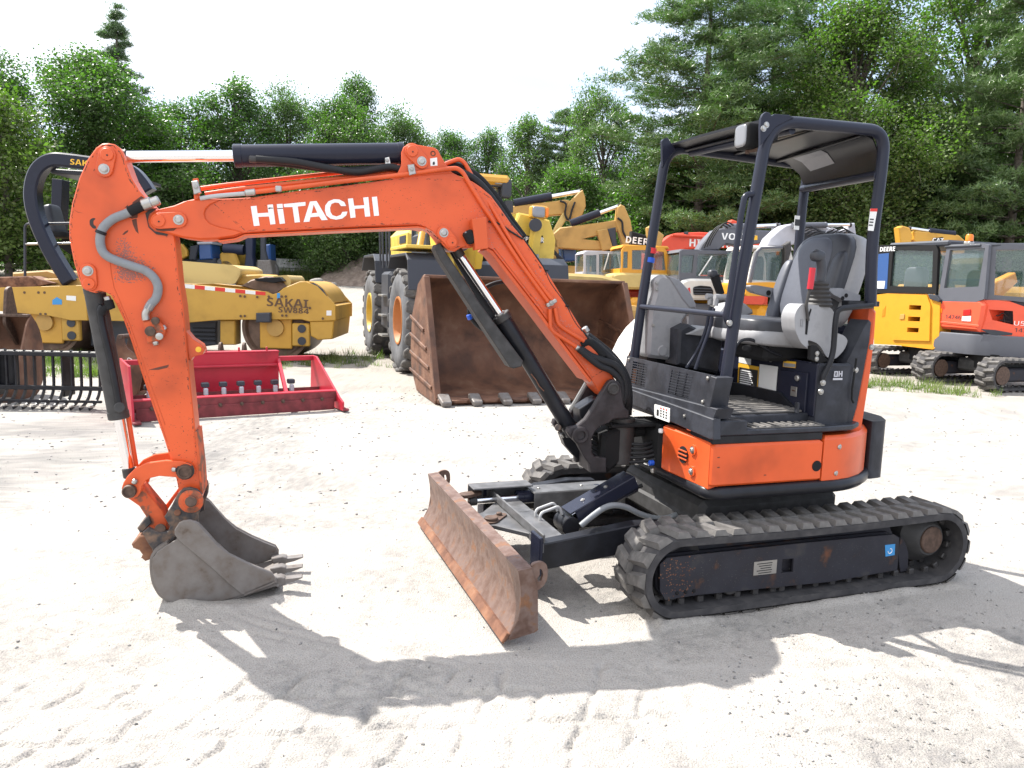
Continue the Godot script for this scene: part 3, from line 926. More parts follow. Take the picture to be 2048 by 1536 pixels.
func exc_house(root: Node3D, T: Transform3D) -> void:
	# side skirts: front corner panel, left side panel, tail
	var curve_pts := [Vector2(.10, .72), Vector2(.20, .716), Vector2(.30, .695), Vector2(.42, .64), Vector2(.53, .56), Vector2(.63, .455), Vector2(.71, .33), Vector2(.765, .18), Vector2(.785, 0)]
	var lp := PackedVector2Array([Vector2(-.592, .72), Vector2(.085, .72), Vector2(.085, .55), Vector2(-.592, .55)])
	var lpr := PackedVector2Array([Vector2(-.592, .70), Vector2(-.585, .714), Vector2(-.57, .72), Vector2(.085, .72), Vector2(.085, .55), Vector2(-.592, .55)])
	var skirt := put(root, "left_skirt_panel", plan(mb(), lpr, .622, .842, .012), M("orange"), T)
	var fs := put(root, "front_skirt_panel", plan(mb(), PackedVector2Array([Vector2(-.594, .698), Vector2(-.604, .30), Vector2(-.60, .235), Vector2(-.56, .21), Vector2(-.53, .23), Vector2(-.53, .69)]), .60, .855, .01), M("orange"), T)
	var face_out := Basis(Vector3.UP, -PI / 2)
	var vent := put(fs, "painted_vent_disc", mb().lathe(PackedVector2Array([Vector2(.046, -.01), Vector2(.046, .004), Vector2(0, .004)]), 24), M("matte_black"), Transform3D(face_out, Vector3(-.601, .735, .46)))  # flat black disc painted for the shade inside the vent
	for q in 3: put(fs, "vent_bar", mb().box(Vector3(-.607, .757 - q * .022, .46), Vector3(.006, .007, .088), .001), M("orange"))
	for y in [.78, .665]:
		put(fs, "bolt_recess", mb().lathe(PackedVector2Array([Vector2(.03, -.01), Vector2(.03, .003), Vector2(.022, .003), Vector2(.018, -.004)]), 20), M("orange"), Transform3D(face_out, Vector3(-.602, y, .55)))
		bolt(fs, Vector3(-.604, y, .55), .013, "zinc", face_out)
	var tail := PackedVector2Array()
	for p in curve_pts: tail.append(p)
	for i in range(curve_pts.size() - 2, -1, -1): tail.append(Vector2(curve_pts[i].x, -curve_pts[i].y))
	tail[0] = Vector2(.094, .722)
	tail.append(Vector2(.094, -.62))
	var tl := put(root, "counterweight", plan(mb(), tail, .60, .862, .02), M("orange"), T)
	for q in [[.20, .80], [.19, .655]]:
		bolt(tl, Vector3(q[0], q[1], .724 - (q[0] - .1) * .12), .012, "zinc")
	put(skirt, "plug", mb().lathe(PackedVector2Array([Vector2(.029, -.005), Vector2(.029, .003), Vector2(.024, .004), Vector2(0, .002)]), 24), M("matte_black"), Transform3D(Basis(), Vector3(.057,.703,.72)))
	for q in [Vector3(-.556,.777,.721), Vector3(-.553,.725,.721), Vector3(-.267,.67,.721)]:
		put(skirt, "paint_chip", mb().box(q, Vector3(.014, .005, .001), 0), M("chip"))
	# seam strip above the panel
	put(root, "skirt_top_strip", plan(mb(), PackedVector2Array([Vector2(-.59, .712), Vector2(.085, .712), Vector2(.085, .5), Vector2(-.59, .5)]), .842, .886, .004), M("black_paint"), T)
	# hood over the engine behind the seat, with its orange flank and the grey side cover
	var hood := PackedVector2Array([Vector2(.36, .40)])
	for i in range(5, curve_pts.size()): hood.append(curve_pts[i] * .92)
	for i in range(curve_pts.size() - 2, 3, -1): hood.append(Vector2(curve_pts[i].x, -curve_pts[i].y) * .92)
	hood.append(Vector2(.36, -.5))
	put(root, "tail_hood", plan(mb(), hood, .862, 1.43, .05), M("orange"), T)
	put(root, "hood_flank", mb().prism(pv([.476,1.543,.504,1.544,.524,1.525,.528,1.368,.523,1.198,.51,1.027,.498,.884,.481,.815,.375,.819,.394,.898,.427,1.043,.449,1.227,.47,1.41]), .38, .57, .02), M("orange"), T)
	var side := put(root, "side_cover", mb().prism(pv([.27,1.246,.293,1.285,.338,1.372,.377,1.449,.4,1.482,.416,1.468,.416,1.373,.402,1.257,.386,1.124,.369,.998,.347,.915,.318,.868,.304,.868]), .50, .635, .02), M("dark_grey"), T)
	# inner wall of the tail, dark blue-black, seen through the left opening
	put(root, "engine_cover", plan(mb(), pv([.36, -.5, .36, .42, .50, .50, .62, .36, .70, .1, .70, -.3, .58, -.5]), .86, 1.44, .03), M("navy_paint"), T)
	var sc := mb()
	plan(sc, pv([.095, .35, .095, .635, .24, .66, .295, .655, .295, .35]), .90, 1.245, .012)
	var scn := put(root, "left_console_base", sc, M("dark_grey"), T)
	put(scn, "latch_strip", mb().tube(p3([.308,1.275,.668,.304,1.199,.668,.298,1.109,.668,.301,1.051,.668,.315,1.031,.668]), .006, 6), M("matte_black"))
	for p in [Vector3(.405,1.336,.667), Vector3(.312,1.211,.667), Vector3(.104,1.143,.664), Vector3(.095,1.095,.664)]:
		bolt(scn, p, .011, "zinc")
	# DH mark
	var ink := mb()
	var dx: Vector3 = Vector3(.17,1.175,.664)
	var sz := .024
	ink.prism(with_hole(PackedVector2Array([Vector2(dx.x, dx.y), Vector2(dx.x + sz, dx.y), Vector2(dx.x + sz, dx.y + sz * 1.3), Vector2(dx.x, dx.y + sz * 1.3)]), PackedVector2Array([Vector2(dx.x + .007, dx.y + .006), Vector2(dx.x + sz - .007, dx.y + .006), Vector2(dx.x + sz - .007, dx.y + sz * 1.3 - .006), Vector2(dx.x + .007, dx.y + sz * 1.3 - .006)])), .664, .667, 0)
	ink.box(dx + Vector3(.033, .016, .0015), Vector3(.007, .031, .003), 0)
	ink.box(dx + Vector3(.051, .016, .0015), Vector3(.007, .031, .003), 0)
	ink.box(dx + Vector3(.042, .016, .0015), Vector3(.014, .006, .003), 0)
	ink.box(dx + Vector3(.026, -.012, .0015), Vector3(.062, .011, .003), 0)
	put(scn, "dh_mark", ink, M("pale_grey"))
	# rubber corner guard behind
	put(root, "corner_guard", plan(mb(), round_poly(pv([.58, .54, .70, .525, .80, .38, .83, .2, .68, .2]), .03), .555, .895, .03), M("dark_grey"), T)
	# bumper rim round the bottom
	var rim := PackedVector3Array([Vector3(-.555, .58, -.10), Vector3(-.565, .58, .30), Vector3(-.575, .58, .66), Vector3(-.54, .58, .70)])
	for p in curve_pts: rim.append(Vector3(p.x * 1.0, .585, p.y * .985))
	for i in range(curve_pts.size() - 2, -1, -1): rim.append(Vector3(curve_pts[i].x, .585, -curve_pts[i].y * .985))
	put(root, "bumper_rim", mb().tube(bend(rim, .04), .036, 12), M("black_paint"), T)
	put(root, "belly_plate", plan(mb(), pv([-.55, -.5, -.57, .66, .1, .69, .42, .6, .62, .44, .74, .2, .74, -.2, .62, -.44, .1, -.6]), .555, .60, .01), M("dusty_black"), T)
	var tagp := put(root, "serial_tag", mb().box(Vector3(-.603, .60, .065), Vector3(.004, .03, .06), 0), M("sticker"), T)
	for q in 4: put(tagp, "print", mb().box(Vector3(-.6055, .60, .045 + q * .013), Vector3(.001, .016, .007), 0), M("black_ink"))
	# cab floor with the folded edge
	var fl := mb()
	plan(fl, pv([-.605, -.30, -.605, .70, -.585, .722, -.40, .722, -.40, .60, .12, .58, .12, -.30]), .886, .965, .006)
	plan(fl, pv([-.40, .60, -.40, .722, .10, .722, .30, .70, .40, .63, .40, .5, .1, .5]), .886, .915, .006)
	var floor_o := put(root, "cab_floor", fl, M("dark_grey"), T)
	var mat_ := mb()
	mat_.box(Vector3(-.16, .972, .28), Vector3(.46, .012, .56), .004)
	for q in 9: mat_.box(Vector3(-.16, .981, .05 + q * .058), Vector3(.44, .008, .028), .003)
	put(floor_o, "floor_mat", mat_, M("rubber"))
	var st := mb()
	st.box(Vector3(-.12, .919, .655), Vector3(.44, .008, .11), .003)
	for q in 10: st.box(Vector3(-.32 + q * .044, .925, .655), Vector3(.018, .008, .10), .003)
	put(floor_o, "step_mat", st, M("rubber"))
	put(floor_o, "heel_rail", mb().box(Vector3(.0, 1.0, .60), Vector3(.012, .06, .03), .003), M("dark_grey"))
	# seat base box with door, stickers and lock
	var sb := put(root, "seat_base", mb().box(Vector3(.215, 1.095, .14), Vector3(.25, .30, .98), .008), M("navy_paint"), T)
	var FX := .088
	put(sb, "lower_kick", face(mb(), pv([-.30, .96, .55, .96, .36, 1.05, -.30, 1.05]), .06, .09, .002), M("black_paint"))
	var door := put(sb, "battery_door", face(mb(), pv([.349,1.178,.569,1.185,.57,.924,.547,.92,.373,1.017,.342,1.036]), .076, .09, .003), M("navy_paint"))
	put(door, "lock", mb().lathe(PackedVector2Array([Vector2(.017, 0), Vector2(.017, .008), Vector2(.012, .012), Vector2(.005, .012), Vector2(.004, .006), Vector2(0, .006)]), 20), M("zinc"), Transform3D(Basis(Vector3.UP, -PI / 2), Vector3(-.41,1.305,.5)))
	var lk := door.get_child(0) as Node3D
	var lp2: PackedVector2Array = pv([.496,1.148,.472,1.07])
	lk.position = Vector3(.076, lp2[0].y, lp2[0].x)
	put(door, "handle_recess", mb().box(Vector3(.075, lp2[1].y, lp2[1].x), Vector3(.004, .055, .05), .001), M("zinc"))
	put(door, "latch", mb().box(Vector3(.072, lp2[1].y + .005, lp2[1].x), Vector3(.006, .008, .022), .001), M("pin_rust"))
	put(sb, "blank_label", face(mb(), pv([.14,1.188,.307,1.191,.305,1.035,.141,1.036]), .0845, .0868, 0), M("sticker"))
	put(sb, "blank_label", face(mb(), pv([-.074,1.232,.048,1.229,.051,1.174,-.07,1.176]), .0845, .0868, 0), M("sticker"))
	var wl := put(sb, "warning_label", face(mb(), pv([-.072,1.172,.132,1.171,.135,1.036,-.069,1.038]), .0845, .0868, 0), M("amber_ink"))
	put(wl, "print_panel", face(mb(), pv([-.058,1.148,.128,1.149,.129,1.042,-.058,1.046]), .0838, .0844, 0), M("black_ink"))
	var rowp: PackedVector2Array = pv([-.046,1.141,.091,1.141,.089,1.051,-.044,1.05])
	for q in 7:
		var t := (q + .5) / 7.0
		var a := rowp[0].lerp(rowp[3], t); var b := rowp[1].lerp(rowp[2], t)
		var b2 := a.lerp(b, .8 + .2 * fmod(q * .37, 1.0))
		put(wl, "print_line", face(mb(), PackedVector2Array([a, b2, b2 + Vector2(0, -.007), a + Vector2(0, -.007)]), .0832, .0837, 0), M("white"))
	var wl2 := put(sb, "warning_label", face(mb(), pv([.353,1.231,.458,1.235,.457,1.2,.352,1.195]), .0845, .0868, 0), M("amber_ink"))
	put(wl2, "print_panel", face(mb(), pv([.358,1.219,.458,1.222,.456,1.204,.358,1.198]), .0838, .0844, 0), M("trim_grey"))
	var bp: PackedVector2Array = pv([-.096,1.227,.239,1.222])
	for q in bp: bolt(sb, Vector3(.084, q.y, q.x), .008, "zinc", Basis(Vector3.UP, -PI / 2))
	# front floor fascia below the vent panel, with warning sign
	var fa := put(root, "front_fascia", face(mb(), pv([-.28,1.008,.74,.98,.752,.878,.721,.872,-.264,.922]), -.615, -.57, .004), M("dark_grey"), T)
	var ws := put(fa, "warning_sign", face(mb(), round_poly(pv([.149,.962,.322,.965,.326,.887,.157,.888]), .008), -.6185, -.6152, 0), M("sticker"))
	var wp2: PackedVector2Array = pv([.172,.955,.318,.956,.319,.894,.178,.898])
	for q in 4:
		for e in 3:
			var a := wp2[0].lerp(wp2[3], (q + .3) / 4.0).lerp(wp2[1].lerp(wp2[2], (q + .3) / 4.0), .38 + e * .21)
			put(ws, "print", mb().box(Vector3(-.6192, a.y, a.x), Vector3(.001, .008, .015), 0), M("red_ink" if q == 0 else "black_ink"))
	put(ws, "pictogram", mb().box(Vector3(-.6192, wp2[0].y - .035, wp2[0].x + .022), Vector3(.001, .035, .022), 0), M("black_ink"))
	var fb: PackedVector2Array = pv([.474,.949,.494,.899,.412,.955])
	bolt(fa, Vector3(-.617, fb[0].y, fb[0].x), .007, "zinc", Basis(Vector3.UP, -PI / 2))
	# vent panel between the front posts, built of strips so that the slots are open
	var P4: PackedVector2Array = pv([-.288,1.196,.687,1.19,.643,1.027,-.317,1.019])
	var vp := mb()
	var us := []
	var lerp4 := func(u: float, v: float) -> Vector2: return P4[0].lerp(P4[1], u).lerp(P4[3].lerp(P4[2], u), v)
	var cell := func(u0: float, u1: float, v0: float, v1: float) -> void:
		face(vp, PackedVector2Array([lerp4.call(u0, v0), lerp4.call(u1, v0), lerp4.call(u1, v1), lerp4.call(u0, v1)]), -.584, -.576, 0)
	var blocks := [[.085, .29], [.56, .80]]
	cell.call(0.0, .085, 0.0, 1.0); cell.call(.29, .56, 0.0, 1.0); cell.call(.80, 1.0, 0.0, 1.0)
	for bl in blocks:
		cell.call(bl[0], bl[1], 0.0, .10); cell.call(bl[0], bl[1], .90, 1.0)
		var w: float = (bl[1] - bl[0])
		for c in [0.0, .335, .67, .965]: cell.call(bl[0] + w * (c - .0), bl[0] + w * (c + .035), .10, .90)
		for r in 10: cell.call(bl[0] + w * .035, bl[1], .10 + r * .0888, .10 + r * .0888 + .026)
	var vpo := put(root, "vent_panel", vp, M("dark_grey"), T)
	for q in [[.035, .1], [.035, .62], [.94, .12], [.94, .9]]:
		var a: Vector2 = lerp4.call(q[0], q[1])
		bolt(vpo, Vector3(-.585, a.y, a.x), .008, "zinc", Basis(Vector3.UP, -PI / 2))
	put(vpo, "panel_edge", face(mb(), pv([.671,1.188,.724,1.185,.68,1.028,.626,1.027]), -.60, -.50, .003), M("dark_grey"))
	put(root, "vent_backing", face(mb(), pv([-.392,1.154,.57,1.154,.521,1.008,-.424,.994]), -.43, -.42, 0), M("dark_grey"), T)  # added backing that stops light showing through the vent slots
	put(root, "front_sill", face(mb(), pv([-.314,1.016,.748,1.032,.719,.976,-.317,.977]), -.60, -.50, .004), M("dark_grey"), T)
	# machinery showing under the floor at the front
	var mach := mb()
	mach.cyl(Vector3(-.60, .78, .0), Vector3(-.86, .76, .0), .035, 14)
	mach.box(Vector3(-.70, .835, .05), Vector3(.34, .02, .16), .004)
	mach.box(Vector3(-.50, .70, .0), Vector3(.2, .26, .42), .03)
	mach.box(Vector3(-.58, .80, .16), Vector3(.03, .1, .05), .005)
	put(root, "swing_mount", mach, M("matte_black"), T)
	for q in 5:
		put(root, "front_hose", mb().tube(curve(p3([-.52, .66 + q * .02, .18 - q * .03, -.68, .62 + q * .025, .12, -.84, .62 + q * .03, .05 - q * .02, -1.0, .70 + q * .03, .02])), .011, 8), M("hose"), T)
	put(root, "hose_fitting", mb().cyl(Vector3(-.66, .63, .20), Vector3(-.63, .63, .20), .016, 12), M("blue_tape"), T)
	put(root, "grease_fitting", mb().cyl(Vector3(-.64, .60, .21), Vector3(-.64, .575, .21), .013, 12), M("zinc"), T)
	put(root, "mirror_cap", mb().cyl(Vector3(-.60, .83, .21), Vector3(-.60, .805, .21), .015, 12), M("white"), T)
	# pale fuel-tank cover on the far side
	var cov := mb()
	var cr := []
	for i in 9:
		var a := PI * .5 * i / 8.0
		var row := []
		for j in 5:
			var n := -.42 - j * .06
			row.append(Vector3(-.10 - .44 * sin(a), 1.0 + .50 * cos(a), n))
		cr.append(row)
	cov.grid(cr, Vector3(-1, 1, 0))
	put(root, "tank_cover", cov, M("off_white"), T)
	put(root, "right_body", mb().box(Vector3(.1, 1.1, -.52), Vector3(.9, .5, .22), .05), M("black_paint"), T)

func sphere_box(c: Vector3, size: Vector3, e := .35, b := Basis(), nu := 18, nv := 10) -> Array:
	# rows of a rounded cushion
	var rows := []
	for i in nv + 1:
		var th := PI * i / nv - PI / 2
		var row := []
		for j in nu:
			var ph := TAU * j / nu
			var q := Vector3(pw(cos(th), e) * pw(cos(ph), e), pw(sin(th), e), pw(cos(th), e) * pw(sin(ph), e))
			row.append(c + b * (q * size * 0.5))
		rows.append(row)
	return rows

func pw(x: float, e: float) -> float:
	return signf(x) * pow(absf(x), e)

func cushion(c: Vector3, size: Vector3, e := .35, b := Basis(), nu := 24, nv := 12) -> MB:
	var m := mb()
	var rows := sphere_box(c, size, e, b, nu, nv)
	# normals from the middle outwards keep the caps tidy
	var h := rows.size(); var w: int = rows[0].size()
	var nr := []
	for i in h:
		var r := []
		for j in w:
			var u: Vector3 = rows[mini(i + 1, h - 1)][j] - rows[maxi(i - 1, 0)][j]
			var t: Vector3 = rows[i][(j + 1) % w] - rows[i][(j + w - 1) % w]
			var g := u.cross(t)
			if g.length() < 1e-9: g = rows[i][j] - c
			g = g.normalized()
			if g.dot(rows[i][j] - c) < 0: g = -g
			r.append(g)
		nr.append(r)
	for i in h - 1:
		for j in w:
			var k := (j + 1) % w
			m.quad(rows[i][j], rows[i][k], rows[i + 1][k], rows[i + 1][j], nr[i][j], nr[i][k], nr[i + 1][k], nr[i + 1][j])
	return m

func exc_canopy(root: Node3D, T: Transform3D) -> void:
	var near_p: PackedVector3Array = p3([-.481,.952,.6,-.427,1.546,.6,-.309,2.476,.6,.427,2.488,.6,.427,2.26,.6,.405,1.914,.6,.436,1.558,.6])
	var far_p: PackedVector3Array = p3([-.531,1.122,-.3,-.494,1.515,-.3,-.374,2.486,-.3,.678,2.449,-.3,.659,2.229,-.3,.65,1.734,-.3,.661,1.437,-.3])
	var np_ := put(root, "canopy_hoop", mb().tube(bend(near_p, .17, 9), .031, 16), M("post_paint"), T)
	var fp := put(root, "canopy_hoop", mb().tube(bend(far_p, .15, 9), .030, 16), M("post_paint"), T)
	var rl := near_p[3]; var rr := far_p[3]
	put(root, "rear_crossbar", mb().tube(PackedVector3Array([Vector3(.652,2.3,-.3), Vector3(.41,2.258,.6)]), .026, 12), M("post_paint"), T)
	put(root, "front_crossbar", mb().tube(PackedVector3Array([near_p[2] + Vector3(.16, -.03, -.02), far_p[2] + Vector3(.16, -.03, .02)]), .022, 12), M("post_paint"), T)
	# roof sheet with a turned-up front lip
	var rf := mb()
	var nside := [near_p[2] + Vector3(.015, .016, -.01), near_p[2] + Vector3(.12, .004, -.01), Vector3(.02, 2.485, .585), Vector3(.30, 2.478, .58), Vector3(.37, 2.455, .58), Vector3(.405, 2.40, .58), Vector3(.415, 2.29, .58)]
	var fside := [far_p[2] + Vector3(.015, .016, .01), far_p[2] + Vector3(.12, .004, .01), Vector3(.10, 2.495, -.285), Vector3(.42, 2.475, -.28), Vector3(.52, 2.45, -.28), Vector3(.60, 2.40, -.28), Vector3(.645, 2.325, -.28)]
	var rows := []
	for i in 7:
		var row := []
		for j in 7: row.append(nside[i].lerp(fside[i], j / 6.0) + Vector3(0, .008 * sin(PI * j / 6.0), 0))
		rows.append(row)
	rf.grid(rows, Vector3.UP)
	var low := []
	for r in rows:
		var q := []
		for p in r: q.append(p + Vector3(0, -.014, 0))
		low.append(q)
	rf.grid(low, Vector3.DOWN)
	for i in 6:
		for e in [0, 6]:
			rf.flat(rows[i][e], rows[i + 1][e], low[i + 1][e], Vector3(0, 0, 1 if e == 0 else -1)); rf.flat(rows[i][e], low[i + 1][e], low[i][e], Vector3(0, 0, 1 if e == 0 else -1))
			var a: Array = rows[e]; var b: Array = low[e]
			rf.flat(a[i], a[i + 1], b[i + 1], Vector3(1 if e == 6 else -1, 0, 0)); rf.flat(a[i], b[i + 1], b[i], Vector3(1 if e == 6 else -1, 0, 0))
	var roof := put(root, "canopy_roof", rf, M("black_paint"), T)
	for q in 3:
		put(roof, "roof_rib", mb().bar(nside[1 + q] + Vector3(0, -.022, 0), fside[1 + q] + Vector3(0, -.022, 0), .03, .012), M("black_paint"))
	var lab := mb()
	var pa: Vector3 = low[3][3]; var pb: Vector3 = low[3][5]; var pc: Vector3 = low[5][5]; var pd: Vector3 = low[5][3]
	var dn := Vector3(0, -.004, 0)
	var m1: Vector3 = low[4][3] + dn; var m2: Vector3 = low[4][5] + dn
	lab.flat(pa + dn, pb + dn, m2, Vector3.DOWN); lab.flat(pa + dn, m2, m1, Vector3.DOWN)
	lab.flat(m1, m2, pc + dn, Vector3.DOWN); lab.flat(m1, pc + dn, pd + dn, Vector3.DOWN)
	put(roof, "paper_label", lab, M("trim_grey"))
	put(root, "corner_bracket", mb().prism(pv([-.38,2.425,-.38,2.471,-.37,2.493,-.353,2.505,-.332,2.502,-.319,2.489,-.302,2.5,-.215,2.503,-.184,2.494,-.288,2.441,-.328,2.393,-.372,2.341]), .615, .635, .002), M("navy_paint"), T)
	var cb := root.get_child(root.get_child_count() - 1)
	for q in [Vector3(-.363,2.424,.635), Vector3(-.348,2.442,.635)]: bolt(cb, q, .011, "zinc")
	put(root, "corner_bracket", mb().prism(pv([-.429,2.508,-.419,2.523,-.392,2.532,-.374,2.512,-.329,2.466,-.374,2.415,-.416,2.358]), -.29, -.265, .002), M("navy_paint"), T)
	# work lamp on the front
	var lc: Vector3 = Vector3(-.332,2.414,.47)
	var lamp := put(root, "work_lamp", cushion(lc, Vector3(.10, .135, .125), .4), M("matte_black"), T)
	put(lamp, "lamp_lens", cushion(lc + Vector3(-.042, 0, 0), Vector3(.026, .112, .10), .45), M("lens"))
	put(lamp, "lamp_bracket", mb().bar(lc + Vector3(.03, .0, .07), lc + Vector3(.06, .0, .14), .06, .07), M("matte_black"))
	put(lamp, "bracket_bolt", mb().cyl(lc + Vector3(0, -.05, 0), lc + Vector3(0, -.085, 0), .012, 10), M("pin_rust"))
	put(lamp, "bracket_arm", mb().bar(lc + Vector3(0, -.07, 0), lc + Vector3(.05, -.07, .12), .012, .02), M("pin_rust"))
	# rail, grab handle
	put(root, "front_rail", mb().tube(PackedVector3Array([Vector3(-.504,1.506,-.28), Vector3(-.463,1.493,.575)]), .0155, 12), M("post_paint"), T)
	var gh_ := put(root, "grab_handle", mb().tube(bend(p3([-.38,2.107,.61,-.427,2.099,.61,-.443,1.999,.61,-.48,1.571,.61,-.497,1.479,.61,-.458,1.438,.61]), .035), .0155, 12), M("post_paint"), T)
	bolt(gh_, Vector3(-.485,1.455,.635), .011, "zinc")
	# tape and stickers
	var a1: Vector3 = Vector3(-.445,1.869,-.3); var a2: Vector3 = Vector3(-.448,1.835,-.3)
	put(fp, "red_tape", mb().cyl(a1, a2, .033, 16, .001), M("red_tape"))
	var b1: Vector3 = Vector3(-.453,1.81,-.3); var b2: Vector3 = Vector3(-.457,1.779,-.3)
	put(fp, "blue_tape", mb().cyl(b1, b2, .033, 16, .001), M("blue_tape"))
	var s1 := put(np_, "post_label", mb().prism(pv([.346,2.075,.393,2.078,.38,1.959,.343,1.96]), .630, .6325, 0), M("sticker"))
	put(s1, "label_head", mb().prism(pv([.345,2.075,.392,2.078,.392,2.062,.345,2.06]), .6326, .6332, 0), M("red_ink"))
	for q in 3: put(s1, "print_line", mb().prism(pv([0, 0, .026, 0, .026, .007, 0, .007]), .6326, .6334, 0), M("black_ink"))
	var lp3: PackedVector3Array = p3([.348,2.02,.633,.347,2.005,.633,.345,1.989,.633])
	for q in 3: (s1.get_child(1 + q) as Node3D).position = Vector3(lp3[q].x, lp3[q].y - .004, 0)
	var s2 := put(fp, "post_label", mb().prism(pv([.58,2.122,.619,2.121,.62,2.03,.58,2.031]), -.27, -.2675, 0), M("sticker"))
	put(s2, "print_panel", mb().prism(pv([.583,2.099,.621,2.098,.619,2.056,.583,2.057]), -.2674, -.2668, 0), M("black_ink"))

func exc_seat(root: Node3D, T: Transform3D) -> void:
	# operator's seat
	var pan_ := put(root, "seat_cushion", cushion(Vector3(.07, 1.405, .19), Vector3(.50, .13, .50), .42, Basis(Vector3.BACK, -.06)), M("vinyl"), T)
	put(pan_, "seat_shell", cushion(Vector3(.08, 1.355, .19), Vector3(.53, .10, .53), .4, Basis(Vector3.BACK, -.06)), M("seat_grey"))
	put(pan_, "seat_insert", cushion(Vector3(.03, 1.43, .19), Vector3(.34, .10, .27), .5, Basis(Vector3.BACK, -.06)), M("vinyl"))
	var tilt := Basis(Vector3.BACK, -.30)
	var back := put(root, "backrest", cushion(Vector3(.41, 1.69, .19), Vector3(.13, .58, .50), .5, tilt), M("vinyl"), T)
	put(back, "back_panel", cushion(Vector3(.365, 1.70, .16), Vector3(.09, .52, .33), .62, tilt), M("vinyl_panel"))
	put(back, "back_shell", cushion(Vector3(.455, 1.68, .20), Vector3(.13, .60, .54), .5, tilt), M("seat_grey"))
	put(back, "side_bolster", cushion(Vector3(.37, 1.64, .385), Vector3(.12, .46, .10), .55, tilt), M("vinyl"))
	put(back, "side_bolster", cushion(Vector3(.33, 1.60, -.03), Vector3(.10, .46, .09), .6, tilt), M("vinyl_panel"))
	put(root, "seat_suspension", mb().box(Vector3(.12, 1.28, .19), Vector3(.40, .10, .42), .02), M("matte_black"), T)
	put(root, "seat_adjuster", mb().tube(curve(p3([-.278,1.315,.4,-.242,1.347,.4,-.182,1.355,.4,-.119,1.328,.4,-.045,1.289,.4,.028,1.263,.4]), 4), .009, 8), M("black_paint"), T)
	put(root, "adjuster_knob", mb().cyl(Vector3(-.227,1.307,.42), Vector3(-.157,1.302,.36), .018, 14), M("matte_black"), T)
	# left console with joystick
	var cons := put(root, "left_console", mb().prism(round_poly(pv([-.021,1.562,.16,1.55,.197,1.518,.203,1.413,.274,1.394,.305,1.366,.283,1.314,.243,1.275,.209,1.259,.164,1.279,.133,1.323,.099,1.352,.032,1.371,.053,1.312,-.008,1.352,-.05,1.417,-.063,1.489,-.051,1.529]), .02, 3), .49, .60, .022), M("seat_grey"), T)
	put(cons, "lever_slot", mb().prism(pv([.037,1.537,.044,1.531,.031,1.484,.028,1.396,.015,1.399,.012,1.477]), .6, .6015, 0), M("matte_black"))
	put(cons, "console_seam", mb().tube(p3([-.022,1.477,.602,-.007,1.477,.602,-.008,1.439,.602,-.018,1.442,.602,-.022,1.477,.602]), .0015, 5), M("trim_grey"))
	put(root, "console_bracket", mb().prism(pv([.038,1.338,.075,1.341,.144,1.271,.169,1.258,.108,1.243,.041,1.265]), .60, .625, .002), M("matte_black"), T)
	var cbk := root.get_child(root.get_child_count() - 1)
	for q in [Vector3(.081,1.298,.626), Vector3(.081,1.269,.626)]: bolt(cbk, q, .009, "zinc")
	var j0: Vector3 = Vector3(.134,1.547,.545)
	var boot := PackedVector2Array()
	for i in 13:
		var t := i / 12.0
		boot.append(Vector2(lerpf(.068, .036, t) + (.008 if i % 2 else 0.0), t * .135))
	boot.append(Vector2(.02, .14)); boot.append(Vector2(0, .14))
	var upz := Basis(Vector3.RIGHT, Vector3.FORWARD, Vector3.UP)
	var js := put(root, "joystick", mb().lathe(boot, 20, Transform3D(upz, j0)), M("boot"), T)
	put(js, "grip", mb().tube(curve(PackedVector3Array([j0 + Vector3(0, .13, 0), j0 + Vector3(.004, .19, 0), j0 + Vector3(-.006, .24, 0), j0 + Vector3(-.02, .275, 0), j0 + Vector3(-.045, .282, 0)]), 4), .024, 12, true, .026), M("vinyl"))
	put(js, "grip_head", cushion(j0 + Vector3(-.03, .27, 0), Vector3(.085, .06, .055), .7), M("vinyl"))
	var rd: PackedVector3Array = p3([.02,1.751,.612,.017,1.694,.612,.013,1.639,.612])
	put(root, "lock_lever", mb().tube(curve(rd, 4), .0165, 10), M("red_grip"), T)
	put(root.get_child(root.get_child_count() - 1), "lever_rod", mb().tube(curve(p3([.012,1.64,.612,.004,1.596,.612,-.001,1.552,.612,.009,1.509,.612,.018,1.472,.612]), 4), .008, 8), M("dark_metal"))
	# armrests
	put(root, "armrest", mb().prism(round_poly(pv([.232,1.641,.319,1.652,.391,1.629,.454,1.616,.457,1.581,.364,1.573,.325,1.593,.267,1.614]), .01), .43, .50, .012), M("trim_grey"), T)
	var ar := root.get_child(root.get_child_count() - 1)
	for q in [Vector3(.331,1.595,.501), Vector3(.354,1.611,.501)]: put(ar, "hole", mb().lathe(PackedVector2Array([Vector2(.012, 0), Vector2(.012, .0015), Vector2(0, .0015)]), 14), M("matte_black"), Transform3D(Basis(), q))
	put(root, "armrest", mb().prism(round_poly(pv([.12,1.655,.167,1.659,.387,1.633,.405,1.604,.382,1.588,.312,1.585,.232,1.598,.162,1.612,.135,1.63]), .015), -.12, -.06, .014), M("trim_grey"), T)
	ar = root.get_child(root.get_child_count() - 1)
	for q in [Vector3(.26,1.613,-.059), Vector3(.322,1.625,-.059)]: put(ar, "hole", mb().lathe(PackedVector2Array([Vector2(.017, 0), Vector2(.017, .0015), Vector2(0, .0015)]), 14), M("matte_black"), Transform3D(Basis(), q))
	# black entry handle
	put(root, "entry_handle", mb().tube(bend(p3([.39,1.562,.66,.193,1.544,.66,.16,1.529,.66,.154,1.47,.66,.157,1.319,.66,.145,1.259,.66,.103,1.171,.66,.104,1.139,.66]), .04), .0155, 12), M("black_paint"), T)
	bolt(root.get_child(root.get_child_count() - 1), Vector3(.093,1.145,.676), .011, "zinc")
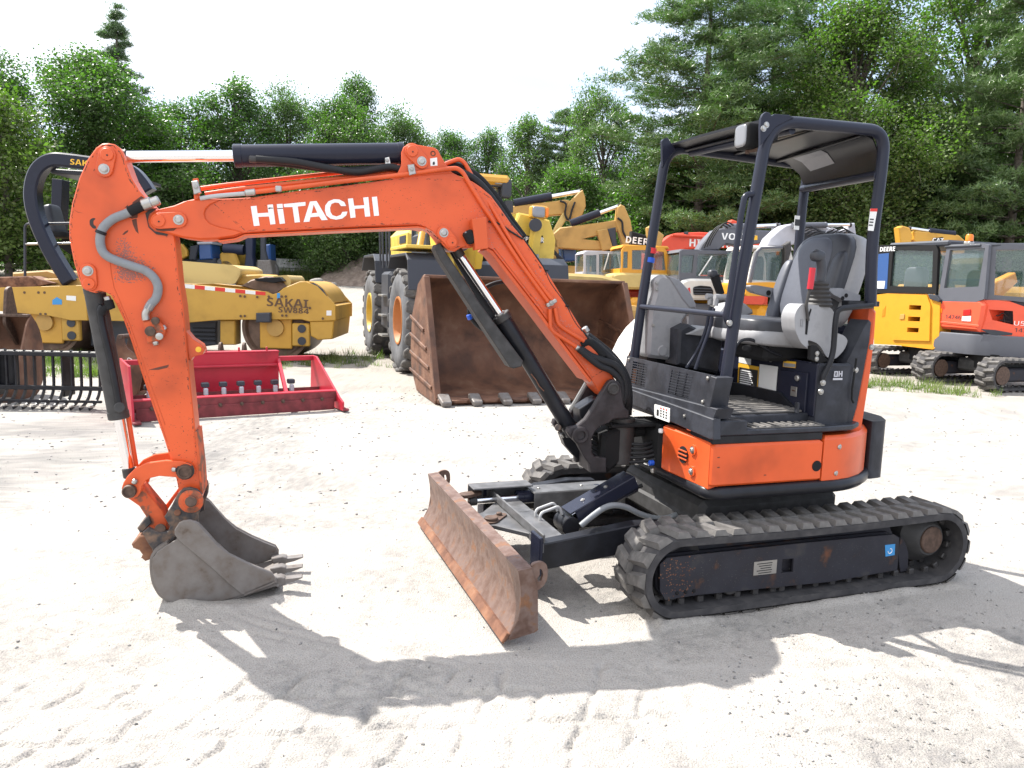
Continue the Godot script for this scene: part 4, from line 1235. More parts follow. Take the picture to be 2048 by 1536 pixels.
	put(root, "tail_rail", mb().bar(Vector3(.261,1.57,.6), Vector3(.511,1.569,.56), .05, .03), M("black_paint"), T)
	# right console, pedestal and far controls
	var rc := put(root, "right_console", mb().prism(round_poly(pv([-.403,1.709,-.347,1.703,-.27,1.675,-.209,1.619,-.166,1.566,-.137,1.516,-.151,1.489,-.219,1.437,-.228,1.37,-.233,1.308,-.237,1.166,-.463,1.191,-.462,1.476,-.431,1.606,-.441,1.666]), .03, 3), -.40, -.24, .02), M("seat_grey"), T)
	put(rc, "console_cap", mb().prism(pv([-.361,1.703,-.272,1.679,-.197,1.612,-.142,1.528,-.143,1.504,-.189,1.504,-.246,1.557,-.304,1.632]), -.30, -.232, .008), M("trim_grey"))
	put(rc, "moulded_boss", mb().lathe(PackedVector2Array([Vector2(.036, -.01), Vector2(.036, .0), Vector2(.030, .006), Vector2(0, .006)]), 22), M("seat_grey"), Transform3D(Basis(), Vector3(-.361,1.233,-.24)))
	for q in [Vector3(-.427,1.653,-.237), Vector3(-.428,1.614,-.237), Vector3(-.437,1.392,-.237)]: bolt(rc, q, .007, "bolt")
	put(root, "right_pedestal", mb().prism(pv([-.316,1.377,-.249,1.408,-.177,1.378,.006,1.314,-.014,1.098,-.31,1.155]), -.30, -.13, .015), M("dark_grey"), T)
	put(root.get_child(root.get_child_count() - 1), "pedestal_top", mb().prism(pv([-.274,1.347,-.196,1.38,-.127,1.396,-.016,1.343,-.014,1.313,-.14,1.333]), -.30, -.10, .006), M("seat_grey"))
	put(root, "control_box", mb().prism(pv([-.121,1.48,-.076,1.537,.022,1.56,.065,1.54,.115,1.505,.121,1.484,.047,1.461,-.119,1.452]), -.12, .0, .012), M("seat_grey"), T)
	put(root, "far_panel", mb().prism(pv([.475,1.59,.576,1.604,.583,1.527,.475,1.494]), -.27, -.25, .003), M("seat_grey"), T)
	for q in 2:
		var lv := put(root, "travel_lever", mb().tube(curve(p3([-.332,1.151,0,-.282,1.221,0,-.237,1.311,0,-.209,1.401,0,-.2,1.46,0,-.188,1.523,0]), 4) if q == 0 else curve(p3([-.306,1.15,.06,-.281,1.227,.06,-.25,1.316,.06,-.222,1.404,.06,-.214,1.463,.06,-.205,1.514,.06]), 4), .0105, 10), M("post_paint"), T)
		put(lv, "grip", mb().tube(p3([-.222,1.582,0,-.186,1.58,0]) if q == 0 else p3([-.205,1.58,.06,-.123,1.58,.06]), .018, 12), M("seat_grey"))
		put(lv, "stem", mb().tube(p3([-.196,1.579,0,-.194,1.534,0]) if q == 0 else p3([-.192,1.576,.06,-.196,1.529,.06]), .016, 10), M("seat_grey"))
	var j1: Vector3 = Vector3(-.029,1.563,-.16)
	var js2 := put(root, "joystick", mb().lathe(boot, 18, Transform3D(upz.scaled(Vector3(.8, .55, .8)), j1 + Vector3(0, -.05, 0))), M("boot"), T)
	put(js2, "grip", mb().tube(curve(p3([-.018,1.598,-.16,-.039,1.64,-.16,-.06,1.685,-.16,-.071,1.712,-.16]), 4), .024, 12, true, .03), M("matte_black"))
	put(js2, "grip_head", cushion(Vector3(-.087,1.721,-.16), Vector3(.06, .05, .055), .7), M("vinyl"))

func pinplate(parent: Node, a: Vector2, b: Vector2, r: float, z: float, mat := "orange") -> void:
	# link plate on the side of the boom: round pin end at a, bolt at b
	var o := put(parent, "pin_plate", mb().prism(pill(a, b, r), z, z + .014, .002), M(mat))
	put(o, "pin_cap", mb().lathe(PackedVector2Array([Vector2(r * .8, 0), Vector2(r * .8, .005), Vector2(r * .72, .008), Vector2(0, .008)]), 24), M(mat), Transform3D(Basis(), Vector3(a.x, a.y, z + .014)))
	put(o, "grease_nipple", mb().cyl(Vector3(a.x + .002, a.y - .004, z + .02), Vector3(a.x + .002, a.y - .004, z + .026), .004, 8), M("grease"))
	bolt(o, Vector3(b.x, b.y, z + .014), .0165, "zinc")

func exc_boom(root: Node3D, T: Transform3D) -> void:
	var w := .09
	var outline: PackedVector2Array = pv([-2.25,1.867,-2.245,1.886,-2.234,1.901,-2.202,1.923,-2.136,1.943,-2.094,1.964,-2.049,1.978,-1.994,1.986,-1.926,1.987,-1.853,1.994,-1.773,2.003,-1.562,2.046,-1.338,2.084,-1.123,2.127,-1.085,2.147,-.943,2.171,-.806,2.184,-.748,2.161,-.694,2.144,-.648,2.118,-.594,2.078,-.538,2.012,-.475,1.932,-.404,1.859,-.28,1.704,-.146,1.512,-.031,1.348,.109,1.166,.142,1.121,.188,1.054,.166,1.006,.105,.995,.061,1.035,.013,1.098,-.186,1.333,-.318,1.495,-.479,1.681,-.578,1.796,-.641,1.82,-.7,1.802,-.746,1.803,-.78,1.781,-.812,1.785,-.844,1.812,-.871,1.849,-.897,1.878,-.937,1.897,-.975,1.905,-1.269,1.881,-1.355,1.872,-1.822,1.826,-1.866,1.805,-1.946,1.792,-2.025,1.786,-2.098,1.793,-2.151,1.805,-2.206,1.818,-2.238,1.84])
	var boom := put(root, "boom", mb().prism(outline, -w, w, .005), M("orange"), T)
	# pressed end of the arm side: a thicker boss plate
	put(boom, "boss_plate", mb().prism(pv([-2.245,1.868,-2.234,1.896,-2.203,1.919,-2.136,1.938,-2.076,1.967,-1.994,1.981,-1.931,1.98,-1.974,1.956,-1.995,1.934,-2.002,1.913,-1.998,1.889,-1.978,1.867,-1.933,1.852,-1.865,1.841,-1.829,1.831,-1.87,1.812,-1.946,1.797,-2.025,1.791,-2.098,1.797,-2.151,1.809,-2.205,1.823,-2.233,1.843]), w, w + .007, .005), M("orange"))
	put(boom, "edge_chips", edge_chips(pv([-1.994,1.981,-1.773,2.001,-1.338,2.082,-1.085,2.144,-.747,2.155,-.593,2.073,-.403,1.854,-.146,1.507,.109,1.16,.013,1.104,-.319,1.506,-.578,1.804,-.7,1.807,-.812,1.79,-.976,1.91,-1.355,1.877,-1.822,1.831]), w + .0004, 260, 4), M("chip"))
	# HITACHI lettering
	var L := put(boom, "lettering", mb().prism(pv([-1.791,1.958,-1.764,1.962,-1.76,1.926,-1.71,1.932,-1.714,1.969,-1.688,1.973,-1.677,1.879,-1.701,1.875,-1.707,1.914,-1.757,1.909,-1.751,1.868,-1.778,1.864]), w, w + .0012, 0), M("white"))
	for q in [pv([-1.67,1.975,-1.643,1.978,-1.641,1.958,-1.668,1.954]), pv([-1.668,1.951,-1.641,1.954,-1.632,1.884,-1.657,1.88]),
		pv([-1.638,1.977,-1.534,1.993,-1.534,1.975,-1.571,1.969,-1.561,1.894,-1.586,1.89,-1.596,1.965,-1.636,1.962]),
		with_hole(pv([-1.513,1.996,-1.481,2.001,-1.427,1.911,-1.457,1.908,-1.469,1.926,-1.511,1.92,-1.516,1.898,-1.544,1.895]), pv([-1.495,1.982,-1.478,1.944,-1.505,1.939])),
		pv([-1.337,1.984,-1.347,2.003,-1.371,2.014,-1.397,2.014,-1.424,2.002,-1.439,1.981,-1.441,1.956,-1.434,1.933,-1.414,1.918,-1.387,1.914,-1.357,1.921,-1.337,1.938,-1.331,1.957,-1.356,1.954,-1.364,1.939,-1.384,1.93,-1.404,1.935,-1.414,1.951,-1.416,1.971,-1.409,1.99,-1.392,1.998,-1.374,1.997,-1.362,1.982]),
		pv([-1.329,2.02,-1.304,2.024,-1.298,1.987,-1.248,1.993,-1.254,2.03,-1.228,2.034,-1.218,1.939,-1.244,1.936,-1.249,1.978,-1.295,1.972,-1.291,1.93,-1.316,1.926]),
		pv([-1.211,2.035,-1.185,2.039,-1.174,1.945,-1.199,1.942])]:
		put(L, "letter", mb().prism(q, w, w + .0012, 0), M("white"))
	put(L, "scratch", mb().prism(pv([-1.711,1.954,-1.703,1.957,-1.687,1.956,-1.687,1.953,-1.7,1.952,-1.707,1.948]), w + .0012, w + .0016, 0), M("grease"))
	put(L, "scratch", mb().prism(pv([-1.668,1.955,-1.641,1.958,-1.642,1.955,-1.667,1.953]), w + .0012, w + .0016, 0), M("grease"))
	put(boom, "dirt_flecks", flecks(pv([-1.976,1.978,-1.12,2.112,-.653,2.103,-.428,1.855,-.647,1.846,-.939,1.909,-1.842,1.833]), w + .0003, 500, .002, .01, 8), M("chip"))
	put(boom, "dust_flecks", flecks(pv([-.653,2.103,-.486,1.931,.061,1.155,.034,1.098,-.536,1.746,-.728,1.842]), w + .0003, 500, .0022, .01, 9), M("trim_grey"))
	put(boom, "bottom_flange", mb().prism(pv([-1.943,1.787,-1.865,1.801,-1.821,1.822,-1.356,1.868,-.977,1.901,-.935,1.894,-.94,1.886,-.977,1.893,-1.356,1.86,-1.821,1.815,-1.863,1.794,-1.941,1.78]), -w - .014, w + .014, .001), M("orange"))
	put(boom, "front_flange", mb().prism(pv([.009,1.094,-.189,1.328,-.321,1.49,-.481,1.676,-.58,1.791,-.608,1.803,-.618,1.794,-.588,1.775,-.492,1.662,-.332,1.476,-.2,1.317,-.005,1.088]), -w - .014, w + .014, .001), M("orange_dull"))
	put(boom, "weld_bead", mb().tube(p3([-1.796,1.836,.09,-1.561,1.859,.09,-1.318,1.884,.09,-.976,1.915,.09]), .0028, 6), M("orange_dull"))
	put(boom, "weld_bead", mb().tube(p3([-.565,1.805,.09,-.468,1.692,.09,-.304,1.506,.09,-.178,1.347,.09,.002,1.132,.09]), .0028, 6), M("orange_dull"))
	# pins
	var ap: PackedVector2Array = pv([-2.202,1.867,-2.115,1.876,-1.012,2.271,-.963,2.225,-.801,1.828,-.844,1.873])
	pinplate(boom, ap[0], ap[1], .037, w + .007)
	pinplate(boom, ap[2], ap[3], .036, w + .006)
	pinplate(boom, ap[4], ap[5], .034, w + .008)
	put(boom, "grease_stain", mb().prism(pv([-2.264,1.901,-2.246,1.92,-2.209,1.929,-2.247,1.898,-2.256,1.869,-2.249,1.84,-2.226,1.819,-2.168,1.809,-2.172,1.8,-2.219,1.805,-2.252,1.836]), .078, .0835, 0), M("grease"))
	put(boom, "grease_stain", mb().prism(pv([-2.22,1.832,-2.19,1.831,-2.125,1.838,-2.139,1.825,-2.183,1.82,-2.214,1.823]), .097, .0976, 0), M("chip"))
	# bracket of the arm cylinder on top: two ears
	for sd in [1, -1]:
		var ear := put(boom, "cylinder_ear", mb().prism(pv([-1.096,2.135,-1.078,2.171,-1.064,2.201,-1.064,2.265,-1.054,2.291,-1.034,2.304,-1.007,2.309,-.899,2.299,-.879,2.289,-.863,2.26,-.833,2.217,-.801,2.179]), w - .012 if sd > 0 else -w - .006, w + .006 if sd > 0 else -w + .012, .003), M("orange"))
		if sd > 0:
			var lab := put(ear, "sticker", mb().prism(pv([-.919,2.243,-.883,2.251,-.88,2.211,-.916,2.206]), w + .006, w + .0072, 0), M("sticker"))
			put(lab, "pictogram", mb().prism(pv([-.904,2.227,-.896,2.23,-.893,2.218,-.898,2.212,-.906,2.214]), w + .0073, w + .0079, 0), M("black_ink"))
			put(ear, "hole", mb().lathe(PackedVector2Array([Vector2(.014, -.004), Vector2(.014, .0008), Vector2(.008, .0008), Vector2(.007, -.003)]), 16), M("rust"), Transform3D(Basis(), Vector3(-.904,2.269,.096)))
	# pipe clamps
	for q in [[pv([-1.036,2.2,-1.003,2.207,-.993,2.159,-1.026,2.149]), .10, .125], [pv([-2.053,2.056,-2.026,2.062,-2.012,2.007,-2.043,1.996]), .09, .125]]:
		var cl := put(boom, "pipe_clamp", mb().prism(q[0], q[1], q[2], .003), M("zinc"))
		var cc: Vector2 = (q[0][0] + q[0][2]) / 2
		bolt(cl, Vector3(cc.x, cc.y, q[2]), .008, "bolt")
	put(boom, "clamp_post", mb().prism(pv([-2.051,2.073,-2.029,2.077,-2.025,1.979,-2.047,1.973]), .05, .09, .003), M("orange"))
	# steel pipes along the boom
	put(boom, "steel_pipe", mb().tube(bend(p3([-1.772,2.025,.105,-1.559,2.064,.105,-1.319,2.108,.105,-1.147,2.136,.105,-.996,2.165,.105,-.84,2.195,.105,-.78,2.204,.105,-.748,2.184,.105,-.716,2.133,.105,-.636,2.018,.105,-.546,1.894,.105,-.426,1.731,.105,-.258,1.524,.105]), .05), .0115, 10), M("orange"))
	put(boom, "steel_pipe", mb().tube(bend(p3([-.886,2.199,.055,-.814,2.237,.055,-.761,2.258,.055,-.732,2.242,.055,-.693,2.179,.055,-.646,2.117,.055,-.592,2.022,.09,-.495,1.87,.1,-.354,1.675,.105,-.233,1.53,.105]), .04), .0115, 10), M("orange"))
	put(boom, "steel_pipe", mb().tube(bend(p3([-.251,1.492,.105,-.245,1.391,.105,-.224,1.364,.105,-.099,1.291,.105,-.072,1.274,.105]), .04), .0115, 10), M("orange"))
	put(boom, "steel_pipe", mb().tube(bend(p3([-.223,1.498,.105,-.203,1.416,.105,-.173,1.389,.105,-.047,1.319,.105]), .04), .0115, 10), M("orange"))
	put(boom, "steel_pipe", mb().tube(bend(p3([-2.034,2.045,-.06,-1.931,2.066,-.06,-1.561,2.131,-.06,-1.311,2.174,-.06,-1.049,2.217,-.06]), .05), .0115, 10), M("orange"))
	put(boom, "steel_pipe", mb().tube(bend(p3([-2.005,2.01,.03,-1.867,2.04,.03,-1.56,2.092,.03,-1.316,2.135,.03,-1.076,2.172,.03]), .05), .0115, 10), M("orange"))
	put(boom, "pipe_clip", mb().bar(Vector3(-.274,1.508,.11), Vector3(-.221,1.541,.11), .03, .022), M("zinc"))
	bolt(boom, Vector3(-.251,1.525,.125), .01, "bolt")
	put(boom, "pipe_clip", mb().box(Vector3(-1.66,2.046,.11), Vector3(.03, .028, .03), .004), M("zinc"))
	put(boom, "pipe_fitting", mb().cyl(Vector3(-1.815,2.017,.105), Vector3(-1.767,2.026,.105), .0165, 12), M("zinc"))
	put(boom, "grey_hose", mb().tube(curve(p3([-2.019,1.981,.1,-1.963,1.994,.1,-1.895,2.005,.1,-1.816,2.016,.1]), 4), .0105, 10), M("pale_hose"))
	put(boom, "pipe_fitting", mb().cyl(Vector3(-.093,1.285,.105), Vector3(-.051,1.263,.105), .017, 12), M("zinc"))
	put(boom, "pipe_fitting", mb().cyl(Vector3(-.022,1.389,.03), Vector3(-.003,1.364,.03), .02, 12), M("zinc"))
	# black sleeved hoses along the back
	put(boom, "hose_sleeve", mb().tube(curve(p3([-.828,2.226,.02,-.748,2.213,.02,-.667,2.177,.02,-.597,2.117,.02,-.526,2.037,.02,-.463,1.953,.02,-.393,1.871,.02]), 5), .033, 12, true, .026), M("matte_black"))
	put(boom, "hose_sleeve", mb().tube(curve(p3([-.795,2.199,.06,-.715,2.179,.06,-.642,2.133,.06,-.564,2.049,.06,-.493,1.959,.06,-.415,1.873,.06]), 5), .02, 10, true, .016), M("hose"))
	put(boom, "cable", mb().tube(curve(p3([-.408,1.862,.085,-.296,1.72,.085,-.25,1.635,.085,-.16,1.523,.085,-.097,1.419,.085,-.035,1.356,.085,-.017,1.334,.085]), 4), .006, 8), M("hose"))
	put(boom, "cable", mb().tube(curve(p3([-.606,1.943,.1,-.543,1.933,.1,-.488,1.899,.1,-.415,1.86,.1]), 4), .005, 8), M("hose"))
	for q in [Vector3(-.276,1.699,.085), Vector3(-.15,1.509,.085)]: put(boom, "cable_tie", mb().box(q, Vector3(.02, .008, .03), .002), M("matte_black"))
	# hose bundle at the foot
	for q in [[p3([-.067,1.274,.1,-.006,1.235,.1,.07,1.207,.1,.147,1.179,.1,.202,1.113,.1,.216,1.027,.1,.189,.949,.1,.176,.883,.05]), .023], [p3([-.025,1.327,.06,.037,1.293,.06,.115,1.231,.06,.195,1.166,.06,.243,1.079,.06,.248,.977,.06,.254,.879,0]), .025], [p3([.003,1.34,0,.079,1.283,0,.162,1.214,0,.24,1.138,0,.277,1.041,0,.277,.923,0,.29,.839,-.05]), .024], [p3([-.08,1.278,.12,-.028,1.234,.12,.048,1.181,.12,.116,1.153,.12,.173,1.096,.12,.189,1.016,.12,.175,.944,.12]), .018], [p3([.015,1.348,-.05,.094,1.296,-.05,.191,1.221,-.05,.269,1.124,-.05,.307,1.004,-.05,.308,.869,-.05]), .022]]:
		put(boom, "foot_hose", mb().tube(curve(q[0], 5), q[1], 12), M("hose"))
	put(boom, "hose_wrap", mb().tube(curve(p3([-.057,1.294,.07,-.01,1.311,.07,.039,1.277,.07,.084,1.232,.07]), 4), .028, 12), M("matte_black"))
	# box-shaped lamp guard below the elbow
	var lg := put(boom, "lamp_guard", mb().prism(pv([-.709,1.945,-.633,1.959,-.618,1.8,-.687,1.789]), .10, .17, .003), M("orange_dull"))
	put(lg, "lamp_body", mb().bar(Vector3(-.729,1.886,.13), Vector3(-.693,1.826,.13), .07, .05, .01), M("matte_black"))
	put(lg, "lamp_glass", mb().bar(Vector3(-.739,1.881,.13), Vector3(-.706,1.823,.13), .06, .012, .004), M("lens"))
	# arm cylinder on top
	var ac := cylinder(root, "arm_cylinder", Vector3(-1.046,2.274,0), Vector3(-1.867,2.204,0), Vector3(-2.399,2.162,0), .054, .0275, T)
	put(ac, "barrel_eye", mb().cyl(Vector3(-1.003,2.28,.03), Vector3(-.995,2.29,-.03), .045, 20), M("orange"))
	put(ac, "port", mb().cyl(Vector3(-1.798,2.186,.055), Vector3(-1.761,2.186,.055), .018, 12), M("dark_metal"))
	put(ac, "cylinder_hose", mb().tube(curve(p3([-1.765,2.188,.06,-1.689,2.188,.06,-1.583,2.186,.06,-1.463,2.172,.06,-1.342,2.158,.06,-1.268,2.158,.06,-1.188,2.178,.06,-1.118,2.193,.06,-1.052,2.182,.06]), 5), .018, 10), M("hose"))
	put(ac, "cylinder_hose", mb().tube(curve(p3([-1.749,2.185,.02,-1.584,2.177,.02,-1.439,2.167,.02,-1.315,2.171,.02,-1.165,2.19,.02,-1.047,2.193,.02]), 5), .016, 10), M("hose"))
	put(ac, "hose_bracket", mb().prism(pv([-1.143,2.236,-1.123,2.242,-1.115,2.208,-1.141,2.201]), .055, .062, .001), M("sticker"))
	bolt(ac, Vector3(-1.133,2.224,.062), .007, "bolt")
	# boom cylinder in front of the boom
	var bc := cylinder(root, "boom_cylinder", Vector3(-.052,.778,0), Vector3(-.497,1.444,0), Vector3(-.758,1.798,0), .046, .0225, T, "black_paint")
	put(bc, "end_cap", mb().cyl(Vector3(-.503,1.453,0), Vector3(-.482,1.423,0), .052, 24), M("dark_metal"))
	put(bc, "scratch", mb().tube(p3([-.33,1.128,.046,-.3,1.094,.046,-.281,1.06,.046,-.251,1.031,.046]), .003, 6), M("rust"))
	put(bc, "barrel_eye", mb().cyl(Vector3(-.028,.782,.05), Vector3(.01,.761,-.05), .05, 20), M("cast_iron"))
	put(bc, "greased_foot", mb().cyl(Vector3(-.163,.823,.055), Vector3(-.126,.801,-.055), .02, 10), M("bucket_dark"))
	put(bc, "rod_guard", mb().prism(pv([-.877,1.814,-.854,1.822,-.816,1.764,-.629,1.504,-.385,1.203,-.393,1.172,-.438,1.161,-.458,1.167,-.647,1.434,-.855,1.734,-.885,1.79]), -.05, .075, .006), M("dusty_black"))
	put(bc, "guard_arm", mb().prism(pv([-.786,1.785,-.762,1.796,-.518,1.446,-.38,1.195,-.408,1.184]), -.06, -.045, .002), M("black_paint"))
	put(bc, "rod_wiper", mb().cyl(Vector3(-.511,1.461,0), Vector3(-.494,1.436,0), .03, 20), M("zinc"))
	put(bc, "rod_clevis", mb().cyl(Vector3(-.789,1.826,.05), Vector3(-.771,1.831,-.05), .036, 20), M("dark_metal"))
	put(bc, "loose_hose", mb().tube(curve(p3([-.651,1.526,-.12,-.655,1.456,-.12,-.634,1.414,-.12,-.59,1.373,-.12,-.516,1.337,-.12,-.472,1.303,-.12]), 4), .012, 8), M("hose"))
	put(bc, "hose_tape", mb().cyl(Vector3(-.66,1.445,-.11), Vector3(-.648,1.417,-.11), .015, 10), M("blue_tape"))
	put(bc, "loose_hose", mb().tube(curve(p3([-.621,1.554,-.13,-.564,1.597,-.13,-.493,1.627,-.13,-.405,1.638,-.13]), 4), .012, 8), M("hose"))
	# swing bracket at the boom foot
	var br: PackedVector2Array = pv([.087,1.085,.101,1.101,.122,1.107,.152,1.098,.169,1.076,.177,1.033,.189,.973,.2,.947,.225,.929,.227,.886,.133,.882,.104,.86,.056,.843,.028,.818,.009,.776,.011,.695,.031,.669,.101,.658,.106,.574,.012,.577,.003,.624,-.035,.671,-.076,.744,-.123,.788,-.141,.814,-.133,.839,-.084,.846,-.035,.885,.01,.952,.051,1.026])
	var sw := mb()
	sw.prism(br, .105, .15, .006)
	var swo := put(root, "swing_bracket", sw, M("cast_iron"), T)
	put(swo, "far_plate", mb().prism(br, -.15, -.105, .006), M("cast_iron"))
	put(swo, "dark_bracket_core", mb().prism(pv([.102,.775,.212,.832,.289,.818,.297,.668,.144,.552,.092,.599]), -.10, .085, .02), M("matte_black"))  # block in matte black, painted for the shade in the bracket opening
	put(swo, "lower_web", mb().prism(pv([.024,.645,.118,.642,.122,.563,.027,.566]), -.10, .10, .01), M("cast_iron"))
	put(swo, "foot_pin", mb().lathe(PackedVector2Array([Vector2(.034, .0), Vector2(.034, .012), Vector2(.03, .016), Vector2(.022, .016), Vector2(.02, .012), Vector2(0, .012)]), 22), M("dark_metal"), Transform3D(Basis(), Vector3(.121,1.057,.148)))
	put(swo, "cylinder_pin", mb().lathe(PackedVector2Array([Vector2(.048, -.01), Vector2(.048, .02), Vector2(.042, .026), Vector2(.028, .026), Vector2(.026, .012), Vector2(0, .012)]), 24), M("cast_iron"), Transform3D(Basis(), Vector3(-.067,.799,.148)))
	put(swo, "swing_pin", mb().cyl(Vector3(Vector3(.241,.879,0).x, .87, .02), Vector3(Vector3(.241,.879,0).x, .60, .02), .075, 22), M("dark_metal"))
	put(swo, "hose_tray", mb().prism(pv([-.04,.927,.04,.978,.073,.989,.029,.876,-.03,.84]), -.06, .06, .004), M("black_paint"))
	put(swo, "far_lug", mb().prism(pv([-.09,.749,-.067,.803,-.029,.778,.04,.649,.141,.538,.102,.536,.003,.613,-.062,.682]), -.17, -.10, .004), M("black_paint"))
	put(swo, "grease_nipple", mb().cyl(Vector3(-.118,.77,-.02), Vector3(-.102,.749,-.02), .012, 10), M("zinc"))
	put(swo, "bracket_rail", mb().bar(Vector3(-.076,.913,0), Vector3(.015,1.072,0), .01, .02), M("zinc"))

# small irregular flakes strewn over an outline: matter with a grain, thinning out beyond the edge
func flecks(p: PackedVector2Array, z: float, count: int, size: float, edge: float, sd: int) -> MB:
	var r := RandomNumberGenerator.new()
	r.seed = sd
	var lo := p[0]; var hi := p[0]
	for q in p:
		lo = lo.min(q); hi = hi.max(q)
	var m := mb()
	var made := 0
	for i in count * 8:
		if made >= count: break
		var c := Vector2(r.randf_range(lo.x - edge, hi.x + edge), r.randf_range(lo.y - edge, hi.y + edge))
		var j := c + Vector2(r.randfn(0, edge), r.randfn(0, edge))
		if not Geometry2D.is_point_in_polygon(j, p): continue
		made += 1
		var s := size * r.randf_range(.35, 1.3)
		var a := r.randf() * TAU
		var k := []
		for e in 4:
			var d := Vector2.from_angle(a + TAU * e / 4.0) * s * r.randf_range(.4, 1.1)
			k.append(Vector3(c.x + d.x * 1.2, c.y + d.y, z + made * 1e-8))
		m.tri(k[0], k[1], k[2], Vector3.BACK, Vector3.BACK, Vector3.BACK); m.tri(k[0], k[2], k[3], Vector3.BACK, Vector3.BACK, Vector3.BACK)
	return m

# chips knocked out of the paint along an outline
func edge_chips(p: PackedVector2Array, z: float, count: int, sd: int) -> MB:
	var r := RandomNumberGenerator.new()
	r.seed = sd
	var m := mb()
	for i in count:
		var k := r.randi_range(0, p.size() - 1)
		var a := p[k]; var b := p[(k + 1) % p.size()]
		var d := (b - a).normalized()
		var inn := Vector2(-d.y, d.x)
		if not Geometry2D.is_point_in_polygon((a + b) / 2 + inn * .004, p): inn = -inn
		var c := a.lerp(b, r.randf()) + inn * (.006 + absf(r.randfn(0, .003)))
		var l := .003 + .012 * pow(r.randf(), 3.0); var h := .0012 + .003 * r.randf() * r.randf()
		var q := [c - d * l, c + inn * h + d * l * r.randf_range(-.4, .4), c + d * l, c - inn * h * .7]
		for e in [[0, 1, 2], [0, 2, 3]]:
			m.tri(Vector3(q[e[0]].x, q[e[0]].y, z), Vector3(q[e[1]].x, q[e[1]].y, z), Vector3(q[e[2]].x, q[e[2]].y, z), Vector3.BACK, Vector3.BACK, Vector3.BACK)
	return m

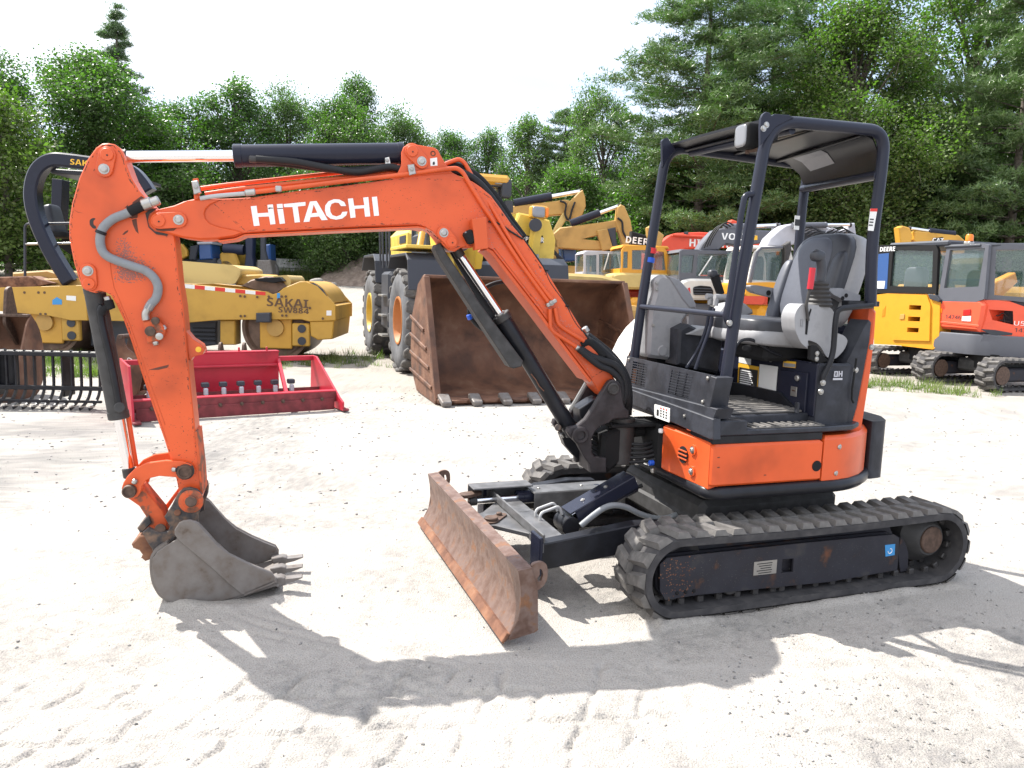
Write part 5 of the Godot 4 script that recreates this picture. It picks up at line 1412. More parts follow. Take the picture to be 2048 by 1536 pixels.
func exc_arm(root: Node3D, T: Transform3D) -> void:
	var w := .078
	var arm := put(root, "dipper_arm", mb().prism(pv([-2.438,2.208,-2.413,2.212,-2.386,2.209,-2.365,2.193,-2.351,2.169,-2.34,2.125,-2.319,2.06,-2.289,2.005,-2.262,1.972,-2.218,1.919,-2.17,1.847,-2.14,1.799,-2.135,1.742,-2.126,1.593,-2.111,1.468,-2.1,1.278,-2.087,1.086,-2.073,.89,-2.061,.725,-2.05,.601,-2.047,.521,-2.062,.475,-2.105,.467,-2.141,.494,-2.156,.554,-2.164,.606,-2.209,.792,-2.26,.971,-2.302,1.124,-2.347,1.296,-2.378,1.401,-2.404,1.467,-2.426,1.511,-2.447,1.525,-2.472,1.531,-2.494,1.521,-2.517,1.527,-2.542,1.545,-2.559,1.58,-2.577,1.655,-2.593,1.77,-2.59,1.847,-2.574,1.932,-2.54,2.046,-2.501,2.134,-2.464,2.188]), -w, w, .005), M("orange"), T)
	put(arm, "edge_chips", edge_chips(pv([-2.438,2.208,-2.386,2.209,-2.351,2.169,-2.34,2.125,-2.319,2.06,-2.289,2.005,-2.135,1.742,-2.126,1.593,-2.111,1.468,-2.1,1.278,-2.087,1.086,-2.073,.89,-2.061,.725,-2.156,.554,-2.209,.792,-2.26,.971,-2.302,1.124,-2.347,1.296,-2.378,1.401,-2.426,1.511,-2.494,1.521,-2.559,1.58,-2.577,1.655,-2.593,1.77,-2.59,1.847,-2.574,1.932,-2.54,2.046,-2.501,2.134]), w + .0004, 260, 3), M("chip"))
	# pins and plates
	var q: PackedVector2Array = pv([-2.416,2.158,-2.431,2.092,-2.517,1.623,-2.515,1.565])
	pinplate(arm, q[0], q[1], .036, w)
	pinplate(arm, q[3], q[2], .034, w)
	put(arm, "painted_hole", mb().prism(round_poly(pv([-2.499,1.863,-2.487,1.869,-2.477,1.866,-2.489,1.854,-2.488,1.837,-2.477,1.83,-2.479,1.819,-2.492,1.82,-2.504,1.836,-2.504,1.854]), .006), w, w + .0008, 0), M("grease"))  # flat dark plate painted for the shade inside a hole
	for p in [pv([-2.324,1.868,-2.304,1.874,-2.297,1.804,-2.309,1.816,-2.32,1.845]), pv([-2.318,1.949,-2.28,1.98,-2.254,1.964,-2.285,1.935,-2.299,1.914,-2.32,1.904,-2.326,1.913]), pv([-2.344,1.88,-2.296,1.904,-2.3,1.878,-2.324,1.873]), pv([-2.353,1.922,-2.337,1.939,-2.341,1.925]), pv([-2.478,2.085,-2.474,2.093,-2.473,2.087,-2.478,2.08]), pv([-2.576,1.908,-2.551,1.892,-2.527,1.888,-2.551,1.89]),
		pv([-2.275,1.156,-2.231,1.169,-2.193,1.179,-2.181,1.182,-2.19,1.166,-2.231,1.156]), pv([-2.203,1.105,-2.18,1.097,-2.195,1.1]), pv([-2.127,.857,-2.122,.848,-2.126,.846]), pv([-2.155,.73,-2.14,.733,-2.149,.726]), pv([-2.115,.755,-2.109,.752,-2.117,.748]), pv([-2.133,.874,-2.129,.876,-2.129,.869])]:
		put(arm, "paint_chip", mb().prism(p, w, w + .0006, 0), M("chip"))
	# dark oily stain left by a leaking hose
	var st := material("oil_film", lin(.24, .10, .085), .5)
	put(arm, "oil_stain", mb().prism(pv([-2.368,1.797,-2.356,1.812,-2.341,1.82,-2.343,1.811,-2.352,1.803,-2.36,1.797]), w, w + .0006, 0), M("chip"))
	put(arm, "oil_stain", flecks(pv([-2.371,1.752,-2.362,1.769,-2.358,1.746,-2.348,1.718,-2.341,1.681,-2.32,1.667,-2.278,1.654,-2.248,1.637,-2.252,1.626,-2.301,1.609,-2.339,1.599,-2.376,1.593,-2.392,1.595,-2.385,1.633,-2.371,1.656,-2.378,1.685]), w + .0003, 1500, .0034, .02, 5), st)
	put(arm, "dirt_flecks", flecks(pv([-2.39,1.443,-2.125,1.448,-2.059,.599,-2.148,.564]), w + .0003, 260, .0018, .01, 6), M("chip"))
	put(arm, "weld_bead", mb().tube(p3([-2.397,1.476,.078,-2.37,1.396,.078,-2.338,1.291,.078,-2.291,1.116,.078,-2.251,.971,.078,-2.202,.797,.078]), .0028, 6), M("orange_dull"))
	# weld seam down the side
	put(arm, "weld_seam", mb().tube(p3([-2.427,1.724,.078,-2.422,1.619,.078,-2.412,1.549,.078,-2.345,1.36,.078,-2.27,1.094,.078,-2.208,.883,.078]), .0022, 5), M("orange_dull"))
	# auxiliary hose
	put(arm, "auxiliary_hose", mb().tube(curve(p3([-2.32,1.904,.11,-2.347,1.891,.105,-2.398,1.866,.105,-2.44,1.825,.105,-2.456,1.776,.105,-2.452,1.726,.105,-2.43,1.695,.105,-2.384,1.673,.105,-2.329,1.654,.105,-2.269,1.633,.105,-2.231,1.599,.105,-2.215,1.555,.105,-2.225,1.505,.105,-2.248,1.476,.105,-2.262,1.451,.105]), 6), .0205, 14), M("grey_hose"))
	var ah := arm.get_child(arm.get_child_count() - 1)
	put(ah, "hose_sleeve", mb().cyl(Vector3(-2.328,1.901,.112), Vector3(-2.265,1.936,.112), .024, 14), M("matte_black"))
	put(ah, "hose_fitting", mb().cyl(Vector3(-2.271,1.934,.112), Vector3(-2.23,1.95,.112), .028, 8), M("zinc"))
	put(ah, "hose_fitting", mb().cyl(Vector3(-2.234,1.947,.112), Vector3(-2.197,1.963,.112), .022, 14), M("zinc"))
	put(ah, "hose_fitting", mb().cyl(Vector3(-2.246,1.48,.105), Vector3(-2.264,1.447,.105), .021, 8), M("zinc"))
	put(ah, "elbow", mb().tube(bend(p3([-2.262,1.454,.105,-2.276,1.427,.105,-2.272,1.399,.105]), .02), .018, 12), M("zinc"))
	put(ah, "hose_rib", mb().cyl(Vector3(-2.454,1.795,.105), Vector3(-2.449,1.809,.105), .0245, 14, .001), M("black_paint"))
	# shut-off valve
	var vv := put(arm, "shutoff_valve", mb().prism(pv([-2.287,1.391,-2.241,1.401,-2.218,1.395,-2.19,1.368,-2.188,1.343,-2.201,1.314,-2.221,1.298,-2.268,1.285,-2.274,1.342]), w, w + .042, .008), M("orange_worn"))
	for p in [[Vector3(-2.252,1.347,.12), .024, "pin_rust"], [Vector3(-2.212,1.323,.12), .017, "zinc"], [Vector3(-2.228,1.397,.12), .018, "pin_rust"]]:
		put(vv, "valve_port", mb().lathe(PackedVector2Array([Vector2(p[1], -.01), Vector2(p[1], .012), Vector2(p[1] * .6, .016), Vector2(0, .016)]), 14), M(p[2]), Transform3D(Basis(), p[0]))
	put(vv, "valve_plug", mb().cyl(Vector3(-2.246,1.288,.1), Vector3(-2.223,1.294,.1), .016, 10), M("zinc"))
	put(vv, "valve_plug", mb().cyl(Vector3(-2.204,1.373,.1), Vector3(-2.193,1.351,.1), .016, 10), M("zinc"))
	# thumb bracket on the back
	put(arm, "thumb_bracket", mb().prism(pv([-2.111,1.355,-2.1,1.34,-2.074,1.306,-2.033,1.277,-2.022,1.252,-2.032,1.229,-2.055,1.224,-2.076,1.217,-2.088,1.197,-2.097,1.212]), -.045, .055, .004), M("orange"))
	put(arm.get_child(arm.get_child_count() - 1), "bracket_pin", mb().lathe(PackedVector2Array([Vector2(.014, 0), Vector2(.014, .006), Vector2(.008, .008), Vector2(0, .008)]), 16), M("amber_ink"), Transform3D(Basis(), Vector3(-2.049,1.255,.055)))
	put(arm, "stop_plate", mb().prism(pv([-2.073,.848,-2.061,.848,-2.047,.661,-2.041,.531,-2.053,.519,-2.061,.674]), -w - .008, w + .01, .002), M("orange_worn"))
	# bucket cylinder
	var bc := cylinder(root, "bucket_cylinder", Vector3(-2.517,1.545,0), Vector3(-2.431,.91,0), Vector3(-2.391,.605,0), .047, .0245, T, "dusty_black")
	put(bc, "supply_pipe", mb().tube(curve(p3([-2.471,1.46,.05,-2.481,1.436,.05,-2.475,1.369,.05,-2.453,1.249,.05,-2.43,1.103,.05,-2.415,.981,.05,-2.413,.951,.05]), 4), .016, 10), M("black_paint"))
	put(bc, "pipe_boss", mb().cyl(Vector3(-2.42,.965,.03), Vector3(-2.409,.972,.075), .026, 14), M("dusty_black"))
	put(bc, "fitting", mb().cyl(Vector3(-2.451,1.507,.055), Vector3(-2.441,1.477,.055), .016, 10), M("zinc"))
	put(bc, "fitting", mb().cyl(Vector3(-2.445,1.489,.055), Vector3(-2.434,1.446,.055), .021, 12), M("matte_black"))
	put(bc, "fitting", mb().tube(bend(p3([-2.433,1.46,.055,-2.464,1.45,.055,-2.476,1.417,.055]), .02), .016, 10), M("matte_black"))
	put(bc, "far_pipe", mb().tube(p3([-2.396,.912,-.03,-2.386,.815,-.03,-2.368,.655,-.03]), .012, 8), M("orange"))
	# linkage: curved guide link and straight bucket link, one each side
	for sd in [1, -1]:
		var z0: float = w + .004 if sd > 0 else -w - .028
		var gl := put(root, "guide_link", mb().prism(pv([-2.408,.578,-2.399,.605,-2.381,.636,-2.347,.673,-2.291,.7,-2.206,.71,-2.133,.703,-2.088,.687,-2.072,.658,-2.078,.627,-2.101,.612,-2.136,.615,-2.164,.624,-2.237,.633,-2.276,.625,-2.299,.611,-2.315,.586,-2.323,.555,-2.34,.531,-2.374,.525,-2.401,.54]), z0, z0 + .024, .003), M("orange"), T)
		if sd > 0:
			for p in [[Vector3(-2.118,.654,.106), .036], [Vector3(-2.371,.565,.106), .033]]:
				put(gl, "link_pin", mb().lathe(PackedVector2Array([Vector2(p[1], 0), Vector2(p[1], .02), Vector2(p[1] * .9, .026), Vector2(p[1] * .72, .026), Vector2(p[1] * .68, .02), Vector2(0, .02)]), 22), M("pin_rust"), Transform3D(Basis(), p[0]))
			put(gl, "lock_bolt", mb().cyl(Vector3(-2.178,.668,.118), Vector3(-2.157,.665,.118), .012, 8), M("zinc"))
			put(gl, "lock_bolt", mb().cyl(Vector3(-2.34,.624,.118), Vector3(-2.351,.602,.118), .013, 8), M("zinc"))
			put(gl, "pin_collar", mb().cyl(Vector3(-2.117,.655,.108), Vector3(-2.117,.656,.112), .043, 22, .001), M("grease"))
	var bl := put(root, "bucket_link", mb().prism(pv([-2.393,.513,-2.368,.585,-2.326,.571,-2.236,.439,-2.21,.347,-2.216,.331,-2.257,.298,-2.297,.313,-2.331,.328,-2.311,.41,-2.343,.47]), -.055, .055, .004), M("orange_worn"), T)
	put(bl, "link_pin", mb().cyl(Vector3(-2.238,.368,.12), Vector3(-2.283,.292,-.12), .026, 20), M("pin_rust"))
	put(root, "far_link", mb().prism(pv([-2.25,.426,-2.185,.515,-2.177,.502,-2.233,.412,-2.268,.414]), -.1, -.07, .003), M("orange"), T)
	# digging bucket
	var bw := .185
	var side: PackedVector2Array = pv([-2.261,.247,-2.265,.213,-2.265,.178,-2.258,.12,-2.238,.069,-2.219,.045,-2.2,.027,-2.161,.005,-2.105,-.01,-2.047,-.012,-1.972,-.002,-1.854,.028,-1.776,.048,-1.695,.074,-1.692,.097,-1.709,.135,-1.769,.165,-1.833,.199,-1.914,.25,-1.971,.311,-2.016,.371,-2.049,.414,-2.088,.431,-2.116,.42,-2.14,.384,-2.152,.335,-2.204,.303,-2.243,.274])
	var shell_line: PackedVector2Array = pv([-2.192,.306,-2.243,.274,-2.261,.247,-2.265,.213,-2.265,.178,-2.258,.12,-2.238,.069,-2.219,.045,-2.2,.027,-2.161,.005,-2.105,-.01,-2.047,-.012,-1.972,-.002,-1.854,.028,-1.776,.048,-1.692,.071])
	var bk := put(root, "bucket", mb().prism(thick(curve2(shell_line, 3), -.014), -bw, bw, 0), M("bucket_steel"), T)
	for sd in [1, -1]:
		put(bk, "side_plate", mb().prism(side, bw - .002 if sd > 0 else -bw - .012, bw + .012 if sd > 0 else -bw + .002, .002), M("bucket_steel"))
		put(bk, "side_cutter", mb().prism(pv([-2.157,.39,-2.136,.423,-2.114,.434,-2.086,.436,-2.058,.425,-2.041,.405,-2.008,.359,-1.964,.303,-1.913,.255,-1.832,.203,-1.768,.169,-1.709,.139,-1.692,.107,-1.694,.09,-1.844,.035,-1.858,.039,-1.916,.097,-1.989,.18,-2.062,.255,-2.139,.333,-2.157,.365]), bw + .012 if sd > 0 else -bw - .030, bw + .030 if sd > 0 else -bw - .012, .004), M("bucket_steel"))
		put(bk, "lip_end", mb().bar(Vector3(-1.845,.036,.19), Vector3(-1.689,.096,.19), .05, .022) if sd > 0 else mb().bar(Vector3(-1.878,-.12,-.19), Vector3(-1.707,-.054,-.19), .05, .022), M("bucket_steel"))
		# hanger ears
		put(bk, "hanger_ear", mb().prism(pv([-2.215,.433,-2.18,.488,-2.153,.544,-2.126,.571,-2.098,.575,-2.064,.564,-2.043,.539,-2.04,.507,-2.044,.475,-2.059,.432,-2.063,.387,-2.103,.364,-2.161,.335,-2.196,.287,-2.243,.255,-2.271,.24,-2.276,.273,-2.297,.312,-2.317,.357,-2.289,.381,-2.24,.353,-2.2,.357,-2.191,.382]), .105 if sd > 0 else -.135, .135 if sd > 0 else -.105, .003), M("bucket_dark"))
	put(bk, "ear_spacer", mb().cyl(Vector3(-2.091,.506,.13), Vector3(-2.13,.432,-.13), .05, 22), M("orange_worn"))
	put(bk, "bucket_pin", mb().lathe(PackedVector2Array([Vector2(.058, -.004), Vector2(.058, .008), Vector2(.046, .012), Vector2(.034, .012), Vector2(.03, .024), Vector2(0, .024)]), 24), M("orange_worn"), Transform3D(Basis(), Vector3(-2.09,.508,.135)))
	put(bk, "pin_head", mb().cyl(Vector3(-2.09,.506,.135), Vector3(-2.086,.515,.165), .028, 18), M("pin_rust"))
	put(bk, "rust_boss", mb().cyl(Vector3(-2.154,.452,.135), Vector3(-2.153,.455,.145), .016, 12), M("rust"))
	put(bk, "coupler_hook", mb().prism(pv([-2.285,.333,-2.339,.33,-2.375,.291,-2.369,.271,-2.341,.257,-2.327,.233,-2.334,.218,-2.315,.199,-2.289,.208,-2.277,.236,-2.259,.261]), -.10, .10, .006), M("rust"))
	put(bk, "coupler_wing", mb().prism(pv([-2.353,.362,-2.309,.413,-2.298,.422,-2.287,.384,-2.328,.341,-2.34,.336]), -.09, .07, .004), M("bucket_dark"))
	put(bk, "lip_plate", mb().bar(Vector3(-1.717,.07,.175), Vector3(-1.736,-.07,-.175), .09, .02, .004, Vector3(.35, 1, 0)), M("bucket_steel"))
	var lipc: PackedVector2Array = pv([-1.704,.073,-1.637,.075])
	for i in 3:
		var z := .148 - i * .148
		var base: Vector2 = pv([-1.699,.079])[0]
		var tm := mb()
		tm.prism(PackedVector2Array([base + Vector2(-.02, -.022), base + Vector2(.035, -.028), base + Vector2(.05, -.02), base + Vector2(.05, .012), base + Vector2(.03, .02), base + Vector2(-.03, .012)]), z - .028, z + .028, .004)
		tm.prism(PackedVector2Array([base + Vector2(.045, -.02), base + Vector2(.09, -.012), base + Vector2(.138, .006), base + Vector2(.134, .010), base + Vector2(.08, .006), base + Vector2(.045, .006)]), z - .024, z + .024, .003)
		put(bk, "tooth", tm, M("bucket_steel"))

# big block-treaded earthmover tyre, axle along z, outer face at +z
func loader_wheel(parent: Node3D, at: Transform3D, r: float, w: float, rim_mat: String) -> void:
	var ri := r * .44
	var t := put(parent, "wheel", mb().lathe(PackedVector2Array([Vector2(ri, -w * .9), Vector2(r * .9, -w), Vector2(r * .955, -w * .93), Vector2(r * .955, -w * .07), Vector2(r * .9, -.005), Vector2(r * .82, .03), Vector2(r * .7, .035), Vector2(r * .58, .02), Vector2(ri, -.02)]), 48), M("tyre_wall"), at)
	var rim := put(t, "rim", mb().lathe(PackedVector2Array([Vector2(ri * 1.06, -.03), Vector2(ri * 1.06, .012), Vector2(ri * .98, .012), Vector2(ri * .93, -.04), Vector2(ri * .86, -.12), Vector2(ri * .78, -.2), Vector2(ri * .5, -.22), Vector2(ri * .46, -.14), Vector2(ri * .3, -.12), Vector2(0, -.12)]), 36), M(rim_mat))
	for i in 12:
		var a := TAU * i / 12.0
		rim.add_child(_nut(Vector3(cos(a) * ri * .62, sin(a) * ri * .62, -.21)), true)
	# tread: three rows of worn blocks
	var rows := [[-w * .12, .27, 0.0], [-w * .5, .27, .5], [-w * .88, .27, 0.0]]
	var cnt := 20
	var blk := mb()
	var ln := TAU * r / cnt
	blk.prism(round_poly(PackedVector2Array([Vector2(-ln * .46, -w * .06), Vector2(-ln * .2, -w * .165), Vector2(ln * .3, -w * .165), Vector2(ln * .46, w * .06), Vector2(ln * .2, w * .165), Vector2(-ln * .3, w * .165)]), .03, 2), -.02, r * .05, .018)
	var me := blk.mesh()
	for q in rows:
		for i in cnt:
			var a: float = TAU * (i + q[2]) / cnt
			var nrm := Vector3(cos(a), sin(a), 0)
			put(t, "tread_block", me, M("tyre"), Transform3D(Basis(Vector3(-sin(a), cos(a), 0), Vector3.BACK, nrm), nrm * r * .955 + Vector3(0, 0, q[0])))

var nut_mesh: ArrayMesh
func _nut(p: Vector3) -> MeshInstance3D:
	if nut_mesh == null: nut_mesh = mb().lathe(PackedVector2Array([Vector2(.022, 0), Vector2(.022, .03), Vector2(0, .035)]), 6).mesh()
	var o := MeshInstance3D.new()
	o.name = "wheel_nut"
	o.mesh = nut_mesh
	o.material_override = M("pin_rust")
	o.position = p
	return o

# root with its own frame, lifted to the ground
func stand(called: String, label: String, cat: String, f: Transform3D, group := "") -> Node3D:
	return thing(called, label, cat, f, group)

func make_yard() -> void:
	make_loader()
	make_roller()
	make_rake()
	make_grader_box()
	make_small_buckets()
	make_rear_yard()

func make_loader() -> void:
	var o := stand("wheel_loader", "huge yellow wheel loader with wide rusty bucket lowered to the ground", "wheel loader", fr(-2.100,-13.600,0.3360))
	var ax := Basis(Vector3.UP, -PI / 2)
	for q in [[0.0, 0.0, "rim_orange"], [0.0, -3.45, "loader_yellow"]]:
		loader_wheel(o, Transform3D(ax, Vector3(q[0], .93, q[1])), .93, .72, q[2])
	for q in [0.0, -3.45]:
		loader_wheel(o, Transform3D(Basis(Vector3.UP, PI / 2), Vector3(2.85, .93, q)), .93, .72, "loader_yellow")
	# bucket
	var prof := curve2(pv([3.86, .05, 3.2, .06, 2.75, .12, 2.42, .32, 2.26, .62, 2.24, .95, 2.36, 1.28, 2.62, 1.54, 2.95, 1.69]), 3)
	var bk := put(o, "bucket", face(mb(), thick(prof, .05), -.16, 2.96, 0), M("rust_big"))
	for s in [-.16, 2.96]:
		put(bk, "bucket_side", face(mb(), pv([3.80, .0, 3.86, .1, 3.62, .45, 3.28, 1.0, 3.08, 1.62, 2.95, 1.73, 2.6, 1.6, 2.2, 1.12, 2.12, .62, 2.2, .3, 2.6, .02]), s - .03, s + .03, .006), M("rust_big"))
		put(bk, "edge_bar", mb().bar(Vector3(s, .04, 3.84), Vector3(s, 1.7, 3.02), .09, .07, .01), M("rust_big"))
		for q in 4:
			put(bk, "wear_rib", mb().bar(Vector3(s - .04, .3 + q * .27, 2.15), Vector3(s - .04, .2 + q * .25, 3.62 - q * .18), .03, .05, .008), M("rust_big"))
	put(bk, "top_lip", mb().bar(Vector3(-.18, 1.71, 2.97), Vector3(2.98, 1.71, 2.97), .10, .05, .01), M("rust_big"))
	put(bk, "cutting_lip", mb().box(Vector3(1.4, .055, 3.78), Vector3(3.15, .06, .28), .012), M("rust_big"))
	for i in 8:
		var s := -.09 + i * .425
		put(bk, "tooth", mb().prism(round_poly(pv([s - .065, .0, s + .065, .0, s + .08, .26, s - .08, .26]), .03), 0, .075, .012), M("bucket_steel"), Transform3D(Basis(Vector3.RIGHT, Vector3(0, .32, -.95).normalized(), Vector3(0, .95, .32).normalized()), Vector3(0, .0, 4.06)))
		if i < 7: put(bk, "edge_segment", mb().prism(round_poly(pv([s + .1, .02, s + .325, .02, s + .345, .2, s + .08, .2]), .05), 0, .04, .008), M("rust_big"), Transform3D(Basis(Vector3.RIGHT, Vector3(0, .12, -.99).normalized(), Vector3(0, .99, .12).normalized()), Vector3(0, .03, 3.98)))
	# lift arms, cross tube and front frame
	for s in [.72, 2.0]:
		put(o, "lift_arm", face(mb(), pv([1.95, .45, 2.1, .65, 1.2, 1.5, .3, 2.35, -.5, 2.75, -.75, 2.6, -.6, 2.3, .2, 1.85, 1.0, 1.0]), s, s + .14, .02), M("loader_yellow"))
		put(o, "lift_cylinder", mb().cyl(Vector3(s + .07, 1.0, -.6), Vector3(s + .07, 1.55, .8), .09, 16), M("loader_yellow"))
	put(o, "front_frame", mb().box(Vector3(1.42, 1.15, -.5), Vector3(1.0, 1.1, 1.6), .08), M("loader_yellow"))
	put(o, "tilt_lever", face(mb(), pv([.2, 1.9, .6, 2.8, .4, 2.95, -.2, 2.3, -.9, 2.2, -.9, 1.9]), 1.36, 1.5, .02), M("loader_yellow"))
	# front fenders, steps and rails
	for s in [-.02, 2.2]:
		put(o, "front_fender", face(mb(), thick(pv([1.05, 1.50, .95, 2.0, .75, 2.12, -.75, 2.12, -1.0, 1.9]), .05), s, s + .7, .008), M("charcoal"))
		put(o, "rear_fender", face(mb(), thick(pv([-2.35, 1.6, -2.45, 2.05, -2.7, 2.2, -4.1, 2.2, -4.45, 1.9]), .05), s - .02, s + .7, .008), M("charcoal"))
	put(o, "fender_deck", mb().box(Vector3(.4, 2.22, .2), Vector3(.9, .06, 1.5), .01), M("loader_yellow"))
	put(o, "fuel_tank", mb().box(Vector3(.35, 1.25, -1.75), Vector3(.6, 1.15, .9), .06), M("charcoal"))
	for q in 3: put(o, "step", mb().box(Vector3(.1, .55 + q * .4, -1.7), Vector3(.3, .04, .5), .008), M("zinc"))
	for q in [-1.3, -2.1]:
		put(o, "handrail", mb().tube(bend(PackedVector3Array([Vector3(.08, 1.9, q), Vector3(.05, 3.0, q), Vector3(.05, 3.05, q - .35), Vector3(.08, 1.9, q - .35)]), .1), .022, 8), M("charcoal"))
	# engine hood and cab
	put(o, "engine_hood", mb().box(Vector3(1.42, 2.15, -3.7), Vector3(1.5, 1.4, 2.6), .18), M("loader_yellow"))
	put(o, "hood_lettering", mb().box(Vector3(.66, 2.55, -3.1), Vector3(.006, .16, .7), 0), M("charcoal"))
	put(o, "rear_frame", mb().box(Vector3(1.42, 1.1, -3.3), Vector3(1.1, .8, 3.2), .06), M("charcoal"))
	put(o, "strut", mb().cyl(Vector3(.35, 2.2, .1), Vector3(.62, 3.0, -.5), .06, 14), M("yellow"))
	var cab := put(o, "cab", mb().box(Vector3(1.42, 2.35, -1.45), Vector3(1.5, .5, 1.5), .05), M("charcoal"))
	put(cab, "roof", mb().box(Vector3(1.42, 3.62, -1.4), Vector3(1.7, .2, 1.75), .08), M("yellow"))
	for s in [.72, 2.12]:
		for n in [-.75, -2.15]: put(cab, "post", mb().bar(Vector3(s, 2.5, n), Vector3(s, 3.55, n), .09, .09), M("charcoal"))
	for s in [.72, 2.12]: put(cab, "side_window", mb().box(Vector3(s, 3.05, -1.45), Vector3(.012, 1.0, 1.3), 0), M("glass"))
	put(cab, "windscreen", mb().box(Vector3(1.42, 3.05, -.75), Vector3(1.3, 1.0, .012), 0), M("glass"))
	put(cab, "seat", cushion(Vector3(1.42, 2.85, -1.6), Vector3(.5, .8, .3), .4), M("matte_black"))
	# lamps and mirror on the far side
	var lp: Vector3 = Vector3(2.541,2.968,.3)
	var hl := put(o, "headlamp", cushion(lp, Vector3(.34, .24, .2), .35), M("yellow"))
	put(hl, "lens", cushion(lp + Vector3(-.03, 0, .06), Vector3(.25, .2, .12), .4), M("lens"))
	put(hl, "indicator", cushion(lp + Vector3(.13, 0, .07), Vector3(.06, .18, .1), .4), M("orange_lamp"))
	put(hl, "lamp_post", mb().bar(lp + Vector3(0, -.1, 0), lp + Vector3(-.05, -.75, -.1), .2, .12), M("loader_yellow"))
	put(o, "pivot_boss", mb().cyl(Vector3(2.452,2.73,.4), Vector3(2.565,2.755,.1), .12, 20), M("charcoal"))
	put(o, "arm_tower", mb().prism(pv([2.249,2.967,2.599,2.923,2.854,2.863,2.991,2.498,2.964,2.122,2.736,1.925,2.381,1.96,2.221,2.278,2.065,2.546]), -.35, .1, .03), M("loader_yellow"))
	var np := put(o, "name_panel", mb().prism(pv([2.281,2.545,2.7,2.565,2.705,2.426,2.285,2.407]), .06, .16, .004), M("matte_black"))
	text(np, "lettering", "CATERPILLAR", .09, M("white"), Transform3D(Basis(), Vector3(2.361,2.48,.162)), 700, .9)
	put(o, "mirror_glass", mb().prism(pv([2.453,2.379,2.633,2.387,2.642,2.146,2.48,2.177]), .11, .13, .004), M("pale_grey"))
	var mp: Vector3 = Vector3(2.195,3.466,-.6)
	var mi := put(o, "mirror", cushion(mp, Vector3(.2, .36, .14), .35), M("charcoal"))
	put(mi, "mirror_arm", mb().tube(bend(PackedVector3Array([mp + Vector3(-.05, .05, 0), mp + Vector3(-.35, .05, 0), mp + Vector3(-.6, -.1, -.1)]), .1), .025, 8), M("charcoal"))
	put(o, "work_light", cushion(Vector3(2.029,3.596,-.6), Vector3(.18, .13, .12), .4), M("lens"))
	put(o, "exhaust", mb().cyl(Vector3(2.259,3.024,-.6), Vector3(2.253,3.242,-.6), .09, 16), M("charcoal"))

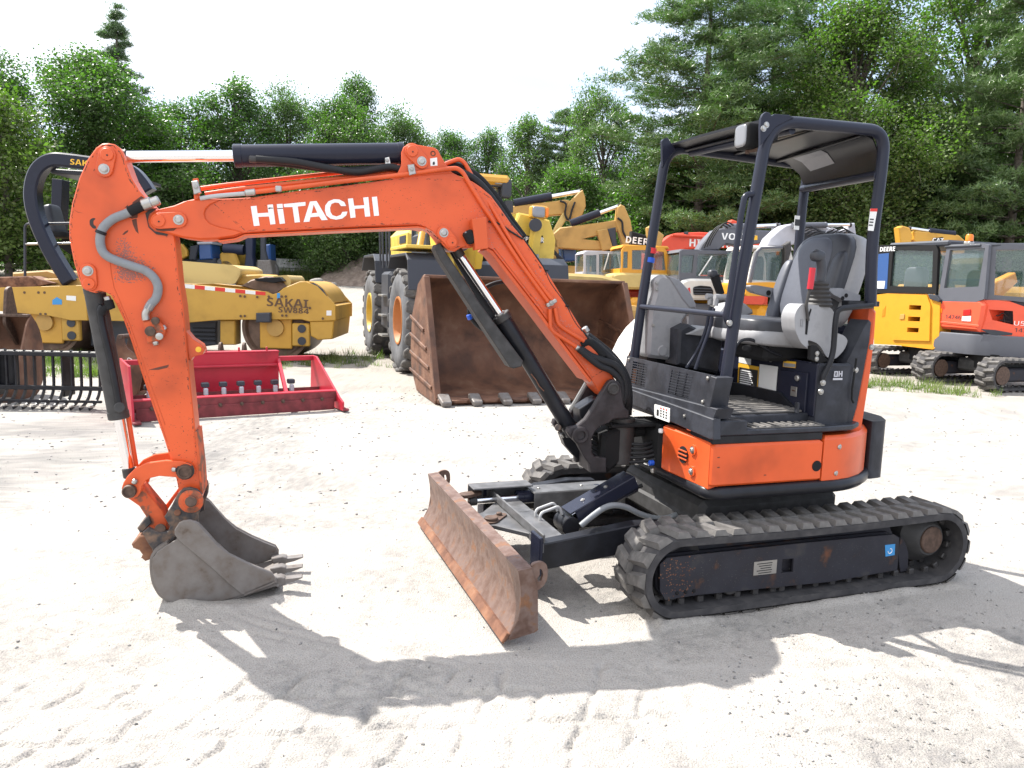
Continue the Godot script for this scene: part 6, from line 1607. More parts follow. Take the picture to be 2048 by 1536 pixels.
func make_roller() -> void:
	var o := stand("road_roller", "yellow tandem road roller with black roll bar behind the excavator's arm", "road roller", fr(-7.000,-14.400,0.0600))
	var fb := put(o, "front_yoke", mb().prism(pv([-1.065,1.434,.557,1.481,.79,1.469,2.217,1.367,2.34,1.313,2.445,1.354,2.55,1.443,2.855,1.576,2.978,1.579,3.187,1.499,3.444,1.238,3.539,1.125,3.539,.844,3.03,.811,2.887,.846,1.338,.796,.771,.733,-1.096,.723]), -.12, 0, .01), M("roller_yellow"))
	put(o, "front_yoke", mb().prism(pv([-1.065,1.434,.557,1.481,2.217,1.367,2.55,1.443,2.855,1.576,3.187,1.499,3.539,1.125,3.539,.844,.771,.733,-1.096,.723]), -2.1, -1.98, .01), M("roller_yellow"))
	put(o, "rear_yoke", mb().prism(pv([-3.264,1.268,-2.718,1.302,-1.15,1.394,-1.133,.722,-1.448,.714,-1.831,.789,-2.743,.859,-3.291,.845]), -.12, .02, .01), M("roller_yellow"))
	put(o, "rear_yoke", mb().prism(pv([-3.264,1.268,-1.15,1.394,-1.133,.722,-1.448,.714,-3.291,.845]), -2.1, -1.98, .01), M("roller_yellow"))
	put(o, "nose_block", mb().prism(pv([3.039,.819,3.511,.841,3.472,.478,3.191,.452,3.057,.527]), -2.0, -.02, .02), M("roller_yellow"))
	put(o, "nose_beam", mb().prism(pv([3.243,1.232,3.539,1.125,3.539,.853,3.289,.847]), -2.0, -.1, .02), M("roller_yellow"))
	for q in [Vector3(2.361,.707,0), Vector3(-1.99,.566,0)]:
		var c := Vector3(q.x, .665, 0)
		var d := put(o, "drum", mb().lathe(PackedVector2Array([Vector2(.0, -.22), Vector2(.55, -.22), Vector2(.6, -.16), Vector2(.66, -.16), Vector2(.66, -1.95), Vector2(.6, -1.95), Vector2(0, -1.9)]), 48), M("drum"), Transform3D(Basis(), c))
		put(d, "drum_plate", mb().box(Vector3(0, -.1, -.16), Vector3(.62, .62, .06), .02), M("yellow"))
		put(d, "hub", mb().lathe(PackedVector2Array([Vector2(.17, -.14), Vector2(.16, -.07), Vector2(0, -.07)]), 24), M("old_yellow"))
		put(d, "motor_cover", mb().box(Vector3(.5, -.12, -.1), Vector3(.34, .45, .1), .02), M("roller_yellow"))
		for y in [.0, -.24]: put(d, "port", mb().lathe(PackedVector2Array([Vector2(.08, 0), Vector2(.08, .02), Vector2(0, .02)]), 18), M("charcoal"), Transform3D(Basis(), Vector3(.52, y, -.05)))
	put(o, "drum_fender", mb().prism(thick(curve2(pv([2.853,1.586,3.092,1.573,3.311,1.426,3.464,1.179]), 3), -.03), -1.95, -.1, .004), M("roller_yellow"))
	put(o, "drum_band", mb().prism(pv([1.683,1.456,1.876,1.577,2.163,1.662,2.411,1.631,2.562,1.462,2.301,1.28]), -1.9, -.2, .02), M("drum"))
	put(o, "drum_crescent", mb().prism(pv([2.974,1.551,3.126,1.555,3.288,1.445,3.431,1.218,3.354,1.254,3.221,1.404,3.069,1.496]), -.06, -.015, .004), M("charcoal"))
	put(o, "engine_bay", mb().prism(pv([-1.266,.711,1.166,.755,1.156,.28,.825,.233,-1.288,.201]), -1.8, -.35, .03), M("charcoal"))
	for q in 4: put(o, "bay_louvre", mb().box(Vector3(.919,.612,-.33) + Vector3(0, -q * .08, 0), Vector3(.44, .03, .05), .008), M("black_paint"))
	put(o, "step_frame", mb().prism(pv([1.306,.79,1.591,.798,1.582,.311,1.295,.304]), -.5, -.1, .02), M("roller_yellow"))
	put(o, "fender_strap", mb().prism(pv([1.966,1.608,2.461,1.651,2.537,1.577,2.346,1.533,2.032,1.562]), -.6, -.05, .006), M("matte_black"))
	put(o, "hood", mb().prism(round_poly(pv([.476,1.911,1.527,1.856,1.669,1.784,1.668,1.687,1.559,1.491,.463,1.479]), .06), -1.85, -.25, .05), M("roller_cream"))
	put(o, "hood_tail", mb().prism(pv([1.623,1.669,2,1.699,2.29,1.59,2.268,1.443,1.513,1.47]), -1.7, -.4, .03), M("roller_yellow"))
	put(o, "tank_cap", mb().prism(round_poly(pv([2.268,1.667,2.557,1.695,2.624,1.6,2.603,1.463,2.333,1.455]), .04), -1.6, -.3, .03), M("roller_cream"))
	# red and white safety tape
	var ta: PackedVector2Array = pv([.688,1.466,2.208,1.357,2.207,1.29,.685,1.39])
	for i in 8:
		var a := ta[0].lerp(ta[1], i / 8.0); var b := ta[0].lerp(ta[1], (i + 1) / 8.0); var c := ta[3].lerp(ta[2], (i + 1) / 8.0); var d := ta[3].lerp(ta[2], i / 8.0)
		put(fb, "safety_tape", mb().prism(PackedVector2Array([a, b, c, d]), .001, .004, 0), M("red_ink" if i % 2 else "sticker"))
	var ink := material("brown_ink", lin(.10, .05, .02), .5)
	text(fb, "lettering", "SAKAI", .16, ink, Transform3D(Basis(Vector3.BACK, -.03), Vector3(2.624,1.157,.004)), 700, 1.28)
	text(fb, "model_lettering", "SW884", .105, ink, Transform3D(Basis(Vector3.BACK, -.03), Vector3(2.737,1.016,.004)), 700, 1.3)
	for q in [Vector3(1.735,1.267,.002), Vector3(1.819,1.26,.002), Vector3(2.056,1.257,.002), Vector3(2.274,1.272,.002), Vector3(2.52,1.279,.002), Vector3(2.596,1.281,.002), Vector3(1.737,.883,.002), Vector3(1.813,.885,.002), Vector3(2.526,.914,.002), Vector3(2.602,.916,.002), Vector3(3.052,1.073,.002), Vector3(3.299,.876,.002), Vector3(-2.266,1.221,.002), Vector3(-2.01,1.228,.002), Vector3(-1.9,1.231,.002), Vector3(-1.994,.823,.002), Vector3(-1.902,.825,.002)]:
		put(fb, "bolt_hole", mb().lathe(PackedVector2Array([Vector2(.025, 0), Vector2(.025, .003), Vector2(0, .003)]), 10), ink, Transform3D(Basis(), q + Vector3(0, 0, .02)))
	put(fb, "sticker", mb().prism(pv([2.426,1.344,2.482,1.345,2.481,1.24,2.424,1.238]), .001, .005, 0), M("blue_sticker"))
	put(fb, "sticker", mb().prism(pv([-1.761,1.094,-1.676,1.153,-1.586,1.099,-1.59,1.013,-1.765,1.009]), .021, .025, 0), M("blue_sticker"))
	put(fb, "sticker", mb().prism(pv([-1.499,1.186,-1.325,1.181,-1.329,1.087,-1.503,1.101]), .021, .025, 0), M("sticker"))
	put(fb, "sticker", mb().prism(pv([3.367,1.033,3.463,1.035,3.462,.939,3.366,.936]), .001, .005, 0), M("sticker"))
	put(o, "work_lamp", mb().prism(pv([2.05,.953,2.323,.97,2.321,.778,2.047,.771]), -.02, .12, .02), M("charcoal"))
	# deck with seat and rails
	put(o, "deck", mb().prism(pv([-3.444,1.423,-1.301,1.524,-1.29,1.342,-3.456,1.232]), -1.9, -.2, .02), M("old_yellow"))
	put(o, "console", mb().prism(pv([-2.776,1.59,-2.109,1.658,-1.733,1.553,-1.426,1.601,-1.432,1.464,-2.785,1.424]), -1.6, -.5, .03), M("old_yellow"))
	put(o, "rusty_plate", mb().prism(pv([-3.132,1.478,-2.215,1.533,-1.762,1.414,-2.228,1.297,-3.145,1.261]), -1.0, -.05, .02), M("rust"))
	put(o, "seat", cushion(Vector3(-2.114,2.36,-1), Vector3(.5, .14, .5), .4), M("matte_black"))
	put(o, "seat_back", cushion(Vector3(-2.177,2.653,-1), Vector3(.16, .6, .48), .4, Basis(Vector3.BACK, .2)), M("charcoal"))
	put(o, "handrail", mb().tube(bend(p3([-2.424,1.453,-.3,-2.368,2.514,-.3,-1.209,2.571,-.3,-1.254,1.525,-.3]), .08), .025, 8), M("charcoal"))
	put(o, "handrail", mb().tube(p3([-2.388,2.137,-.3,-1.225,2.193,-.3]), .022, 8), M("zinc"))
	put(o, "steering_post", mb().bar(Vector3(-2.114,2.073,-1.2), Vector3(-1.883,2.381,-1.2), .1, .3), M("matte_black"))
	# broad black roll bar
	var mid := curve2(pv([-1.512,1.421,-1.826,1.976,-2.053,2.536,-2.131,2.966,-2.085,3.315,-1.946,3.566,-1.704,3.702,-1.379,3.696,-1.036,3.664,-.565,3.618,-.276,3.519,-.1,3.332,.005,3.17]), 4)
	for z in [[-.32, -.06]]:
		var ring := PackedVector2Array()
		for i in mid.size():
			var d := (mid[mini(i + 1, mid.size() - 1)] - mid[maxi(i - 1, 0)]).normalized()
			ring.append(mid[i] + Vector2(-d.y, d.x) * .125)
		for i in range(mid.size() - 1, -1, -1):
			var d := (mid[mini(i + 1, mid.size() - 1)] - mid[maxi(i - 1, 0)]).normalized()
			ring.append(mid[i] - Vector2(-d.y, d.x) * .125)
		var rb := put(o, "roll_bar", mb().prism(ring, z[0], z[1], .03), M("navy_paint"))
		if z[1] > -1: text(rb, "lettering", "SAKAI", .10, M("amber_ink"), Transform3D(Basis(Vector3.BACK, -.06), Vector3(-1.103,3.653,-.05)), 700, 1.3)
	put(o, "roof_panel", mb().prism(pv([-1.846,3.567,-1.072,3.55,-.43,3.527,-.432,3.463,-1.167,3.454,-1.851,3.475]), -1.9, -.3, .02), M("charcoal"))
	put(o, "canopy_post", mb().bar(Vector3(-2.333,3.508,-1.6), Vector3(-2.427,2.389,-1.6), .3, .2), M("navy_paint"))

func make_rake() -> void:
	var o := stand("root_rake", "black tined root rake attachment standing on the gravel at the left edge", "rake", fr(-5.600,-8.900,0.0600))
	put(o, "top_rail", mb().bar(Vector3(-1.1, .645, 0), Vector3(.70, .645, 0), .05, .05), M("black_paint"))
	put(o, "top_angle", mb().bar(Vector3(-1.1, .675, -.03), Vector3(.70, .675, -.03), .06, .012), M("zinc"))
	put(o, "lower_rail", mb().bar(Vector3(-1.1, .24, .01), Vector3(.70, .24, .01), .05, .05), M("black_paint"))
	put(o, "tooth_bar", mb().bar(Vector3(-1.1, .10, .14), Vector3(.72, .10, .14), .03, .03), M("black_paint"))
	put(o, "back_sheet", mb().box(Vector3(-.75, .42, -.1), Vector3(.8, .42, .02), .004), M("black_paint"))
	for i in 16:
		var s := -.98 + i * .1078
		var t := put(o, "tine", mb().prism(thick(curve2(pv([-.03, .69, -.03, .45, -.02, .24, .05, .12, .16, .05, .27, .015]), 3), .035), -.011, .011, .002), M("black_paint"), Transform3D(Basis(Vector3.UP, -PI / 2), Vector3(s, 0, 0)))
		put(t, "worn_tip", mb().box(Vector3(.22, .032, 0), Vector3(.12, .02, .028), .004), M("zinc"), Transform3D(Basis(Vector3.BACK, .1), Vector3.ZERO))
	for s in [-.6, .2]:
		put(o, "mount_plate", mb().box(Vector3(s, .40, -.14), Vector3(.03, .55, .25), .005), M("black_paint"))

func make_grader_box() -> void:
	var o := stand("grading_box", "bright red land-grading box attachment lying on the gravel", "grading attachment", fr(-4.090,-7.980,0.5700))
	for s in [0.0, 2.32]:
		var rn := put(o, "side_runner", face(mb(), pv([.12, .02, .12, .13, .0, .17, -.9, .6, -1.1, .6, -1.15, .02]), s - .012, s + .012, .002) if s > 1.0 else face(mb(), pv([.05, .02, .05, .16, -.15, .62, -1.1, .62, -1.15, .02]), s - .012, s + .012, .002), M("crimson"))
		put(rn, "runner_shoe", mb().box(Vector3(s + .03, .03, -.5), Vector3(.08, .025, 1.28), .004), M("crimson_dirty"))
	put(o, "front_blade", mb().box(Vector3(1.16, .17, -.12), Vector3(2.3, .13, .02), .003), M("crimson_dirty"))
	put(o, "front_ledge", mb().box(Vector3(1.16, .24, -.17), Vector3(2.3, .016, .12), .003), M("crimson"))
	var ce := put(o, "cutting_edge", mb().box(Vector3(1.16, .08, -.10), Vector3(2.24, .14, .025), .004), M("crimson_dirty"))
	for i in 9: bolt(ce, Vector3(.2 + i * .24, .15, -.085), .016, "pin_rust")
	var bp := put(o, "back_plate", mb().box(Vector3(1.12, .40, -1.0), Vector3(1.44, .52, .02), .004), M("crimson"))
	put(bp, "top_fold", mb().box(Vector3(1.12, .67, -1.06), Vector3(1.46, .02, .14), .004), M("crimson"))
	put(bp, "mid_fold", mb().box(Vector3(1.12, .50, -.965), Vector3(1.44, .03, .07), .008), M("crimson"))
	for s in [.5, .95, 1.35, 1.7]: put(bp, "top_bolt", mb().cyl(Vector3(s, .68, -1.04), Vector3(s, .73, -1.04), .013, 8), M("crimson"))
	put(o, "rear_beam", mb().box(Vector3(2.07, .57, -1.05), Vector3(.5, .06, .08), .006), M("crimson"))
	put(o, "rear_beam", mb().box(Vector3(.2, .57, -1.05), Vector3(.4, .06, .08), .006), M("crimson"))
	put(o, "brace", mb().bar(Vector3(1.84, .55, -1.0), Vector3(1.72, .10, -.12), .04, .07), M("crimson"))
	put(o, "rear_blade", mb().box(Vector3(1.16, .16, -.78), Vector3(2.3, .10, .02), .003), M("crimson_dirty"))
	for i in 9:
		put(o, "scarifier_shank", mb().box(Vector3(.25 + i * .21, .22, -.72), Vector3(.05, .09, .06), .01), M("pale_grey"))
		put(o, "shank_holder", mb().box(Vector3(.25 + i * .21, .30, -.76), Vector3(.09, .06, .08), .01), M("charcoal"))

func open_bucket(o: Node3D, w: float, h: float, d: float, mat: String) -> void:
	var prof := curve2(pv([d, .02, d * .5, .0, .05, .08, -.1, h * .4, -.02, h * .8, d * .25, h]), 3)
	put(o, "shell", face(mb(), thick(prof, .025), -w / 2, w / 2, 0), M(mat))
	for s in [-w / 2, w / 2]:
		put(o, "side_plate", face(mb(), pv([d, .02, d * .5, .0, .05, .08, -.1, h * .4, -.02, h * .8, d * .25, h, d * .4, h * .9, d * .8, h * .35]), s - .012, s + .012, .003), M(mat))
	put(o, "top_lip", mb().box(Vector3(0, h, d * .27), Vector3(w, .04, .06), .006), M("pin_rust"))
	for s in [-w * .2, w * .2]:
		put(o, "hanger_ear", face(mb(), round_poly(pv([-.06, h * .6, .22, h * .9, .14, h * 1.32, .02, h * 1.36, -.08, h]), .05), s - .02, s + .02, .004), M("pin_rust"))

func make_small_buckets() -> void:
	var a := stand("rusty_digging_bucket", "small rusty digging bucket sitting behind the red grading box", "bucket", fr(-4.600,-12.300,0.1500))
	open_bucket(a, .92, .42, .5, "rust_big")
	var b := stand("excavator_bucket", "weathered brown excavator bucket behind the black rake at the left edge", "bucket", fr(-6.000,-9.800,0.1000))
	open_bucket(b, 1.0, 1.05, .7, "rust_big")
	b.position.x = -6.75
	var c := stand("narrow_trench_bucket", "narrow rusty trench bucket with round side plate and chalk number", "bucket", fr(-4.95, -9.6, -.1))
	for z in [-.12, .12]:
		put(c, "side_plate", mb().prism(round_poly(pv([-.2, .08, .02, .0, .2, .1, .27, .38, .18, .62, .05, .70, .03, .86, -.05, .86, -.09, .68, -.26, .42]), .08), z - .012, z + .012, .003), M("rust_big"))
	put(c, "shell", mb().prism(thick(curve2(pv([.2, .12, .02, .02, -.2, .1, -.26, .42, -.1, .66]), 3), -.02), -.12, .12, 0), M("rust_big"))
	put(c, "hanger_pin", mb().cyl(Vector3(-.01, .83, -.14), Vector3(-.01, .83, .14), .03, 14), M("pin_rust"))
	text(c, "chalk_number", "0550", .09, M("sticker"), Transform3D(Basis(Vector3.BACK, .9), Vector3(.05, .45, .134)), 400)

func make_rear_yard() -> void:
	# concrete blocks, soil heap and stones in the far corner of the yard
	var spots := [[596, 560, 0.0, .35], [572, 556, 0.0, .3], [556, 552, 0.0, .25], [600, 560, .62, .35], [574, 556, .62, .3]]
	var lab := ["concrete block in the bottom row, nearest the soil heap", "concrete block in the bottom row, middle one", "concrete block in the bottom row, farthest from the soil heap", "concrete block stacked on top, nearest the soil heap", "concrete block stacked on top, away from the soil heap"]
	var blk := mb().box(Vector3(0, .31, 0), Vector3(1.35, .6, .62), .03).mesh()
	var bx := [Vector2(-13.6, -49.5), Vector2(-14.95, -49.3), Vector2(-16.3, -49.0), Vector2(-13.55, -49.5), Vector2(-14.9, -49.3)]
	for i in 5:
		var p: Vector2 = bx[i]
		var c := put(self, "concrete_block", blk, M("concrete"), Transform3D(Basis(Vector3.UP, spots[i][3]), Vector3(p.x, gh(p.x, p.y) + spots[i][2], p.y)))
		tag(c, lab[i], "concrete block", "concrete blocks by the soil heap")
	var heap := mb()
	var rows := []
	for j in 19:
		var row := []
		for i in 45:
			var x := -11.6 + i * .24; var z := -43.0 - j * .5
			var e := (1.0 - pow(absf((i - 20) / 24.0), 2.2)) * sin(PI * clampf(j / 18.0, 0, 1))
			var h := maxf(0.0, e) * (1.75 + gn.get_noise_2d(x * 12.0, z * 12.0) * .9) + gf.get_noise_2d(x * 40.0, z * 40.0) * .12 * maxf(0.0, e)
			row.append(Vector3(x, gh(x, z) + h - .06, z))
		rows.append(row)
	heap.grid(rows, Vector3.UP)
	tag(put(self, "soil_heap", heap, M("soil")), "low brown heap of soil beside the concrete blocks", "soil heap")
	for q in [[-11.2, -42.6, .55, "pale boulder at the foot of the soil heap near the blocks"], [-10.2, -42.4, .3, "small stone lying in front of the soil heap"], [-5.3, -42.0, .35, "pale stone at the loader end of the soil heap"]]:
		var b := put(self, "boulder", cushion(Vector3.ZERO, Vector3(q[2] * 1.6, q[2], q[2]), .8, Basis(Vector3.BACK, .2), 10, 6), M("stone"), Transform3D(Basis(), Vector3(q[0], gh(q[0], q[1]) + q[2] * .3, q[1])))
		tag(b, q[3], "boulder")
	# far yellow backhoe with blue-tinted cab, and a yellow loader with dark booms
	var g := stand("backhoe_loader", "distant yellow machine with blue tinted cab and dark raised arms", "backhoe", fr(-13.000,-44.000,0.0500))
	put(g, "body", mb().prism(round_poly(pv([-4.11,3.03,-3.201,3.115,-2.931,2.353,-3.221,2.058,-4.072,2.176]), .2), -2, 0, .1), M("roller_yellow"))
	put(g, "boom", mb().prism(pv([-2.553,4.284,-2.045,4.3,-2.123,2.94,-1.969,1.948,-2.65,1.928,-2.52,2.928]), -.3, .3, .05), M("navy"))
	put(g, "dipper", mb().prism(pv([-1.594,4.286,-1.314,4.295,-1.329,3.23,-1.169,2.531,-1.62,2.518,-1.61,3.222]), .3, .6, .05), M("charcoal"))
	put(g, "bucket", mb().prism(pv([-1.729,2.649,-1.001,2.671,-.871,1.887,-1.07,1.683,-1.799,1.746]), -.6, .8, .06), M("bucket_steel"))
	put(g, "cab", mb().prism(pv([-1.887,3.546,-1.312,3.621,-1.267,2.644,-1.844,2.569]), -1.6, -.4, .06), M("blue_glass"))
	put(g, "hood_tube", mb().cyl(Vector3(-3.888,3.273,-.2), Vector3(-2.749,3.223,-.2), .3, 14), M("navy"))
	for q in [Vector3(-3.795,1.812,0), Vector3(-1.514,1.822,0)]: put(g, "wheel", mb().lathe(PackedVector2Array([Vector2(0, 0), Vector2(.5, 0), Vector2(.7, -.1), Vector2(.7, -.5), Vector2(0, -.5)]), 24), M("tyre"), Transform3D(Basis(), Vector3(q.x, .7 + gh(0, -44), 0)))
	var h := stand("distant_tractor", "distant blue cabbed machine seen under the excavator's boom end", "tractor", fr(-13.000,-44.000,0.0500))
	h.position.x -= .0
	var hc := put(h, "cab", mb().prism(pv([-5.178,3.491,-4.448,3.542,-4.412,2.64,-5.145,2.562]), -1.2, .3, .06), M("blue_glass"))
	put(hc, "roof", mb().prism(pv([-5.224,3.569,-4.356,3.624,-4.359,3.483,-5.199,3.429]), -1.3, .4, .04), M("pale_grey"))
	put(h, "body", mb().prism(pv([-6.39,2.584,-4.276,2.705,-4.24,1.796,-6.414,1.732]), -1.2, .2, .1), M("charcoal"))
	put(h, "loader_arm", mb().prism(pv([-6.186,3.304,-6.016,3.449,-5.748,3.094,-5.701,2.76,-6.21,2.464]), .2, .6, .05), M("yellow"))
	put(h, "grille", mb().prism(pv([-5.575,3.323,-5.128,3.393,-5.316,2.547,-5.651,2.537]), .2, .5, .05), M("charcoal"))

# crawler under a background machine: two belts, frames and body block
func carriage(o: Node3D, s: float, n: float, half: float, gauge: float, r: float, turn := 0.0) -> void:
	var lo := track_loop(-half, half, r - .03, r + .005)
	var tr := Transform3D(Basis(Vector3.UP, turn), Vector3(s, gh(0, o.position.z), n))
	for sd in [1.0, -1.0]:
		crawler(o, gauge * sd, .18, sd, lo[0], lo[1], .16, .035, tr)
		put(o, "track_frame", mb().box(Vector3(0, r, gauge * sd), Vector3(half * 2 - .1, r * .8, .22), .03), M("frame_paint"), tr)
		for e in [-half, half]: put(o, "drive_hub", mb().cyl(Vector3(e, r, gauge * sd - .13), Vector3(e, r, gauge * sd + .15), r * .55, 20), M("pin_rust"), tr)
	put(o, "centre_frame", mb().box(Vector3(0, r * 1.3, 0), Vector3(half * 1.1, r * .8, gauge * 2 - .3), .04), M("dusty_black"), tr)

# window wall: frame round an opening with a pane set in it
func pane(o: Node3D, outer: PackedVector2Array, hole: PackedVector2Array, z: float, thick_: float, mat: String, called := "cab_side") -> MeshInstance3D:
	var f := put(o, called, mb().prism(with_hole(outer, hole), z - thick_, z, 0), M(mat))
	put(f, "window", mb().prism(hole, z - thick_ * .7, z - thick_ * .55, 0), M("glass"))
	return f

func rect_cab(o: Node3D, p: PackedVector2Array, holes: Array, z: float, deep: float, mat: String, seat := true) -> void:
	# p: outline of the near side of a cab, holes: its window outlines side by side
	var k := holes.size()
	var lo := p[0]; var hi := p[0]
	for q in p:
		lo = lo.min(q); hi = hi.max(q)
	var cuts := [lo.x]
	for i in k - 1:
		var a: PackedVector2Array = holes[i]; var b: PackedVector2Array = holes[i + 1]
		var ax := a[0].x; var bx := b[0].x
		for q in a: ax = maxf(ax, q.x)
		for q in b: bx = minf(bx, q.x)
		cuts.append((ax + bx) / 2)
	cuts.append(hi.x)
	for zz in [z, z - deep]:
		for i in k:
			var box := PackedVector2Array([Vector2(cuts[i], lo.y - 1), Vector2(cuts[i + 1], lo.y - 1), Vector2(cuts[i + 1], hi.y + 1), Vector2(cuts[i], hi.y + 1)])
			var piece := Geometry2D.intersect_polygons(p, box)
			if piece.size() > 0: pane(o, piece[0], holes[i], zz, .06, mat)
	put(o, "cab_roof", mb().prism(PackedVector2Array([Vector2(lo.x, hi.y - .08), Vector2(hi.x, hi.y - .08), Vector2(hi.x - .05, hi.y), Vector2(lo.x + .05, hi.y)]), z - deep, z - .062, .02), M(mat))
	put(o, "cab_floor", mb().prism(PackedVector2Array([Vector2(lo.x, lo.y), Vector2(hi.x, lo.y), Vector2(hi.x, lo.y + .12), Vector2(lo.x, lo.y + .12)]), z - deep, z - .062, .01), M(mat))
	for x in [lo.x + .03, hi.x - .03]:
		put(o, "cab_window_end", mb().box(Vector3(x, (lo.y + hi.y) / 2, z - deep / 2), Vector3(.012, hi.y - lo.y - .25, deep - .1), 0), M("glass"))
	if seat:
		put(o, "seat", cushion(Vector3(lerpf(lo.x, hi.x, .45), lerpf(lo.y, hi.y, .35), z - deep * .5), Vector3(.2, .75, .5), .4), M("matte_black"))
		put(o, "control_stand", mb().box(Vector3(lerpf(lo.x, hi.x, .7), lo.y + .3, z - deep * .3), Vector3(.12, .5, .2), .03), M("charcoal"))

func make_machines() -> void:
	make_red_digger()
	make_yellow_digger()
	make_far_row()

func make_red_digger() -> void:
	# red-orange compact excavator with grey counterweight, seen from behind
	var o := stand("orange_cab_excavator", "orange and grey compact excavator with enclosed cab at the right edge", "excavator", fr(8.600,-13.600,0.3400))
	var R := Transform3D(Basis(Vector3.UP, -PI / 2), Vector3.ZERO)
	carriage(o, .55, -.22, .80, .62, .30)
	# body: rear face is traced across, side face along
	var body := mb()
	body.prism(pv([-1.204,1.516,-1.101,1.596,-.235,1.609,-.163,1.512,-.18,1.238,-.224,1.016,-.65,1.025,-1.147,1.032,-1.188,1.186]), -1.5, .0, .05)
	var bo := put(o, "rear_hood", body, M("kubota_orange"), R)
	put(bo, "hood_crease", mb().prism(pv([-1.155,1.178,-.211,1.145,-.217,1.108,-1.151,1.139]), 0, .012, .003), M("kubota_orange"))
	text(bo, "stock_number", "14746", .07, M("charcoal"), Transform3D(Basis(), Vector3(-.772,1.264,.004)), 400, 1.3)
	var tlp := put(bo, "tail_lamp", mb().prism(pv([-.558,1.405,-.415,1.425,-.413,1.319,-.556,1.303]), 0, .02, .005), M("red_lamp"))
	put(tlp, "lamp_base", mb().prism(pv([-.575,1.283,-.39,1.301,-.388,1.2,-.576,1.199]), .0, .012, .003), M("sticker"))
	put(bo, "reflector", mb().prism(pv([-1.078,1.404,-1.024,1.416,-1.025,1.329,-1.08,1.327]), 0, .01, .002), M("orange_lamp"))
	var DT := fr(8.600,-13.600,0.3400).affine_inverse() * fr(8.490,-13.911,-0.6170)
	var sh := put(o, "side_hood", mb().prism(with_hole(pv([.075,1.6,.253,1.606,.521,1.589,.738,1.508,1.013,1.475,1.098,.613,.649,.578,.59,.954,.351,.984,.128,1.035]), pv([.215,1.433,.583,1.421,.614,1.171,.287,1.245])), -.34, 0, 0), M("kubota_orange"), DT)
	put(sh, "dark_engine_backing", mb().prism(pv([.087,1.583,1.01,1.472,1.094,.628,.651,.594,.579,.94,.137,1.044]), -.9, -.345, .02), M("charcoal"))
	for q in 3: put(sh, "engine_pipe", mb().tube(curve(p3([.259,1.35,-.2,.355,1.318,-.2,.427,1.376,-.2,.528,1.289,-.2]), 3), .012, 6) if q == 0 else mb().tube(p3([.449,1.304,-.2,.477,1.177,-.2]) if q == 1 else p3([.393,1.246,-.2,.565,1.218,-.2]), .014, 6), M("dark_metal"))
	put(sh, "painted_hood_gap", mb().prism(pv([.109,1.071,.343,1.066,.613,1.027,.609,.991,.314,.964]), .0, .012, .003), M("charcoal"))  # charcoal strip painted for the shaded gap below the hood
	text(sh, "model_lettering", "U55", .08, M("white"), Transform3D(Basis(), Vector3(.738,1.205,.004)), 400, 1.3)
	text(sh, "stock_number", "14746", .07, M("charcoal"), Transform3D(Basis(), Vector3(.795,1.083,.004)), 400, 1.2)
	# counterweight wrapping the corner
	var cw := mb()
	var ring := []
	for q in [[.655, 1.0], [.78, 1.02], [1.0, 1.0], [1.03, .97]]:
		var row := []
		for p in [Vector2(.75, -1.22), Vector2(.1, -1.22), Vector2(-.02, -1.1), Vector2(-.05, -.4), Vector2(.02, -.24), Vector2(.22, .05), Vector2(.46, .38), Vector2(.56, .48), Vector2(1.0, .6)]:
			row.append(Vector3(lerpf(.5, p.x, q[1]), q[0] - .06, lerpf(-.3, p.y, q[1])))
		ring.append(row)
	cw.grid(ring, Vector3.ZERO)
	plan(cw, pv([.75, -1.15, .1, -1.17, 0, -1.05, -.02, -.4, .05, -.22, .24, .05, .47, .36, .56, .44, .75, .44]), .59, .62, .0)
	var cwo := put(o, "counterweight", cw, M("volvo_grey"))
	put(cwo, "relief_step", mb().prism(pv([.167,.984,.316,.966,.494,.95,.535,.681,.381,.687,.082,.721]), -.04, .04, .012), M("volvo_grey"), DT)
	# cab
	pane(o, pv([-1.07,2.549,-1.002,2.622,-.358,2.631,-.195,2.589,-.176,1.62,-.33,1.561,-1.153,1.556,-1.122,1.96]), pv([-.991,2.527,-.267,2.538,-.313,1.844,-1.037,1.808]), 0, .07, "volvo_grey", "cab_rear")
	(o.get_child(o.get_child_count() - 1) as Node3D).transform = R * Transform3D(Basis(), Vector3(0, 0, 0))
	pane(o, pv([.09,2.577,.27,2.621,.631,2.6,.944,2.528,1.043,1.528,.82,1.573,.442,1.613,.12,1.602]), pv([.22,2.505,.64,2.512,.894,2.451,.972,1.666,.662,1.674,.266,1.697]), -.03, .07, "volvo_grey", "cab_side")
	(o.get_child(o.get_child_count() - 1) as Node3D).transform = DT
	put(o, "cab_roof", plan(mb(), pv([-.02, -1.1, -.02, -.36, .1, -.22, .55, .32, 1.1, .3, 1.1, -1.1]), 2.55, 2.63, .03), M("charcoal"))
	put(o, "cab_window_far", mb().box(Vector3(.55, 2.0, -1.15), Vector3(1.1, 1.0, .012), 0), M("glass"))
	put(o, "cab_post", mb().bar(Vector3(1.1, 1.6, -1.15), Vector3(1.05, 2.55, -1.12), .08, .08), M("charcoal"))
	put(o, "cab_floor", plan(mb(), pv([.02, -1.1, .02, -.36, .12, -.2, .55, .3, 1.1, .3, 1.1, -1.1]), 1.5, 1.6, .02), M("charcoal"))
	put(o, "operator_seat", cushion(Vector3(.45, 1.85, -.65), Vector3(.2, .62, .5), .4), M("charcoal"))
	put(o, "beacon", mb().lathe(PackedVector2Array([Vector2(.07, 0), Vector2(.065, .10), Vector2(.05, .125), Vector2(0, .13)]), 18, Transform3D(Basis(Vector3.RIGHT, Vector3.FORWARD, Vector3.UP), Vector3(.06, 2.68, -.65))), M("orange_lamp"))
